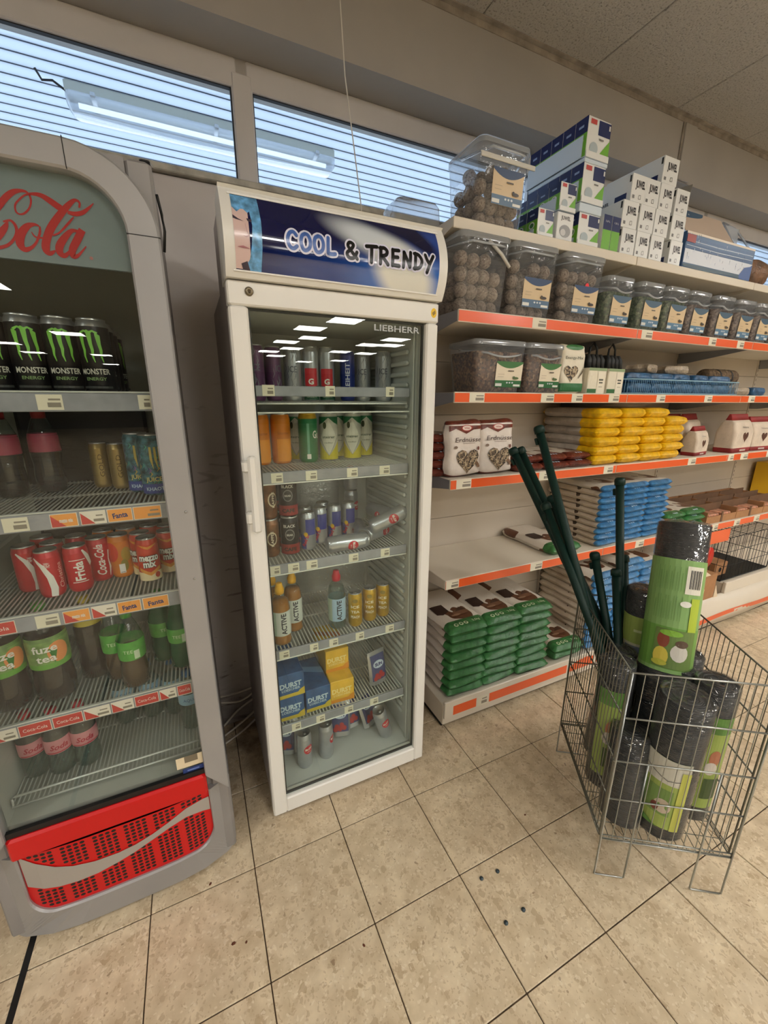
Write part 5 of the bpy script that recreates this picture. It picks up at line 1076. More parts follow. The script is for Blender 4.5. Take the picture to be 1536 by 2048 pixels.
for bi in range(4):
    x0, x1 = BX[bi], BX[bi + 1]
    t, part = world_thing('shelving_unit', ('cream gondola shelving bay next to the white fridge, its fifth shelf nearly empty', 'cream gondola bay behind the wire basket, holding yellow and blue bags', 'cream gondola bay with black wire crate on its raised base', 'cream gondola bay at the far right, cut by the photo edge')[bi], 'shelving', ((x0 + x1) / 2, 0.33, 0), 'cream shelving bays along the wall')
    zs = [0.14, 0.40, 0.71, 0.884, 1.15, 1.40, 1.638, 1.90, 2.12] if bi % 2 == 0 else [0.14, 0.40, 0.71, 0.884, 1.15, 1.40, 1.638, 1.90, 2.12]
    for a, b_ in zip(zs, zs[1:]): part('back_panel', MB().rbox(x0 + 0.004, x1 - 0.004, BYB, BYB + 0.012, a + 0.0008, b_ - 0.0008, 'gondola_back', 0.002))
    b = MB().rbox(x0 - 0.012 if bi else x0 + 0.0, x0 + 0.014, BYB - 0.006, BYB + 0.03, 0.02, 2.12, 'gondola_back', 0.002)
    up = part('upright', b)
    sl = MB()
    for k in range(58): sl.box(x0 - 0.002, x0 + 0.002, BYB - 0.0066, BYB - 0.0062, 0.2 + k * 0.032, 0.216 + k * 0.032, 'dark_gap')
    sl.build('slot', up, kind='stuff')
    for (nm, z, y0, h) in LV:
        if bi == 3 and nm == 'top': pass
        b = MB().rbox(x0 + 0.002, x1 - 0.002, y0 + 0.004, BYB - 0.008, z - 0.026, z, 'shelf_cream', 0.002)
        sh = part('shelf', b)
        m_ = 'shelf_cream' if nm in ('top', 'fifth') else 'gondola_grey'
        for sx in (x0 + 0.001, x1 - 0.0035):
            v = [(sx, y0 + 0.004, z - 0.001), (sx, BYB - 0.008, z - 0.001), (sx, BYB - 0.008, z - 0.085), (sx, BYB - 0.06, z - 0.085), (sx, y0 + 0.004, z - h + 0.004)]
            mb = MB(); mb.add(v + [(a + 0.0025, b_, c) for a, b_, c in v], [(4, 3, 2, 1, 0), (5, 6, 7, 8, 9)] + [(k, (k + 1) % 5, 5 + (k + 1) % 5, 5 + k) for k in range(5)], m_); mb.build('bracket', sh)
        if nm == 'top':
            MB().rbox(x0 + 0.0015, x1 - 0.0015, y0 - 0.002, y0 + 0.006, z - h, z + 0.001, 'shelf_cream', 0.002).build('front_lip', sh)
        else:
            MB().rbox(x0 + 0.0015, x1 - 0.0015, y0 - 0.003, y0 + 0.005, z - h, z + 0.002, 'shelf_cream', 0.0015).box(x0 + 0.003, x1 - 0.003, y0 - 0.0042, y0 - 0.003, z - h + 0.003, z - 0.002, 'strip_orange').build('price_strip', sh)
            tags(sh, [(a, c_, 'w') for a, c_ in STAG[nm] if x0 <= a and c_ <= x1 + 0.02], y0 - 0.0042, z - h + 0.003, z - 0.001)
    # base deck and kick
    if bi < 2:
        b = MB().rbox(x0 + 0.001, x1 - 0.001, 0.124, BYB - 0.008, 0.028, 0.140, 'shelf_cream', 0.003); bs = part('base_deck', b)
        MB().rbox(x0 + 0.001, x1 - 0.001, 0.110, 0.124, 0.068, 0.158, 'shelf_cream', 0.003).build('front_lip', bs)
        MB().box(x0 + 0.01, x1 - 0.01, 0.15, BYB - 0.02, 0.0005, 0.028, 'dark_gap').build('plinth', bs)  # recessed plinth; the shadow line under the base is put into its near-black
        p = Print(S_front(0.110)); 
        if bi == 0:
            for a, c_ in ((0.826, 0.955), (1.030, 1.54)): p.rect(a, 0.080, c_, 0.128, 'strip_orange')
            p.rect(1.612, 0.080, 1.726, 0.128, 'strip_orange')
        else: p.rect(x0 + 0.02, 0.080, x0 + 0.30, 0.126, 'strip_orange')
        p.build('strip_inlay', bs)
        if bi == 0: tags(bs, [(0.960, 1.020, 'w')], 0.1090, 0.078, 0.130)
    else:
        b = MB().box(x0 + 0.30 if bi == 2 else x0, x1, 0.150, BYB - 0.008, 0.14, 0.285, 'shelf_cream'); b.box(x0, x1, 0.150, BYB - 0.008, 0.03, 0.139, 'shelf_cream'); bs = part('base_deck', b)
        if bi == 2: MB().rbox(x0 + 0.29, x1, 0.128, 0.149, 0.222, 0.302, 'shelf_cream', 0.003).build('front_lip', bs)
        else: MB().rbox(x0, x1, 0.128, 0.149, 0.222, 0.302, 'shelf_cream', 0.003).build('front_lip', bs)
        MB().box(x0 + 0.01, x1, 0.13, BYB - 0.02, 0.0005, 0.03, 'dark_gap').build('plinth', bs)  # same here: plinth blackened to carry the shadow line at the floor
        # curved promotional front: swells forward along its length
        n = 16; vs = []; fs = []
        ang = lambda f: 0.5 - 0.5 * math.cos(2 * PI * f) if bi == 2 else 0.5 - 0.5 * math.cos(2 * PI * f)
        for k in range(n + 1):
            f = k / n; x = x0 + (x1 - x0) * f; bul = 0.035 * ang(f)
            vs += [(x, 0.149, 0.03), (x, 0.112 - bul * 0.2, 0.03), (x, 0.110 - bul * 0.4, 0.10), (x, 0.128 - bul, 0.19), (x, 0.135, 0.221), (x, 0.149, 0.221)]
        for k in range(n):
            for q in range(5): a = k * 6 + q; fs.append((a, a + 6, a + 7, a + 1))
        mb = MB(); mb.add(vs, fs, 'shelf_cream', True); kp = mb.build('curved_front', bs)
        p = Print(lambda u, v, l: (u, 0.109 - 0.035 * 0.4 * ang((u - x0) / (x1 - x0)) * min(1, max(0, (v - 0.03) / 0.07)) - l, v)); p.stroke([(x0 + (x1 - x0) * k / 20, 0.085 + 0.012 * math.sin(2 * PI * k / 20 - 1), 0.036) for k in range(21)], 'strip_orange'); p.build('strip_inlay', kp)
p = Print(S_front(0.1095)); q_ = [(1.545 + 0.01 * k, 0.082, 0) for k in range(3)]
# orange arc-shaped advert on the kick panel behind the basket
p.poly([(1.55, 0.078), (1.56, 0.105), (1.60, 0.128), (1.68, 0.138), (1.738, 0.128), (1.742, 0.078)], 'strip_orange')
o = p.build('shelf_advert'); tag(o, 'orange arc-shaped advert on the base strip behind the wire basket', 'advert')

# ---------------- bags
def pillow_xy(s_, t_, seed):
    e = max(0.0, (1 - abs(s_) ** 8) * (1 - abs(t_) ** 14)) ** 0.5
    n_ = 0.06 * math.sin(3.1 * s_ + seed * 1.7) * math.cos(5.3 * t_ + seed) + 0.03 * math.sin(11 * t_ + seed * 2.3 + 5 * s_)
    return e * (0.99 + n_)
def pillow(w_, d_, h_, seed, front, mf, mr, back=0.0, nu=12, nv=18, mb_=None):
    b = MB(); vs = []; rnd = random.Random(seed)
    for side in (1, -1):
        for j in range(nv + 1):
            for i in range(nu + 1):
                s_ = (i / nu) * 2 - 1; t_ = (j / nv) * 2 - 1; s2 = math.sin(s_ * PI / 2) * 0.55 + s_ * 0.45; t2 = math.sin(t_ * PI / 2) * 0.45 + t_ * 0.55
                e = pillow_xy(s2, t2, seed); z = h_ / 2 + side * h_ / 2 * e
                if side < 0: z = max(z, 0) * 1.0 + 0.0
                edge = 0.004 * math.sin(7 * t_ + seed) * (abs(s2) ** 6); x = s2 * w_ / 2 + edge + rnd.uniform(-0.001, 0.001)
                y = (t2 + 1) / 2 * d_ + 0.004 * math.sin(3 * s_ + seed * 3) * abs(t2) ** 8 + 0.008 * (abs(s2) ** 5) * (abs(t2) ** 6) * (-1 if t2 > 0 else 1)
                vs.append((x, y, min(max(z + rnd.uniform(-0.0008, 0.0008), 0.0), h_)))
    N_ = (nu + 1) * (nv + 1)
    for side in (0, 1):
        for j in range(nv):
            y_mid = ((j + 0.5) / nv)
            m_ = mf if y_mid < front or y_mid > 1 - back else mr
            for i in range(nu):
                a = side * N_ + j * (nu + 1) + i; f = (a, a + 1, a + nu + 2, a + nu + 1)
                b.add([vs[q] for q in f], [(0, 1, 2, 3) if side == 0 else (3, 2, 1, 0)], m_, True)
    # weld by rebuilding with shared vertices
    out = MB(); key = {}
    for f, m_i, sm in zip(b.f, b.m, b.sm):
        idx = []
        for q in f:
            v = b.v[q]; k = (round(v[0], 5), round(v[1], 5), round(v[2], 5))
            if k not in key: key[k] = len(out.v); out.v.append(v)
            idx.append(key[k])
        out.f.append(idx); out.m.append(out.mi(b.names[m_i])); out.sm.append(True)
    def top(x, y):
        s_ = min(1, max(-1, x / (w_ / 2))); t_ = min(1, max(-1, y / d_ * 2 - 1)); return h_ / 2 + h_ / 2 * pillow_xy(s_, t_, seed)
    return out, top
def mk_bag(w_, d_, h_, seed, front, mf, mr, name='filled_bag', cat='bag', prints=None, back=0.0):
    def mk():
        m_, top = pillow(w_, d_, h_, seed, front, mf, mr, back); o = tag(m_.build(name), '', cat)
        if prints:
            p = Print(lambda u, v, l: (u, v, min(top(u, v), h_) + 0.0012 + l), cut=(0.012, 0.012)); prints(p, w_, d_); p.build('label', o)
        return o
    return mk
def pr_icons(p, w_, d_):
    for k in range(3):
        p.ell(-w_ * 0.28 + k * 0.026, d_ * 0.085, 0.0105, 0.0105, P(214, 226, 190), 12); p.l = 0.0008
    p.l = 0.0014
    for k in range(3): p.ell(-w_ * 0.28 + k * 0.026, d_ * 0.085, 0.0062, 0.0062, 'bag_green', 10); p.l = 0.0014
    p.text('2,5kg', w_ * 0.24, d_ * 0.10, 0.013, P(214, 226, 190), 0.01, w=0.04)
def pr_dog(p, w_, d_):
    pr_icons(p, w_, d_)
    p.poly([(-w_ * .42, d_ * .36), (-w_ * .42, d_ * .55), (-w_ * .1, d_ * .55), (-w_ * .1, d_ * .38), (-w_ * .3, d_ * .33)], P(52, 34, 30)); p.ell(w_ * 0.12, d_ * 0.31, w_ * 0.20, d_ * 0.055, P(120, 84, 62)); p.poly([(w_ * .0, d_ * .33), (w_ * .2, d_ * .42), (w_ * .3, d_ * .34)], P(80, 54, 42))
    p.ell(-w_ * 0.05, d_ * 0.27, w_ * 0.12, d_ * 0.02, P(150, 116, 90))
def pr_white(p, w_, d_):
    for k in range(3): p.ell(-0.022 + k * 0.016, d_ * 0.05, 0.006, 0.006, P(206, 226, 240), 8); p.l = 0.0008
COLN = ['left', 'middle', 'right']
def stack(kind, cols, layers, h_, z0, y0, base_label, mks, top_mk, group, jitter=0.006, skip=()):
    for ci, x in enumerate(cols):
        cn = (['left', 'middle', 'right'] if len(cols) == 3 else ['first', 'second', 'third', 'fourth'] if len(cols) == 4 else ['left', 'right'])[ci]
        L_ = layers[ci]
        for k in range(L_):
            mk = top_mk if (k == L_ - 1 and top_mk) else mks[(k + ci) % len(mks)]
            kk = kind + ('t' if (k == L_ - 1 and top_mk) else str((k + ci) % len(mks)))
            pos = 'top' if k == L_ - 1 else ORD[k] + ' from the bottom' if k else 'bottom'
            place(kk, mk, '%s, %s, %s column' % (base_label, pos, cn), (x + random.uniform(-jitter, jitter), y0 + random.uniform(-jitter, jitter), z0 + k * h_), (0, 0, random.uniform(-0.02, 0.02)), group)
gm = [mk_bag(0.205, 0.385, 0.0500, s_, 0.20, 'bag_green', 'bag_cream', 'seed_bag') for s_ in (1, 2, 3)]
stack('green', [0.912, 1.112, 1.310], [8, 8, 8], 0.0458, 0.1405, 0.128, 'green seed bag on the base', gm, mk_bag(0.212, 0.385, 0.050, 5, 0.22, 'bag_green', 'bag_cream', 'seed_bag', prints=pr_dog), 'green seed bags on the base shelf')
place('green0', gm[0], 'green bag lying alone right of the stack, underneath its twin', (1.575, 0.135, 0.1405), (0, 0, 0.04), 'green seed bags on the base shelf')
place('greent', gm[0], 'green bag with white circles on top, right of the green stack', (1.570, 0.122, 0.1865), (0, 0, -0.05), 'green seed bags on the base shelf')
bm_ = [mk_bag(0.196, 0.375, 0.0450, s_, 0.13, 'bag_blue', 'bag_stripe', 'seed_bag', prints=pr_white) for s_ in (11, 12, 13)]
stack('blueb', [1.800, 1.992, 2.180], [11, 12, 11], 0.0408, 0.1405, 0.135, 'blue and cream seed bag on the base', bm_, mk_bag(0.198, 0.375, 0.045, 15, 0.12, 'bag_blue', 'bag_cream', 'seed_bag'), 'blue seed bags on the base shelf')
bs_ = [mk_bag(0.186, 0.36, 0.0350, s_, 0.13, 'bag_blue', 'bag_stripe', 'seed_bag', prints=pr_white) for s_ in (21, 22, 23)]
stack('blues', [1.800, 1.984, 2.166], [10, 10, 10], 0.0320, 0.7355, 0.166, 'small blue seed bag, fifth shelf', bs_, mk_bag(0.188, 0.36, 0.034, 25, 0.12, 'bag_blue', 'bag_cream', 'seed_bag'), 'blue seed bags on the fifth shelf')
yl = [mk_bag(0.172, 0.35, 0.0490, s_, 0.34, 'bag_yellow', 'bag_grey', 'seed_bag', back=0.05) for s_ in (31, 32, 33)]
stack('yellow', [1.690, 1.862, 2.034, 2.206], [6, 6, 6, 5], 0.0438, 1.1665, 0.168, 'yellow seed bag, fourth shelf', yl, None, 'yellow seed bags on the fourth shelf')
br = [mk_bag(0.155, 0.33, 0.034, s_, 0.22, 'bag_brown', 'bag_cream', 'seed_bag', prints=pr_white) for s_ in (41, 42)]
stack('brown', [1.215, 1.372, 1.526], [2, 2, 2], 0.0345, 1.1665, 0.175, 'flat brown and cream seed bag', br, None, 'flat brown seed bags')
stack('brown', [0.800], [5], 0.0345, 1.1665, 0.225, 'flat seed bag beside the fridge edge', br, None, 'flat brown seed bags')
stack('brown', [0.992], [3], 0.0345, 1.1665, 0.265, 'flat seed bag behind the two upright bags', br, None, 'flat brown seed bags')
place('green_flat', mk_bag(0.205, 0.37, 0.052, 51, 0.24, 'bag_green', 'bag_cream', 'seed_bag', prints=pr_dog), 'single green and white bag on the nearly empty fifth shelf', (1.500, 0.166, 0.7355), (0, 0, 0.02))
gs = [mk_bag(0.19, 0.34, 0.036, s_, 0.2, 'bag_green', 'bag_cream', 'seed_bag', prints=pr_white) for s_ in (61, 62)]
stack('greens', [2.372, 2.568], [3, 3], 0.0364, 0.7355, 0.168, 'green seed bag right of the small blue bags', gs, None, 'green seed bags on the fifth shelf')
# two upright peanut bags
def pr_peanut(p, w_, d_):
    p.poly([(-w_ * .46, d_ * .90), (w_ * .46, d_ * .90), (w_ * .46, d_ * .84), (w_ * .2, d_ * .83), (0, d_ * .76), (-w_ * .3, d_ * .85), (-w_ * .46, d_ * .80)], 'bag_brown')
    p.ell(0, d_ * .86, w_ * .16, d_ * .055, P(160, 50, 40)); p.ell(0, d_ * .86, w_ * .13, d_ * .043, P(226, 206, 196)); p.text('Vita', 0, d_ * .86, 0.006, P(160, 50, 40), 0.02, w=0.026)
    p.text('Erdnüsse', w_ * .06, d_ * .66, 0.019, P(70, 50, 44), 0.0, w=w_ * 0.74, shear=0.15); p.rect(-w_ * .1, d_ * .59, w_ * .26, d_ * .597, P(120, 96, 80))
    p.heart(w_ * .06, d_ * .30, w_ * .33, 'mealworms'); p.ell(-w_ * .3, d_ * .53, .009, .006, P(120, 100, 84), 8); p.ell(w_ * .36, d_ * .50, .006, .008, P(110, 60, 50), 8)
    for k in range(3): p.ell(w_ * (0.32 + 0.03 * k), d_ * (.24 - .03 * k), .009, .006, P(120, 90, 66), 8)
mk_pb = mk_bag(0.168, 0.226, 0.062, 71, 0.055, 'bag_brown', 'bag_white', 'peanut_bag', prints=pr_peanut, back=0.13) if mat('bag_white', (220, 210, 200), 0.35, var=0.06, bump=0.5, bscale=25) else None
place('pb', mk_pb, 'upright white and brown peanut bag with heart window, left of two', (0.872, 0.250, 1.1668), (PI / 2 - 0.03, 0, 0.02), 'upright peanut bags')
place('pb', mk_pb, 'upright white and brown peanut bag, right of two, slightly tilted', (1.042, 0.252, 1.1668), (PI / 2 - 0.06, 0.0, -0.10), 'upright peanut bags')
# paper sacks to the right
def mk_paper():
    t = thing('paper_sack', '', 'bag'); b = MB()
    b.loft([(0, 0.225, 0.10, 0.012), (0.028, 0.23, 0.105, 0.014)], 'paper_red'); b.build('bottom_band', t)
    b = MB().loft([(0.028, 0.23, 0.105, 0.014), (0.12, 0.228, 0.11, 0.02), (0.175, 0.215, 0.07, 0.012), (0.19, 0.21, 0.040, 0.008)], 'paper_bag', cap0=False); b.build('sack', t)
    MB().loft([(0.188, 0.21, 0.041, 0.008), (0.226, 0.205, 0.010, 0.003)], 'paper_red').build('folded_top', t)
    yz = lambda v: -(0.0525 if v < 0.12 else 0.055 - (v - 0.12) / 0.055 * 0.021)
    p = Print(lambda u, v, l: (u, yz(v) - l - 0.002, v)); p.heart(0.01, 0.095, 0.034, P(92, 62, 50)); p.text('Nüsse', 0.01, 0.150, 0.012, P(120, 110, 100), 0.0, w=0.07); p.rect(-0.03, 0.009, 0.04, 0.019, P(206, 190, 180)); p.build('label', t)
    return t
for i, (x, y, rz, s_) in enumerate(((2.515, 0.235, 0.15, 0.72), (2.47, 0.40, -0.2, 1.0), (2.655, 0.375, 0.2, 1.0), (2.905, 0.235, 0.05, 1.0), (3.150, 0.240, -0.05, 0.92), (3.39, 0.24, 0.0, 0.92))):
    place('paper', mk_paper, 'cream paper sack with dark red bands, %s' % ('small one in front left', 'left one of the back row', 'right one of the back row', 'tallest one in front', 'second right of the tallest', 'cut by the right photo edge')[i], (x, y, 1.1668), (0, 0, rz), 'cream paper sacks', (s_, s_, s_))
# ---------------- tubs
def mk_tub(w_, d_, h_, handle_drop=0.0):
    def mk():
        t = thing('clear_tub', '', 'tub')
        MB().loft([(0.0, w_ * 0.80, d_ * 0.80, 0.02), (0.003, w_ * 0.84, d_ * 0.84, 0.024), (h_ - 0.018, w_ * 0.975, d_ * 0.975, 0.03)], 'tub_clear', cap1=False).build('body', t)
        MB().loft([(h_ - 0.020, w_, d_, 0.032), (h_ - 0.004, w_, d_, 0.032), (h_, w_ * 0.97, d_ * 0.97, 0.028), (h_ - 0.001, w_ * 0.9, d_ * 0.9, 0.024)], 'tub_lid', cap0=False).build('lid', t)
        n = 10; pts = []
        for k in range(n + 1):
            a = k / n; x = -w_ / 2 - 0.003 + (w_ + 0.006) * a; z = h_ - 0.035 - (handle_drop * math.sin(PI * a)); pts.append((x, (-d_ / 2 - 0.008) * min(1, 6 * a, 6 * (1 - a)), z))
        MB().tube(pts, 0.0045, 'tub_lid', 6).build('handle', t)
        return t
    return mk
def tub_label(t, w_, z0, z1, dy, head, body, foot, bird, x0=0.0, slope=0.0):
    p = Print(lambda u, v, l: (u + x0, dy(v) - l, v)); h = z1 - z0
    p.rect(-w_ / 2, z0, w_ / 2, z1, body); n = 10
    p.faces([(-w_ / 2 + w_ * k / n, z1) for k in range(n + 1)] + [(-w_ / 2 + w_ * k / n, z1 - h * 0.06 - h * 0.20 * (1 - (2 * k / n - 1) ** 2)) for k in range(n + 1)], [(k, n + 1 + k, n + 2 + k, k + 1) for k in range(n)], head); p.up()
    p.rect(-w_ / 2, z0, w_ / 2, z0 + h * 0.27, foot); p.rect(-w_ * .48, z0 + h * .04, -w_ * .24, z0 + h * .15, P(220, 220, 214)); p.rect(w_ * .2, z0 + h * .04, w_ * .46, z0 + h * .12, P(226, 226, 220))
    for k in range(3): p.ell(-w_ * .05 + k * w_ * .1, z0 + h * .18, w_ * .035, h * .035, P(210, 220, 226), 8)
    p.rect(-w_ * .06, z0 + h * .62, w_ * .16, z0 + h * .66, P(90, 80, 70)); p.ell(w_ * 0.26, z0 + h * .36, w_ * .11, h * .05, bird); p.ell(w_ * 0.18, z0 + h * .40, w_ * .04, h * .04, bird)
    p.rect(-w_ * .44, z0 + h * .40, -w_ * .22, z0 + h * .41, P(150, 130, 110)); p.rect(-w_ * .44, z0 + h * .50, -w_ * .20, z0 + h * .51, P(150, 130, 110))
    p.build('label', t)
ico = None
def ball_mesh():
    global ico
    if ico: return ico
    b = MB(); vs = []; fs = []; n, m2 = 12, 8; rnd = random.Random(3)
    pr_ = [(math.sin(PI * k / m2), -math.cos(PI * k / m2)) for k in range(m2 + 1)]
    b.lathe([(max(r, 0.02) * 0.0262, z * 0.0262) for r, z in pr_], 'fat_ball', n); b.v = [(x, y, z) for x, y, z in b.v]
    ico = b.mesh('fat_ball'); return ico
def balls(cx, cy, z0, n_layers, label, group, gap=0.0535):
    cols, rows = 4, 3; rnd = random.Random(int(cx * 1000)); n = 0
    for l in range(n_layers):
        sc_ = min(1.0, 0.86 + 0.05 * l)
        for i in range(cols):
            for j in range(rows):
                if 0 < i < cols - 1 and 0 < j < rows - 1 and l < n_layers - 1: continue     # the hidden core of the heap
                if l == n_layers - 1 and rnd.random() < 0.4: continue
                x = cx + ((i - (cols - 1) / 2) * gap + rnd.uniform(-.001, .001) * 2) * sc_; y = cy + ((j - (rows - 1) / 2) * gap * 1.1 + rnd.uniform(-.001, .001) * 2) * sc_
                o = link('fat_ball', ball_mesh(), loc=(x, y, z0 + 0.0295 + l * 0.0515 + (0.0 if (i + j) % 2 else 0.004)), rot=(rnd.uniform(0, 6), rnd.uniform(0, 6), rnd.uniform(0, 6))); tag(o, label, 'bird food', group)
mk_big = mk_tub(0.236, 0.225, 0.268, 0.0)
DYB = lambda v: -0.225 / 2 * (0.84 + 0.135 * v / 0.25) - 0.0015
NAVY, TAN, STEEL = P(42, 66, 104), P(214, 190, 150), P(84, 112, 140)
TT = [('top', (1.008, 0.338, 2.0802), 'tall clear tub of fat balls standing on the top shelf', True), ('a', (0.918, 0.302, 1.7782), 'tall clear tub of fat balls nearest the fridge on the second shelf', False),
      ('b', (1.160, 0.302, 1.7782), 'tall clear tub of fat balls, middle of three on the second shelf', True), ('c', (1.428, 0.302, 1.7782), 'tall clear tub of fat balls with red dot, right of three', True)]
for nm, loc_, lb, has in TT:
    t = mk_big() if nm == 'top' else mk_tub(0.236, 0.225, 0.262, 0.0)(); t.location = loc_; t['label'] = lb; t['group'] = 'tall clear tubs of fat balls'
    if has: tub_label(t, 0.140, 0.045 if nm != 'top' else 0.075, 0.148 if nm != 'top' else 0.185, DYB, NAVY, TAN, STEEL, P(60, 50, 44), 0.015)
    if nm == 'top': MB().rbox(-0.122, 0.122, -0.122, -0.116, 0.196, 0.212, 'strap_white' if 'strap_white' in MATS else mat('strap_white', (206, 204, 196), 0.4), 0.002).build('strap', t)
    if nm == 'a': MB().tube([(0.0, -0.116, 0.238), (0.06, -0.118, 0.200), (0.100, -0.116, 0.165)], 0.006, 'strap_white', 6).build('strap', t)
    if nm == 'c': p = Print(lambda u, v, l: (u, DYB(v) - l, v)); p.ell(0.015, 0.150, 0.0105, 0.0105, P(226, 30, 40)); p.build('sticker', t)
    balls(loc_[0], loc_[1], loc_[2], 4, 'round fat ball in the %s' % {'top': 'tub on the top shelf', 'a': 'tub nearest the fridge', 'b': 'middle tall tub of the second shelf', 'c': 'tall tub with the red dot'}[nm], 'fat balls in the ' + {'top': 'top tub', 'a': 'first tub', 'b': 'second tub', 'c': 'third tub'}[nm])
mk_pail = mk_tub(0.178, 0.165, 0.205, 0.03)
DYP = lambda v: -0.165 / 2 * (0.84 + 0.135 * v / 0.187) - 0.0015
for i, (x, mfill) in enumerate(((1.648, 'green_pellets'), (1.862, 'green_pellets'), (2.052, 'green_pellets'), (2.235, 'brown_pellets'), (2.452, 'brown_pellets'), (2.655, 'brown_pellets'), (2.850, 'brown_pellets'), (3.035, 'brown_pellets'), (3.23, 'brown_pellets'))):
    on = ('first', 'second', 'third', 'fourth', 'fifth', 'sixth', 'seventh', 'eighth', 'ninth')[i]
    def mkp():
        t = mk_pail(); tub_label(t, 0.120, 0.022, 0.130, DYP, P(70, 96, 116), TAN, P(92, 128, 156), P(70, 60, 50), 0.008); return t
    place('pail', mkp, 'small clear pail with blue label, %s right of the tall tubs' % on, (x, 0.265, 1.7782), (0, 0, 0), 'small clear pails on the second shelf')
    o = MB().loft([(0.004, 0.132, 0.122, 0.02), (0.145, 0.155, 0.144, 0.024)], mfill).build('pellet_fill', loc=(x, 0.265, 1.7782), kind='stuff'); tag(o, '%s pellets inside the %s small pail' % ('greenish' if i < 3 else 'brown', on), 'bird food')
GRN = P(70, 120, 70)
for i, (x, w_) in enumerate(((1.030, 0.268), (1.268, 0.212))):
    t = mk_tub(w_, 0.205, 0.198, 0.028)(); t.location = (x, 0.300, 1.4982); t['label'] = ('wide clear tub of peanuts with green label on the third shelf', 'narrower clear tub of peanuts right of the wide one')[i]; t['group'] = 'clear tubs of peanuts'
    DYQ = lambda v: -0.205 / 2 * (0.84 + 0.135 * v / 0.18) - 0.0015
    tub_label(t, 0.135 if i == 0 else 0.115, 0.022, 0.120, DYQ, GRN, CREAM, P(46, 106, 62), P(90, 110, 70), 0.045 if i == 0 else 0.03)
    o = MB().loft([(0.004, w_ * 0.79, 0.16, 0.022), (0.155, w_ * 0.91, 0.186, 0.026)], 'peanuts').build('peanut_fill', loc=(x, 0.300, 1.4982), kind='stuff'); tag(o, 'shelled peanuts filling the %s clear tub' % ('wide', 'narrower')[i], 'bird food')
# heart-window pouch
def pr_heartbag(p, w_, d_):
    p.ell(0, d_ * .93, w_ * .36, d_ * .06, P(60, 120, 66)); p.text('Energy-Mix', 0, d_ * .72, 0.012, P(60, 70, 50), 0.0, w=w_ * .7); p.heart(-w_ * .1, d_ * .42, w_ * .28, 'mealworms'); p.rect(-w_ * .48, d_ * .03, w_ * .48, d_ * .2, P(46, 110, 64)); p.stroke([(w_ * .2, d_ * .3, .003), (w_ * .34, d_ * .42, .007), (w_ * .42, d_ * .55, .003)], P(90, 80, 60))
place('hb', mk_bag(0.135, 0.205, 0.055, 81, 0.0, 'bag_cream', 'label_cream', 'food_pouch', prints=pr_heartbag) if mat('label_cream', (226, 218, 196), 0.45, bump=0.4, bscale=20) else None, 'cream and green pouch with heart window beside the peanut tubs', (1.432, 0.250, 1.4982), (PI / 2 - 0.04, 0, -0.1))
# netted feeders in card sleeves
def mk_feeder():
    t = thing('netted_food', '', 'bird food'); MB().rbox(-0.058, 0.058, -0.04, 0.04, 0, 0.112, 'label_cream', 0.003).build('card_sleeve', t)
    p = Print(S_front(-0.04)); p.rect(-0.058, 0.004, 0.0, 0.022, P(60, 110, 66)); p.rect(-0.058, 0.100, 0.058, 0.112, P(140, 160, 120)); p.rect(0.002, 0.0, 0.046, 0.096, P(236, 228, 206)); p.rect(0.010, 0.058, 0.038, 0.065, P(90, 90, 78)); p.rect(0.012, 0.046, 0.036, 0.052, P(90, 90, 78)); p.rect(0.012, 0.030, 0.036, 0.032, P(150, 146, 130)); p.build('label', t)
    b = MB()
    for k in range(4): b.loft([(0.112, 0.024, 0.06, 0.01, -0.042 + 0.028 * k, 0), (0.15, 0.026, 0.055, 0.01, -0.042 + 0.028 * k, 0), (0.172, 0.016, 0.03, 0.006, -0.040 + 0.026 * k, 0)], 'netting')
    b.build('netting', t)
    MB().tube([(-0.025, 0, 0.168), (-0.022, 0, 0.20), (0.0, 0, 0.222), (0.022, 0, 0.20), (0.025, 0, 0.168)], 0.005, 'netting', 6).build('hanging_loop', t); return t
place('fd', mk_feeder, 'black netted feeder in cream card sleeve, left of two', (1.578, 0.235, 1.4982), (0, 0, 0.0), 'netted feeders'); place('fd', mk_feeder, 'black netted feeder in cream card sleeve, right of two', (1.702, 0.235, 1.4982), (0, 0, 0.05), 'netted feeders')
# blue wire basket tray with blue packs
t, part = world_thing('wire_tray', 'low pale wire tray holding blue packs on the third shelf', 'wire tray', (2.25, 0.32, 1.4985))
b = MB(); b.tube([(1.79, 0.176, 1.568), (2.70, 0.176, 1.568), (2.70, 0.47, 1.568), (1.79, 0.47, 1.568)], 0.003, P(150, 190, 210), 6, closed=True).tube([(1.79, 0.176, 1.503), (2.70, 0.176, 1.503), (2.70, 0.47, 1.503), (1.79, 0.47, 1.503)], 0.003, P(150, 190, 210), 6, closed=True)
part('rim', b)
b = MB()
for k in range(64): x = 1.79 + 0.91 * k / 63; b.tube([(x, 0.176, 1.502), (x, 0.176, 1.568)], 0.0012, P(120, 164, 196), 4, caps=False)
for k in range(20):
    y = 0.176 + 0.294 * k / 19
    for x in (1.79, 2.70): b.tube([(x, y, 1.502), (x, y, 1.568)], 0.0012, P(120, 164, 196), 4, caps=False)
part('wire_mesh', b, kind='stuff')
mat('pack_blue', (44, 92, 134), 0.4, var=0.35, scale=22, bump=0.6, bscale=40); mat('pack_beige', (176, 160, 138), 0.4, var=0.2, scale=20, bump=0.6)
mk_pk = mk_bag(0.165, 0.125, 0.048, 91, 0.0, 'pack_blue', 'pack_blue', 'food_pack'); mk_pk2 = mk_bag(0.16, 0.12, 0.045, 92, 0.0, 'pack_beige', 'pack_beige', 'food_pack')
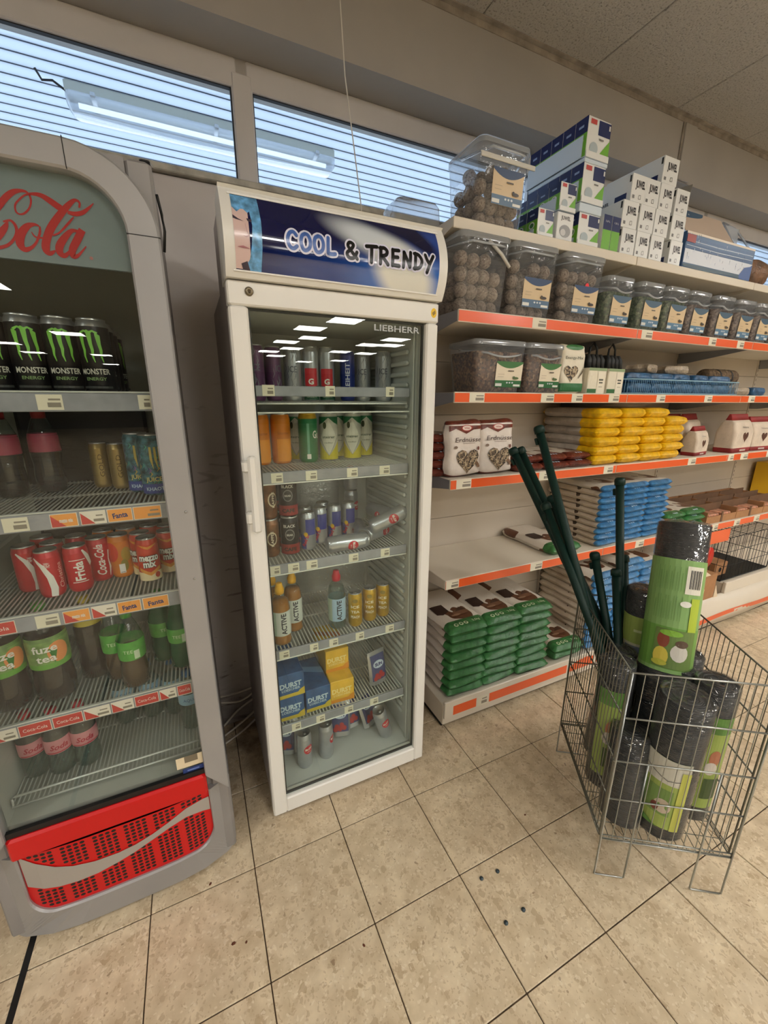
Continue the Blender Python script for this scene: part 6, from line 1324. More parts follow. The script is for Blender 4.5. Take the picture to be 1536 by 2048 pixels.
for i in range(5):
    for l in range(2):
        place('pk', mk_pk, 'blue food pack in the wire tray, %s of the %s layer' % (('leftmost', 'second', 'third', 'fourth', 'rightmost')[i], ('bottom', 'upper')[l]), (1.885 + i * 0.172 + l * 0.01, 0.186 + l * 0.02, 1.505 + l * 0.0485), (0, 0, random.uniform(-0.15, 0.15) if l else 0), 'blue packs in the wire tray')
place('pk2', mk_pk2, 'beige food pack on top of the blue packs, left', (2.06, 0.25, 1.603), (0, 0, 0.3), 'beige packs on the wire tray'); place('pk2', mk_pk2, 'beige food pack on top of the blue packs, middle', (2.26, 0.25, 1.603), (0, 0.0, -0.2), 'beige packs on the wire tray')
place('pk', mk_pk, 'blue food pack squeezed left of the wire tray', (1.735, 0.30, 1.4985), (0, 0, 1.4), 'blue packs beside the tray')
mat('coco', (112, 92, 70), 0.9, var=0.4, scale=60, bump=0.8, bscale=80)
t = thing('coir_roll', 'brown fibre roll lying on the third shelf behind the tray end', 'roll', (2.80, 0.34, 1.604), (0, PI / 2, 0.0)); MB().lathe([(0.03, -0.15), (0.046, -0.14), (0.048, 0.0), (0.046, 0.14), (0.03, 0.15)], 'coco', 18).build('roll', t)
MB().lathe([(0.0485, -0.06), (0.0485, -0.045)], 'netting', 18, cap0=False, cap1=False).lathe([(0.0485, 0.06), (0.0485, 0.075)], 'netting', 18, cap0=False, cap1=False).build('band', t)
place('pk2', mk_pk2, 'beige food pack right of the wire tray', (2.80, 0.186, 1.4985), (0, 0, 0.0), 'beige packs right of the tray'); place('pk2', mk_pk2, 'beige food pack beneath the brown fibre roll', (2.80, 0.30, 1.4985), (0, 0, 0.1), 'beige packs right of the tray')
place('pk', mk_pk, 'blue food pack at the right photo edge, third shelf', (2.985, 0.19, 1.4985), (0, 0, 0.1), 'blue packs beside the tray')

# ---------------- cartons on the top shelf
NB = P(26, 40, 90, 0.3); LG = P(110, 176, 50, 0.35); BW = P(228, 230, 228, 0.35); ICE = P(206, 220, 232, 0.4)
def mk_filter(w_, d_, h_, side_only=False):
    def mk():
        t = thing('filter_box', '', 'box'); MB().rbox(-w_ / 2, w_ / 2, 0, d_, 0, h_, BW, 0.002).build('box', t)
        p = Print(S_front(0.0))
        if side_only: p.rect(-w_ / 2, h_ * .58, w_ / 2, h_, NB); p.rect(-w_ / 2, 0, w_ / 2, h_ * .58, LG); p.text('1,0 L', 0, h_ * .82, 0.007, BW, 0.0, w=w_ * .5)
        else:
            p.rect(-w_ * .04, h_ * .60, w_ / 2, h_ * .96, NB); p.poly([(w_ * .5, h_ * .55), (w_ * .5, h_ * .04), (w_ * .05, h_ * .10), (w_ * .22, h_ * .28)], LG)
            p.rect(-w_ * .40, h_ * .82, -w_ * .14, h_ * .94, P(190, 70, 66)); p.ell(-w_ * .18, h_ * .24, w_ * .18, h_ * .16, P(170, 184, 190)); p.rect(w_ * .02, h_ * .48, w_ * .22, h_ * .52, P(120, 120, 116)); p.rect(w_ * .40, h_ * .78, w_ * .46, h_ * .90, BW)
        p.build('label', t)
        if not side_only:
            p = Print(S_left(-w_ / 2)); p.rect(-d_, h_ * .60, 0, h_, NB); p.rect(-d_, 0, 0, h_ * .60, LG); p.ell(-d_ / 2, h_ * .42, d_ * .26, h_ * .13, BW, 12); p.ell(-d_ / 2, h_ * .42, d_ * .18, h_ * .09, P(60, 120, 60), 12); p.rect(-d_ * .7, h_ * .76, -d_ * .3, h_ * .82, P(150, 170, 206)); p.build('side_print', t)
        return t
    return mk
def tray_row(kk, xc, w_, h_, z, n, lb, y0=0.222, d_=0.058, tray=0.58):
    mk = mk_filter(w_, d_, h_)
    t = thing('display_tray', 'open white card tray around the %s' % lb, 'tray', (xc, y0, z)); D = n * (d_ + 0.002) + 0.006
    b = MB(); b.box(-w_ / 2 - 0.003, -w_ / 2 - 0.001, d_ * 0.3, D, 0, h_ * tray, ICE).box(w_ / 2 + 0.001, w_ / 2 + 0.003, d_ * 0.3, D, 0, h_ * tray, ICE).box(-w_ / 2 - 0.003, w_ / 2 + 0.003, D, D + 0.002, 0, h_ * tray, ICE).box(-w_ / 2 - 0.003, w_ / 2 + 0.003, -0.0, D, 0, 0.002, ICE).box(-w_ / 2, w_ / 2, -0.003, -0.001, 0.0, h_ * 0.16, BW); b.build('tray', t)
    for k in range(n):
        o = place(kk, mk, '%s, %s' % (lb[:-1] if lb.endswith('s') else lb, ('front box of the row', 'second box from the front', 'third box from the front', 'fourth box from the front', 'rearmost box')[k]), (xc, y0 + 0.002 + k * (d_ + 0.002), z + 0.0025), (0, 0, 0), lb)
tray_row('fa1', 1.442, 0.118, 0.112, 2.0805, 5, 'blue and green boxes in the bottom long tray', tray=0.25)
tray_row('fa2', 1.439, 0.122, 0.130, 2.0805 + 0.1475, 5, 'blue and green boxes in the middle long tray')
tray_row('fa3', 1.438, 0.124, 0.130, 2.0805 + 0.2950, 5, 'blue and green boxes in the top long tray')
t = thing('display_tray', 'flat white card board lying under the middle long tray', 'tray', (1.44, 0.222, 2.0805 + 0.1160)); MB().rbox(-0.064, 0.064, 0, 0.30, 0, 0.0305, ICE, 0.002).build('tray', t)
t.location.z = 2.0805 + 0.1155
t = thing('display_tray', 'flat white card board lying under the top long tray', 'tray', (1.44, 0.222, 2.0805 + 0.2805)); MB().rbox(-0.064, 0.064, 0, 0.30, 0, 0.0135, ICE, 0.002).build('tray', t)
tray_row('fb1', 1.316, 0.084, 0.094, 2.0805 + 0.1030, 4, 'small boxes in the upper short tray', y0=0.226, tray=0.5)
tray_row('fb2', 1.213, 0.080, 0.094, 2.0805, 4, 'small boxes in the lower short tray', y0=0.226, tray=0.3)
t = thing('filter_box', 'white box with grey picture below the upper short tray', 'box', (1.315, 0.226, 2.0808)); MB().rbox(-0.044, 0.044, 0, 0.24, 0, 0.0985, BW, 0.002).build('box', t)
p = Print(S_front(0.0)); p.text('JUWEL', 0, 0.080, 0.013, P(90, 90, 92), 0.04, w=0.05); p.ell(0.0, 0.035, 0.03, 0.022, P(150, 152, 154)); p.ell(-0.01, 0.03, 0.014, 0.012, P(200, 200, 200)); p.build('label', t)
mk_nar = mk_filter(0.050, 0.12, 0.128, True)
for i, x in enumerate((1.547, 1.600)): place('nar', mk_nar, 'narrow blue and green box standing upright, %s of two' % ('left', 'right')[i], (x, 0.222, 2.0805), (0, 0, 0), 'narrow blue and green boxes')
DK = P(46, 46, 48)
def mk_juwel(w_):
    def mk():
        t = thing('white_carton', '', 'box'); MB().rbox(-w_ / 2, w_ / 2, 0, 0.28, 0, 0.1005, BW, 0.0015).build('box', t)
        p = Print(S_front(0.0)); p.text('JUWEL', w_ * .06, 0.066, 0.026, DK, 0.05, w=w_ * 0.62); p.rect(-w_ * .40, 0.012, -w_ * .26, 0.024, P(120, 120, 120)); p.stroke([(w_ * .0, .014, .002), (w_ * .02, .026, .002), (w_ * .14, .028, .002), (w_ * .16, .014, .002), (w_ * .0, .013, .002)], DK); p.build('label', t)
        p = Print(S_left(-w_ / 2)); p.rect(-0.075, 0.012, -0.02, 0.036, NB); p.text('JUWEL', -0.13, 0.022, 0.014, P(90, 90, 96), 0.04, w=0.06); p.rect(-0.012, 0.070, -0.004, 0.094, DK); p.build('side_print', t)
        return t
    return mk
ZT = 2.0805; HJ = 0.1012
JR = [(0, [1.686, 1.781, 1.880, 2.019], 0.089), (1, [1.680, 1.789, 1.892, 2.012], 0.098), (2, [1.716, 1.803, 1.902, 2.015], 0.094), (3, [1.907], 0.104)]
for r_, xs_, w_ in JR:
    for k, x in enumerate(xs_):
        nm = ('bottom', 'second', 'third', 'top')[r_]
        lb = 'white JUWEL carton alone on top of the pyramid' if r_ == 3 else 'white JUWEL carton, %s in the %s row from the shelf' % (('leftmost', 'second from left', 'third from left', 'rightmost')[k], nm)
        place('jw%d' % r_, mk_juwel(w_), lb, (x, 0.222 + 0.003 * r_, ZT + HJ * r_), (0, 0, 0), 'white cartons on the top shelf')
o = MB().box(-0.002, 0.0, 0, 0.09, 0, 0.075, P(150, 146, 138)).box(0.0, 0.0008, 0.002, 0.088, 0.002, 0.073, BW).build('carton_flap', loc=(2.0685, 0.235, ZT + HJ * 3 - 0.03), rot=(0, 0.35, 0.3)); tag(o, 'loose open flap of the rightmost JUWEL carton in the third row', 'flap')
# aquarium set box with raised card lid
t, part = world_thing('aquarium_box', 'blue picture carton with raised beige lid right of the white cartons', 'box', (2.375, 0.30, 2.0805))
part('box', MB().rbox(2.082, 2.672, 0.222, 0.50, 2.0805, 2.235, P(60, 96, 140), 0.002))
p = Print(S_front(0.222)); p.rect(2.082, 2.225, 2.672, 2.2345, P(226, 214, 196)); p.rect(2.084, 2.185, 2.67, 2.223, P(84, 116, 158)); p.rect(2.084, 2.104, 2.67, 2.162, P(214, 220, 230))
rnd = random.Random(5)
for k in range(5): p.stroke([(2.09, 2.168 + k * .010, .002), (2.35, 2.165 + k * .010, .0035), (2.66, 2.170 + k * .010, .002)], P(210, 222, 234) if k % 2 else P(70, 100, 150)); p.l = 0.0014
for k in range(60): a = rnd.uniform(2.10, 2.60); b_ = rnd.uniform(2.105, 2.215); p.stroke([(a, b_, .001), (a + rnd.uniform(-.004, .004), b_ + rnd.uniform(.004, .02), .003)], rnd.choice([P(50, 84, 130), P(230, 236, 240), P(90, 130, 180), P(40, 60, 96)])); p.l = 0.0018
p.l = 0.0022
p.stroke([(2.084, 2.094, .012), (2.25, 2.092, .018), (2.45, 2.095, .014), (2.66, 2.094, .02)], P(30, 70, 90)); p.poly([(2.56, 2.10), (2.60, 2.14), (2.65, 2.15), (2.668, 2.16), (2.668, 2.085), (2.57, 2.085)], P(44, 84, 150)); p.rect(2.084, 2.190, 2.152, 2.222, P(160, 64, 56))
part('label', p.mb)
vs = [(2.075, 0.226, 2.236), (2.470, 0.226, 2.236), (2.475, 0.31, 2.362), (2.075, 0.31, 2.362)]
mb = MB(); mb.add(vs + [(a, b_ + 0.003, c - 0.002) for a, b_, c in vs], [(0, 1, 2, 3), (7, 6, 5, 4), (0, 4, 5, 1), (1, 5, 6, 2), (2, 6, 7, 3), (3, 7, 4, 0)], P(206, 186, 168)); lid = part('lid_flap', mb)
SL = lambda u, v, l: (u, 0.226 + 0.084 * v / 0.151 - l * 0.8, 2.236 + 0.126 * v / 0.151 + l * 0.5)
p = Print(SL); n = 10
p.faces([(2.080 + 0.24 * k / n, 0.150) for k in range(n + 1)] + [(2.080 + 0.24 * k / n, 0.150 - 0.055 * math.sqrt(max(0, 1 - (k / n) ** 2))) for k in range(n + 1)], [(k, n + 1 + k, n + 2 + k, k + 1) for k in range(n)], P(52, 92, 124)); p.up()
p.ell(2.112, 0.098, 0.028, 0.030, P(130, 60, 50)); p.ell(2.112, 0.098, 0.023, 0.025, P(222, 200, 184)); p.text('TRIXIE', 2.112, 0.098, 0.012, P(130, 60, 50), 0.05, w=0.050); p.text('+', 2.175, 0.118, 0.014, BW, 0.04); p.build('logo', lid)
b = MB(); b.tube([(2.478, 0.23, 2.236), (2.50, 0.31, 2.358), (2.63, 0.31, 2.345), (2.655, 0.24, 2.236)], 0.005, 'tub_lid', 6); b.box(2.49, 2.64, 0.30, 0.303, 2.24, 2.345, 'tub_lid'); part('plastic_insert', b)
place('bb', mk_bag(0.20, 0.24, 0.13, 95, 0.0, 'bag_brown', 'bag_brownish', 'food_bag') if mat('bag_brownish', (126, 92, 66), 0.4, var=0.4, scale=14, bump=0.6) else None, 'brown bag lying at the right end of the top shelf', (2.79, 0.235, 2.0805), (0, 0, 0.0))
# upturned clear tub on the fridge roof
t = thing('clear_tub', 'small upturned clear plastic tub on top of the fridge header', 'tub', (0.583, 0.152, 1.9485))
MB().loft([(0, 0.160, 0.13, 0.02), (0.004, 0.160, 0.13, 0.02), (0.088, 0.152, 0.122, 0.024), (0.100, 0.138, 0.108, 0.02)], 'tub_clear', cap0=False).build('body', t)
MB().tube([(-0.081, -0.066, 0.005), (0.081, -0.066, 0.005), (0.081, 0.066, 0.005), (-0.081, 0.066, 0.005)], 0.004, 'tub_lid', 6, closed=True).build('rim', t)
# ---------------- right side odds: trays, cartons, crate, talker
def mk_ctray():
    t = thing('cardboard_tray', '', 'tray'); b = MB(); W_, D_, H_ = 0.325, 0.36, 0.075
    b.box(-W_ / 2, W_ / 2, 0, D_, 0, 0.004, 'cardboard').box(-W_ / 2, -W_ / 2 + 0.004, 0, D_, 0.004, H_, 'cardboard').box(W_ / 2 - 0.004, W_ / 2, 0, D_, 0.004, H_, 'cardboard').box(-W_ / 2 + 0.004, W_ / 2 - 0.004, D_ - 0.004, D_, 0.004, H_, 'cardboard').box(-W_ / 2 + 0.004, W_ / 2 - 0.004, 0, 0.004, 0.004, H_ * 0.6, 'cardboard'); b.build('tray', t)
    for k in range(3): MB().box(-W_ / 2 + 0.0045, W_ / 2 - 0.0045, 0.09 * (k + 1), 0.09 * (k + 1) + 0.005, 0.0045, H_ + 0.02, 'cardboard_dark').build('divider', t)
    MB().box(-0.01, 0.01, -0.002, 0.0, 0.0, H_ * 0.9, 'cardboard_dark').build('front_tab', t); return t
for i, x in enumerate((2.842, 3.172, 3.502)): place('ct', mk_ctray, 'open brown cardboard display tray, %s of three on the fifth shelf' % ('left', 'middle', 'right')[i], (x, 0.172, 0.7355), (0, 0, 0), 'brown cardboard trays')
mat('treat_pack', (214, 150, 120), 0.5, var=0.35, scale=30)
for i, x in enumerate((2.77, 2.90, 3.10, 3.23, 3.43)):
    o = MB().rbox(-0.055, 0.055, -0.035, 0.035, 0, 0.05, 'treat_pack', 0.004).build('treat_pack', loc=(x, 0.215, 0.7400)); tag(o, 'pinkish treat pack in the cardboard trays, %s from the left' % ('first', 'second', 'third', 'fourth', 'fifth')[i], 'treat pack', 'treat packs in the cardboard trays')
t = thing('yellow_carton', 'yellow carton with dark spot at the right photo edge, fifth shelf', 'box', (4.06, 0.41, 0.7355)); MB().rbox(-0.14, 0.14, -0.10, 0.10, 0, 0.27, P(226, 178, 30), 0.004).build('box', t); p = Print(S_front(-0.10)); p.ell(-0.02, 0.10, 0.03, 0.05, DK); p.build('label', t)
t = thing('cardboard_box', 'brown cardboard box with open cream flap on the base shelf', 'box', (2.60, 0.29, 0.1405)); MB().rbox(-0.20, 0.28, -0.155, 0.16, 0, 0.25, 'cardboard', 0.003).build('box', t)
p = Print(S_front(-0.155)); p.rect(-0.10, 0.05, 0.16, 0.16, P(222, 200, 170)); p.stroke([(-0.08, .07, .004), (-0.02, .10, .014), (0.04, .085, .02), (0.12, .12, .008)], P(110, 110, 104)); p.rect(-0.06, 0.135, 0.0, 0.142, DK); p.build('label', t)
mb = MB(); vs = [(-0.20, -0.155, 0.251), (0.20, -0.155, 0.251), (0.10, -0.12, 0.32), (-0.20, -0.12, 0.32)]; mb.add(vs + [(a, b_ + 0.003, c - 0.001) for a, b_, c in vs], [(0, 1, 2, 3), (7, 6, 5, 4), (0, 4, 5, 1), (1, 5, 6, 2), (2, 6, 7, 3), (3, 7, 4, 0)], P(226, 206, 176)); mb.build('flap', t)
MB().add([(0.283, -0.157, 0.02), (0.283, 0.0, 0.02), (0.36, -0.158, 0.02), (0.283, -0.157, 0.17)], [(0, 2, 3), (0, 3, 1), (1, 3, 2), (0, 1, 2)], P(226, 206, 176)).build('side_flap', t)
t = thing('shelf_talker', 'orange rectangular and oval promotion sign under the fifth shelf', 'sign', (2.80, 0.15, 0.60))
MB().rbox(-0.13, 0.135, -0.002, 0.001, 0.005, 0.068 + 0.02, 'strip_orange', 0.001).build('upper_panel', t); MB().lathe([(0.055, 0), (0.055, 0.003)], P(200, 40, 24), 24, M=Matrix.Translation((-0.045, 0.004, -0.085)) @ R90 @ Matrix.Scale(1.25, 4, (0, 1, 0))).build('oval', t)
t, part = world_thing('wire_crate', 'black wire pet crate on the raised base at the right', 'crate', (3.32, 0.33, 0.286))
X0, X1, Y0, Y1, Z0, Z1 = 3.02, 3.62, 0.175, 0.50, 0.292, 0.60
def grid_panel(a, b_, c, d_, nu, nv, r, m, rim=None):
    mb = MB(); A_, B_, C_, D_ = map(Vector, (a, b_, c, d_))
    for k in range(nu + 1): f = k / nu; mb.tube([A_.lerp(B_, f), D_.lerp(C_, f)], rim if rim and k in (0, nu) else r, m, 4, caps=False)
    for k in range(nv + 1): f = k / nv; mb.tube([A_.lerp(D_, f), B_.lerp(C_, f)], rim if rim and k in (0, nv) else r * 1.3, m, 4, caps=False)
    return mb
for nm, q in (('front_panel', ((X0, Y0, Z0), (X1, Y0, Z0), (X1, Y0, Z1), (X0, Y0, Z1))), ('back_panel', ((X0, Y1, Z0), (X1, Y1, Z0), (X1, Y1, Z1), (X0, Y1, Z1))), ('top_panel', ((X0, Y0, Z1), (X1, Y0, Z1), (X1, Y1, Z1), (X0, Y1, Z1))), ('side_panel', ((X0, Y0, Z0), (X0, Y1, Z0), (X0, Y1, Z1), (X0, Y0, Z1))), ('side_panel', ((X1, Y0, Z0), (X1, Y1, Z0), (X1, Y1, Z1), (X1, Y0, Z1)))):
    part(nm, grid_panel(*q, 14 if nm in ('front_panel', 'back_panel', 'top_panel') else 8, 3, 0.0016, 'netting', 0.003))
part('floor_pan', MB().rbox(X0, X1, Y0, Y1, 0.2865, 0.291, 'netting', 0.001))
t = thing('small_carton', 'small brown carton with round hole inside the wire crate', 'box', (3.12, 0.30, 0.2915)); MB().rbox(-0.075, 0.075, -0.07, 0.07, 0, 0.095, 'cardboard', 0.003).build('box', t); p = Print(S_front(-0.07)); p.ell(-0.01, 0.045, 0.018, 0.018, 'dark_gap'); p.build('hole', t)
# pull cord and cables between the coolers
o = MB().tube([(0.466, 0.45, CZ - 0.002), (0.470, 0.45, 2.706), (0.482, 0.45, 2.518), (0.510, 0.45, 2.33), (0.536, 0.45, 2.15), (0.548, 0.45, 1.90)], 0.0022, 'pole_white', 5).build('pull_cord'); tag(o, 'thin white cord hanging from the ceiling behind the fridge header', 'cord')
for i, pts in enumerate((((-0.13, 0.52, 0.20), (-0.06, 0.55, 0.175), (0.02, 0.54, 0.19)), ((-0.14, 0.55, 0.15), (-0.05, 0.54, 0.135), (0.03, 0.55, 0.165)), ((-0.13, 0.50, 0.06), (-0.06, 0.53, 0.10), (0.03, 0.55, 0.13)), ((-0.14, 0.47, 0.03), (-0.05, 0.50, 0.055), (0.03, 0.53, 0.085)), ((-0.14, 0.45, 0.008), (-0.05, 0.48, 0.025), (0.03, 0.51, 0.06)))):
    o = MB().tube(smooth3([tuple(p_) for p_ in pts], 5), 0.0045, 'cable_grey' if 'cable_grey' in MATS else mat('cable_grey', (205, 196, 182), 0.5), 6).build('power_cable'); tag(o, 'grey power cable between the coolers, %s of five from above' % ('first', 'second', 'third', 'fourth', 'lowest')[i], 'cable', 'power cables behind the coolers')

# ================================================================== WIRE BASKET
BA, BB = 0.368, 0.47; BANG = math.atan2(-0.555, 0.832)
wb = thing('wire_basket', 'square galvanised wire bin on wire legs holding mesh rolls and posts', 'wire basket', (0.905, -0.577, 0), (0, 0, BANG))
LZ = [0.150, 0.312, 0.453, 0.605, 0.754]
def bpanel(name, A_, B_, n, m='galv', z0=0.150, r=0.0013):
    mb = MB(); A_, B_ = Vector(A_), Vector(B_)
    for k in range(n + 1): q = A_.lerp(B_, k / n); mb.tube([(q.x, q.y, z0), (q.x, q.y, LZ[-1])], 0.0026 if k in (0, n) else r, m, 5, caps=False)
    for z in LZ: mb.tube([(A_.x, A_.y, z), (B_.x, B_.y, z)], 0.0026, m, 6)
    mb.tube([(A_.x, A_.y, 0.166), (B_.x, B_.y, 0.166)], 0.0022, m, 6)
    return mb.build(name, wb)
bpanel('front_panel', (0, 0), (BA, 0), 11); bpanel('back_panel', (0, BB), (BA, BB), 11, 'galv_dark'); bpanel('side_panel', (0, 0.012), (0, BB - 0.004), 22, 'galv_dark'); bpanel('side_panel', (BA, 0.012), (BA, BB - 0.004), 20, 'galv_dark')
mb = MB()
for k in range(16): mb.tube([(BA * k / 15, 0, 0.158), (BA * k / 15, BB, 0.158)], 0.0013, 'galv_dark', 4, caps=False)
for k in range(10): mb.tube([(0, BB * k / 9, 0.156), (BA, BB * k / 9, 0.156)], 0.0018, 'galv_dark', 4, caps=False)
mb.build('bottom_grid', wb)
for (a, y, s_) in ((0.0, -0.003, 1), (BA, -0.003, -1), (0.0, BB + 0.003, 1), (BA, BB + 0.003, -1)):
    MB().tube([(a, y, LZ[-1]), (a, y, 0.004), (a + 0.004 * s_, y, 0.003), (a + 0.084 * s_, y, 0.003), (a + 0.088 * s_, y, 0.006), (a + 0.088 * s_, y, 0.453)], 0.0026, 'galv', 6).build('leg', wb)
# links closing the corners
mb = MB()
for z in (LZ[-1], LZ[2]): mb.tube([(0, 0.012, z), (-0.004, 0.004, z - 0.004), (0.0, -0.004, z)], 0.002, 'galv', 5)
mb.build('corner_link', wb)
U_, V_ = Vector((0.832, -0.555, 0)), Vector((0.555, 0.832, 0)); F_ = Vector((0.905, -0.577, 0))
def inb(u, v, z): return F_ + U_ * u + V_ * v + Vector((0, 0, z))
thin('roll_film', (244, 244, 244), 0.06, 0.03, (220, 224, 226), 0.08, 0.8, 30)
mat('lab_green', (136, 176, 104), 0.45, var=0.04); mat('lab_lime', (160, 180, 92), 0.45, var=0.04); mat('lab_dark', (96, 140, 66), 0.45, var=0.2, scale=20)
def roll(label, B, T, r, style=None, turn=0.0):
    B, T = Vector(B), Vector(T); L_ = (T - B).length; q = (T - B).to_track_quat('Z', 'Y')
    t = thing('mesh_roll', label, 'mesh roll', B); t.rotation_mode = 'QUATERNION'
    # turn the roll about its axis so that the label looks at the viewer
    inv = q.inverted(); c = inv @ (CAM - B); a = math.atan2(c.y, c.x) + PI / 2 + turn
    t.rotation_quaternion = q @ Matrix.Rotation(a, 3, 'Z').to_quaternion()
    mb = MB(); mb.lathe([(r * 0.96, 0), (r, 0.004), (r * 1.0, L_ * 0.3), (r * 0.985, L_ * 0.6), (r, L_ - 0.004), (r * 0.93, L_)], 'mesh_black', 28, cap1=False)
    pr_ = [(r * 0.93, L_), (r * 0.78, L_ - 0.004), (r * 0.72, L_ + 0.001), (r * 0.56, L_ - 0.005), (r * 0.50, L_ + 0.0005), (r * 0.34, L_ - 0.005), (r * 0.30, L_), (r * 0.22, L_ - 0.02)]
    mb.lathe(pr_, 'mesh_black', 24, cap0=False); mb.build('roll', t)
    mb = MB(); mb.lathe([(r * 1.03, 0.002), (r * 1.035, L_ * 0.5), (r * 1.03, L_ - 0.002), (r * 0.9, L_ + 0.004)], 'roll_film', 24, cap0=False, cap1=False); mb.build('film_wrap', t)
    rr = random.Random(int(B.x * 991)); vs = [(0, 0, L_ + 0.004)]; fs = []
    for ring_, fr in enumerate((0.35, 0.7, 1.0)):
        for k in range(20): g = 2 * PI * k / 20; vs.append((r * fr * math.cos(g), r * fr * math.sin(g), L_ + 0.003 + rr.uniform(0, 0.009) - (0.004 if ring_ == 2 else 0)))
    for k in range(20): fs.append((0, 1 + k, 1 + (k + 1) % 20))
    for q_ in range(2):
        for k in range(20): a_ = 1 + q_ * 20 + k; b_ = 1 + q_ * 20 + (k + 1) % 20; fs.append((a_, a_ + 20, b_ + 20, b_))
    MB().add(vs, fs, 'roll_film', False).build('film_top', t)
    if style:
        R_ = r * 1.04; p = Print(S_cyl(R_), cut=(R_ * 0.25, None)); w_ = R_ * 1.45
        if style == 'tall':
            p.rect(-w_, L_ * .42, w_, L_ * .80, 'lab_green', 14); p.rect(-w_, L_ * .20, w_, L_ * .43, P(110, 160, 70), 14); p.rect(-w_, L_ * .185, w_, L_ * .205, 'lab_green', 14)
            p.rect(R_ * .25, L_ * .62, R_ * .95, L_ * .77, P(226, 222, 206), 6)
            for k in range(9): p.rect(R_ * (.38 + .055 * k), L_ * .65, R_ * (.38 + .055 * k + (.02 if k % 2 else .035)), L_ * .75, DK); p.l = 0.0025
            for k in range(11):
                u = -R_ * .75 + k * R_ * .095; p.stroke([(u, L_ * .47, .0012), (u, L_ * (.60 if k % 3 else .57), .0016)], P(110, 150, 80)); p.stroke([(u, L_ * .63, .0012), (u, L_ * (.73 if k % 2 else .76), .0016)], P(110, 150, 80)); p.l = 0.0028
            p.rect(R_ * .55, L_ * .42, R_ * .95, L_ * .60, P(176, 196, 60), 4); p.ell(R_ * .35, L_ * .565, .016, .010, P(230, 230, 220))
            p.rect(-R_ * .55, L_ * .21, R_ * .9, L_ * .42, P(104, 130, 66), 10); p.ell(-R_ * .25, L_ * .36, .016, .026, P(140, 70, 50)); p.ell(-R_ * .28, L_ * .27, .020, .030, P(214, 196, 80)); p.ell(R_ * .35, L_ * .30, .024, .028, P(206, 202, 190)); p.ell(R_ * .40, L_ * .35, .018, .012, P(90, 70, 54)); p.ell(0.0, L_ * .40, .03, .010, P(130, 180, 60)); p.ell(-R_ * .3, L_ * .235, .02, .01, P(190, 190, 70))
        elif style == 'mid':
            p.rect(-w_ * .7, L_ * .10, w_ * .5, L_ * .62, 'lab_lime', 12); p.rect(-w_ * .7, L_ * .44, w_ * .5, L_ * .62, P(206, 204, 190), 12); p.rect(-w_ * .5, L_ * .20, w_ * .2, L_ * .40, P(120, 150, 80), 8)
            p.ell(0, L_ * .27, .022, .026, P(206, 190, 170)); p.ell(-.018, L_ * .25, .010, .016, P(120, 60, 50)); p.stroke([(-w_ * .6, L_ * .52, .002), (0, L_ * .47, .002), (w_ * .45, L_ * .50, .002)], DK); p.rect(w_ * .28, L_ * .10, w_ * .5, L_ * .56, P(196, 200, 96), 3); p.poly([(-w_ * .7, L_ * .10), (-w_ * .7, L_ * .18), (w_ * .0, L_ * .10)], 'lab_dark')
        elif style == 'side':
            p.rect(-w_ * .45, L_ * .12, w_ * .55, L_ * .80, 'lab_lime', 10); p.rect(-w_ * .45, L_ * .70, w_ * .55, L_ * .82, 'lab_dark', 10); p.ell(.012, L_ * .52, .016, .030, P(186, 120, 90)); p.ell(.006, L_ * .44, .018, .024, P(214, 206, 196)); p.rect(-.004, L_ * .2, w_ * .5, L_ * .36, P(70, 90, 50), 5)
        elif style == 'cream':
            p.rect(-w_, L_ * .56, w_, L_ * .70, 'lab_cream' if 'lab_cream' in MATS else mat('lab_cream', (196, 194, 160), 0.5), 14); p.rect(-w_, L_ * .70, w_, L_ * .86, 'lab_lime', 14); p.rect(-w_ * .6, L_ * .645, w_ * .5, L_ * .685, P(110, 120, 140), 8); p.rect(-.025, L_ * .77, .025, L_ * .785, P(206, 216, 160), 4)
            for k in range(3): p.rect(-w_ * .6, L_ * (.625 - .02 * k), w_ * .5, L_ * (.629 - .02 * k), P(150, 150, 126), 8)
        p.build('label', t)
    return t
roll('tall black mesh roll with big green label sticking out of the basket', inb(0.214, 0.231, 0.505), (1.345, -0.400, 1.075), 0.072, 'tall', 0.10)
roll('short mesh roll hidden beneath the tall green-labelled roll', inb(0.205, 0.240, 0.163), inb(0.21, 0.245, 0.500), 0.055)
roll('black mesh roll with lime label standing at the basket front', inb(0.196, 0.080, 0.163), inb(0.200, 0.080, 0.640), 0.070, 'mid', 0.05)
roll('black mesh roll with long narrow label against the right basket side', inb(0.318, 0.150, 0.163), inb(0.318, 0.150, 0.650), 0.056, 'side', 0.5)
roll('short dark mesh roll in the front left basket corner', inb(0.085, 0.085, 0.163), inb(0.100, 0.13, 0.46), 0.062)
roll('mesh roll with lime label near the left basket side', inb(0.075, 0.215, 0.163), inb(0.068, 0.235, 0.635), 0.054, 'side', -0.1)
roll('plain black mesh roll in the back left of the basket', inb(0.100, 0.345, 0.163), inb(0.125, 0.345, 0.610), 0.050)
roll('mesh roll with cream and green label at the basket back', inb(0.225, 0.405, 0.163), inb(0.205, 0.425, 0.815), 0.056, 'cream', 0.1)
roll('plain black mesh roll in the back right basket corner', inb(0.312, 0.300, 0.163), inb(0.315, 0.31, 0.640), 0.050)
roll('thin black mesh roll between the tall roll and the right side', inb(0.262, 0.215, 0.163), inb(0.262, 0.205, 0.640), 0.028)
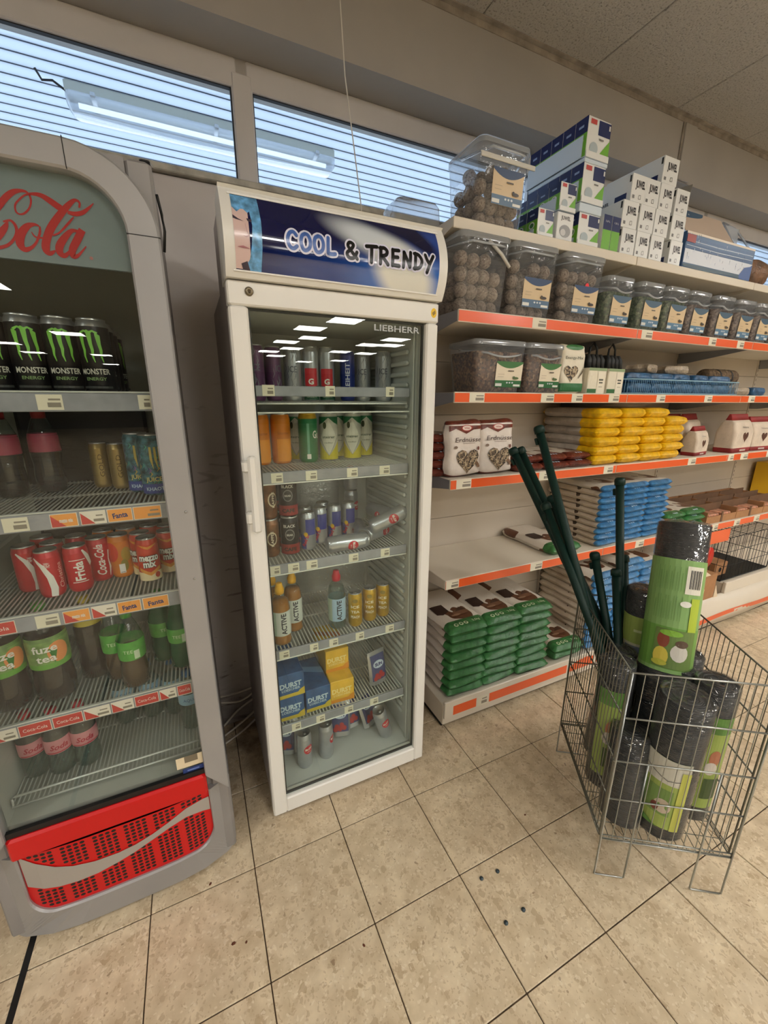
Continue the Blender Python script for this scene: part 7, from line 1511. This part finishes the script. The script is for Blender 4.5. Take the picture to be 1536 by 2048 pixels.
PO = [((0.994, 0.06, 1.289), (1.35, -0.458, 0.19), 'dark green post, leftmost of the long leaning pair'), ((1.031, 0.06, 1.289), (1.372, -0.468, 0.19), 'dark green post, right one of the long leaning pair'),
      ((0.994, -0.06, 1.379), (1.203, -0.454, 0.19), 'dark green post reaching highest of all, leaning left'), ((1.074, -0.08, 1.124), (1.276, -0.465, 0.19), 'dark green post with its cap halfway down the leaning bundle'),
      ((1.024, -0.1, 1.106), (1.164, -0.581, 0.19), 'dark green post with cap just left of the bundle middle'), ((1.195, -0.2, 0.921), (1.268, -0.407, 0.19), 'short dark green post standing right of the leaning bundle'),
      ((1.259, -0.25, 0.863), (1.147, -0.467, 0.19), 'shortest dark green post in front of the tall upright one'), ((1.271, -0.2, 1.196), (1.289, -0.36, 0.19), 'tall upright dark green post rising before the blue bags'),
      ((1.307, -0.24, 0.907), (1.227, -0.439, 0.19), 'short dark green post half behind the shortest one')]
for T, B, lb in PO:
    T, B = Vector(T), Vector(B); L_ = (T - B).length
    t = thing('fence_post', lb, 'fence post', B); t['group'] = 'dark green fence posts'; t.rotation_mode = 'QUATERNION'; t.rotation_quaternion = (T - B).to_track_quat('Z', 'Y')
    MB().lathe([(0.0142, 0), (0.0142, L_ - 0.01)], 'post_green', 16).build('tube', t)
    MB().lathe([(0.0180, L_ - 0.022), (0.0185, L_ - 0.006), (0.0165, L_ + 0.001), (0.012, L_ + 0.005), (0.003, L_ + 0.006)], 'post_green', 16).build('cap', t)
    MB().rbox(-0.006, 0.006, -0.024, -0.0138, L_ - 0.06, L_ - 0.035, 'post_green', 0.002).build('wire_clip', t)
# bits lying on the floor
mat('metal_bit', (70, 82, 88), 0.4, 0.6); mat('mud', (96, 52, 34), 0.9)
for i, (x, y) in enumerate(((0.566, -0.439), (0.626, -0.444), (0.628, -0.558), (0.559, -0.561))):
    o = MB().lathe([(0.0062, 0), (0.0066, 0.003), (0.004, 0.006)], 'metal_bit', 8, M=Matrix.Translation((0, 0, 0))).build('screw_cap', loc=(x, y, 0.0)); tag(o, 'tiny dark metal plug set in the floor tile left of the basket, %s' % ('back left', 'back right', 'front right', 'front left')[i], 'floor plug', 'floor plugs')
for i, (x, y, r_) in enumerate(((-0.166, -0.276, 0.0065), (-0.133, -0.288, 0.004), (0.164, -0.433, 0.005), (0.842, -0.339, 0.0045), (-0.218, -0.092, 0.0055))):
    o = MB().lathe([(r_, 0), (r_ * 0.8, 0.0015), (r_ * 0.3, 0.0025)], 'mud', 6).build('dirt_crumb', loc=(x, y, 0.0002), rot=(0, 0, i)); o.scale = (1, 0.65, 1); tag(o, 'small brown dirt crumb on the floor, %s' % ('reddish one before the gap between the coolers', 'beside the reddish crumb', 'in front of the white fridge', 'between fridge and wire basket', 'next to the arched cooler')[i], 'dirt')
for ob in list(bpy.data.objects):
    if ob.type == 'EMPTY': ob.empty_display_size = 0.02
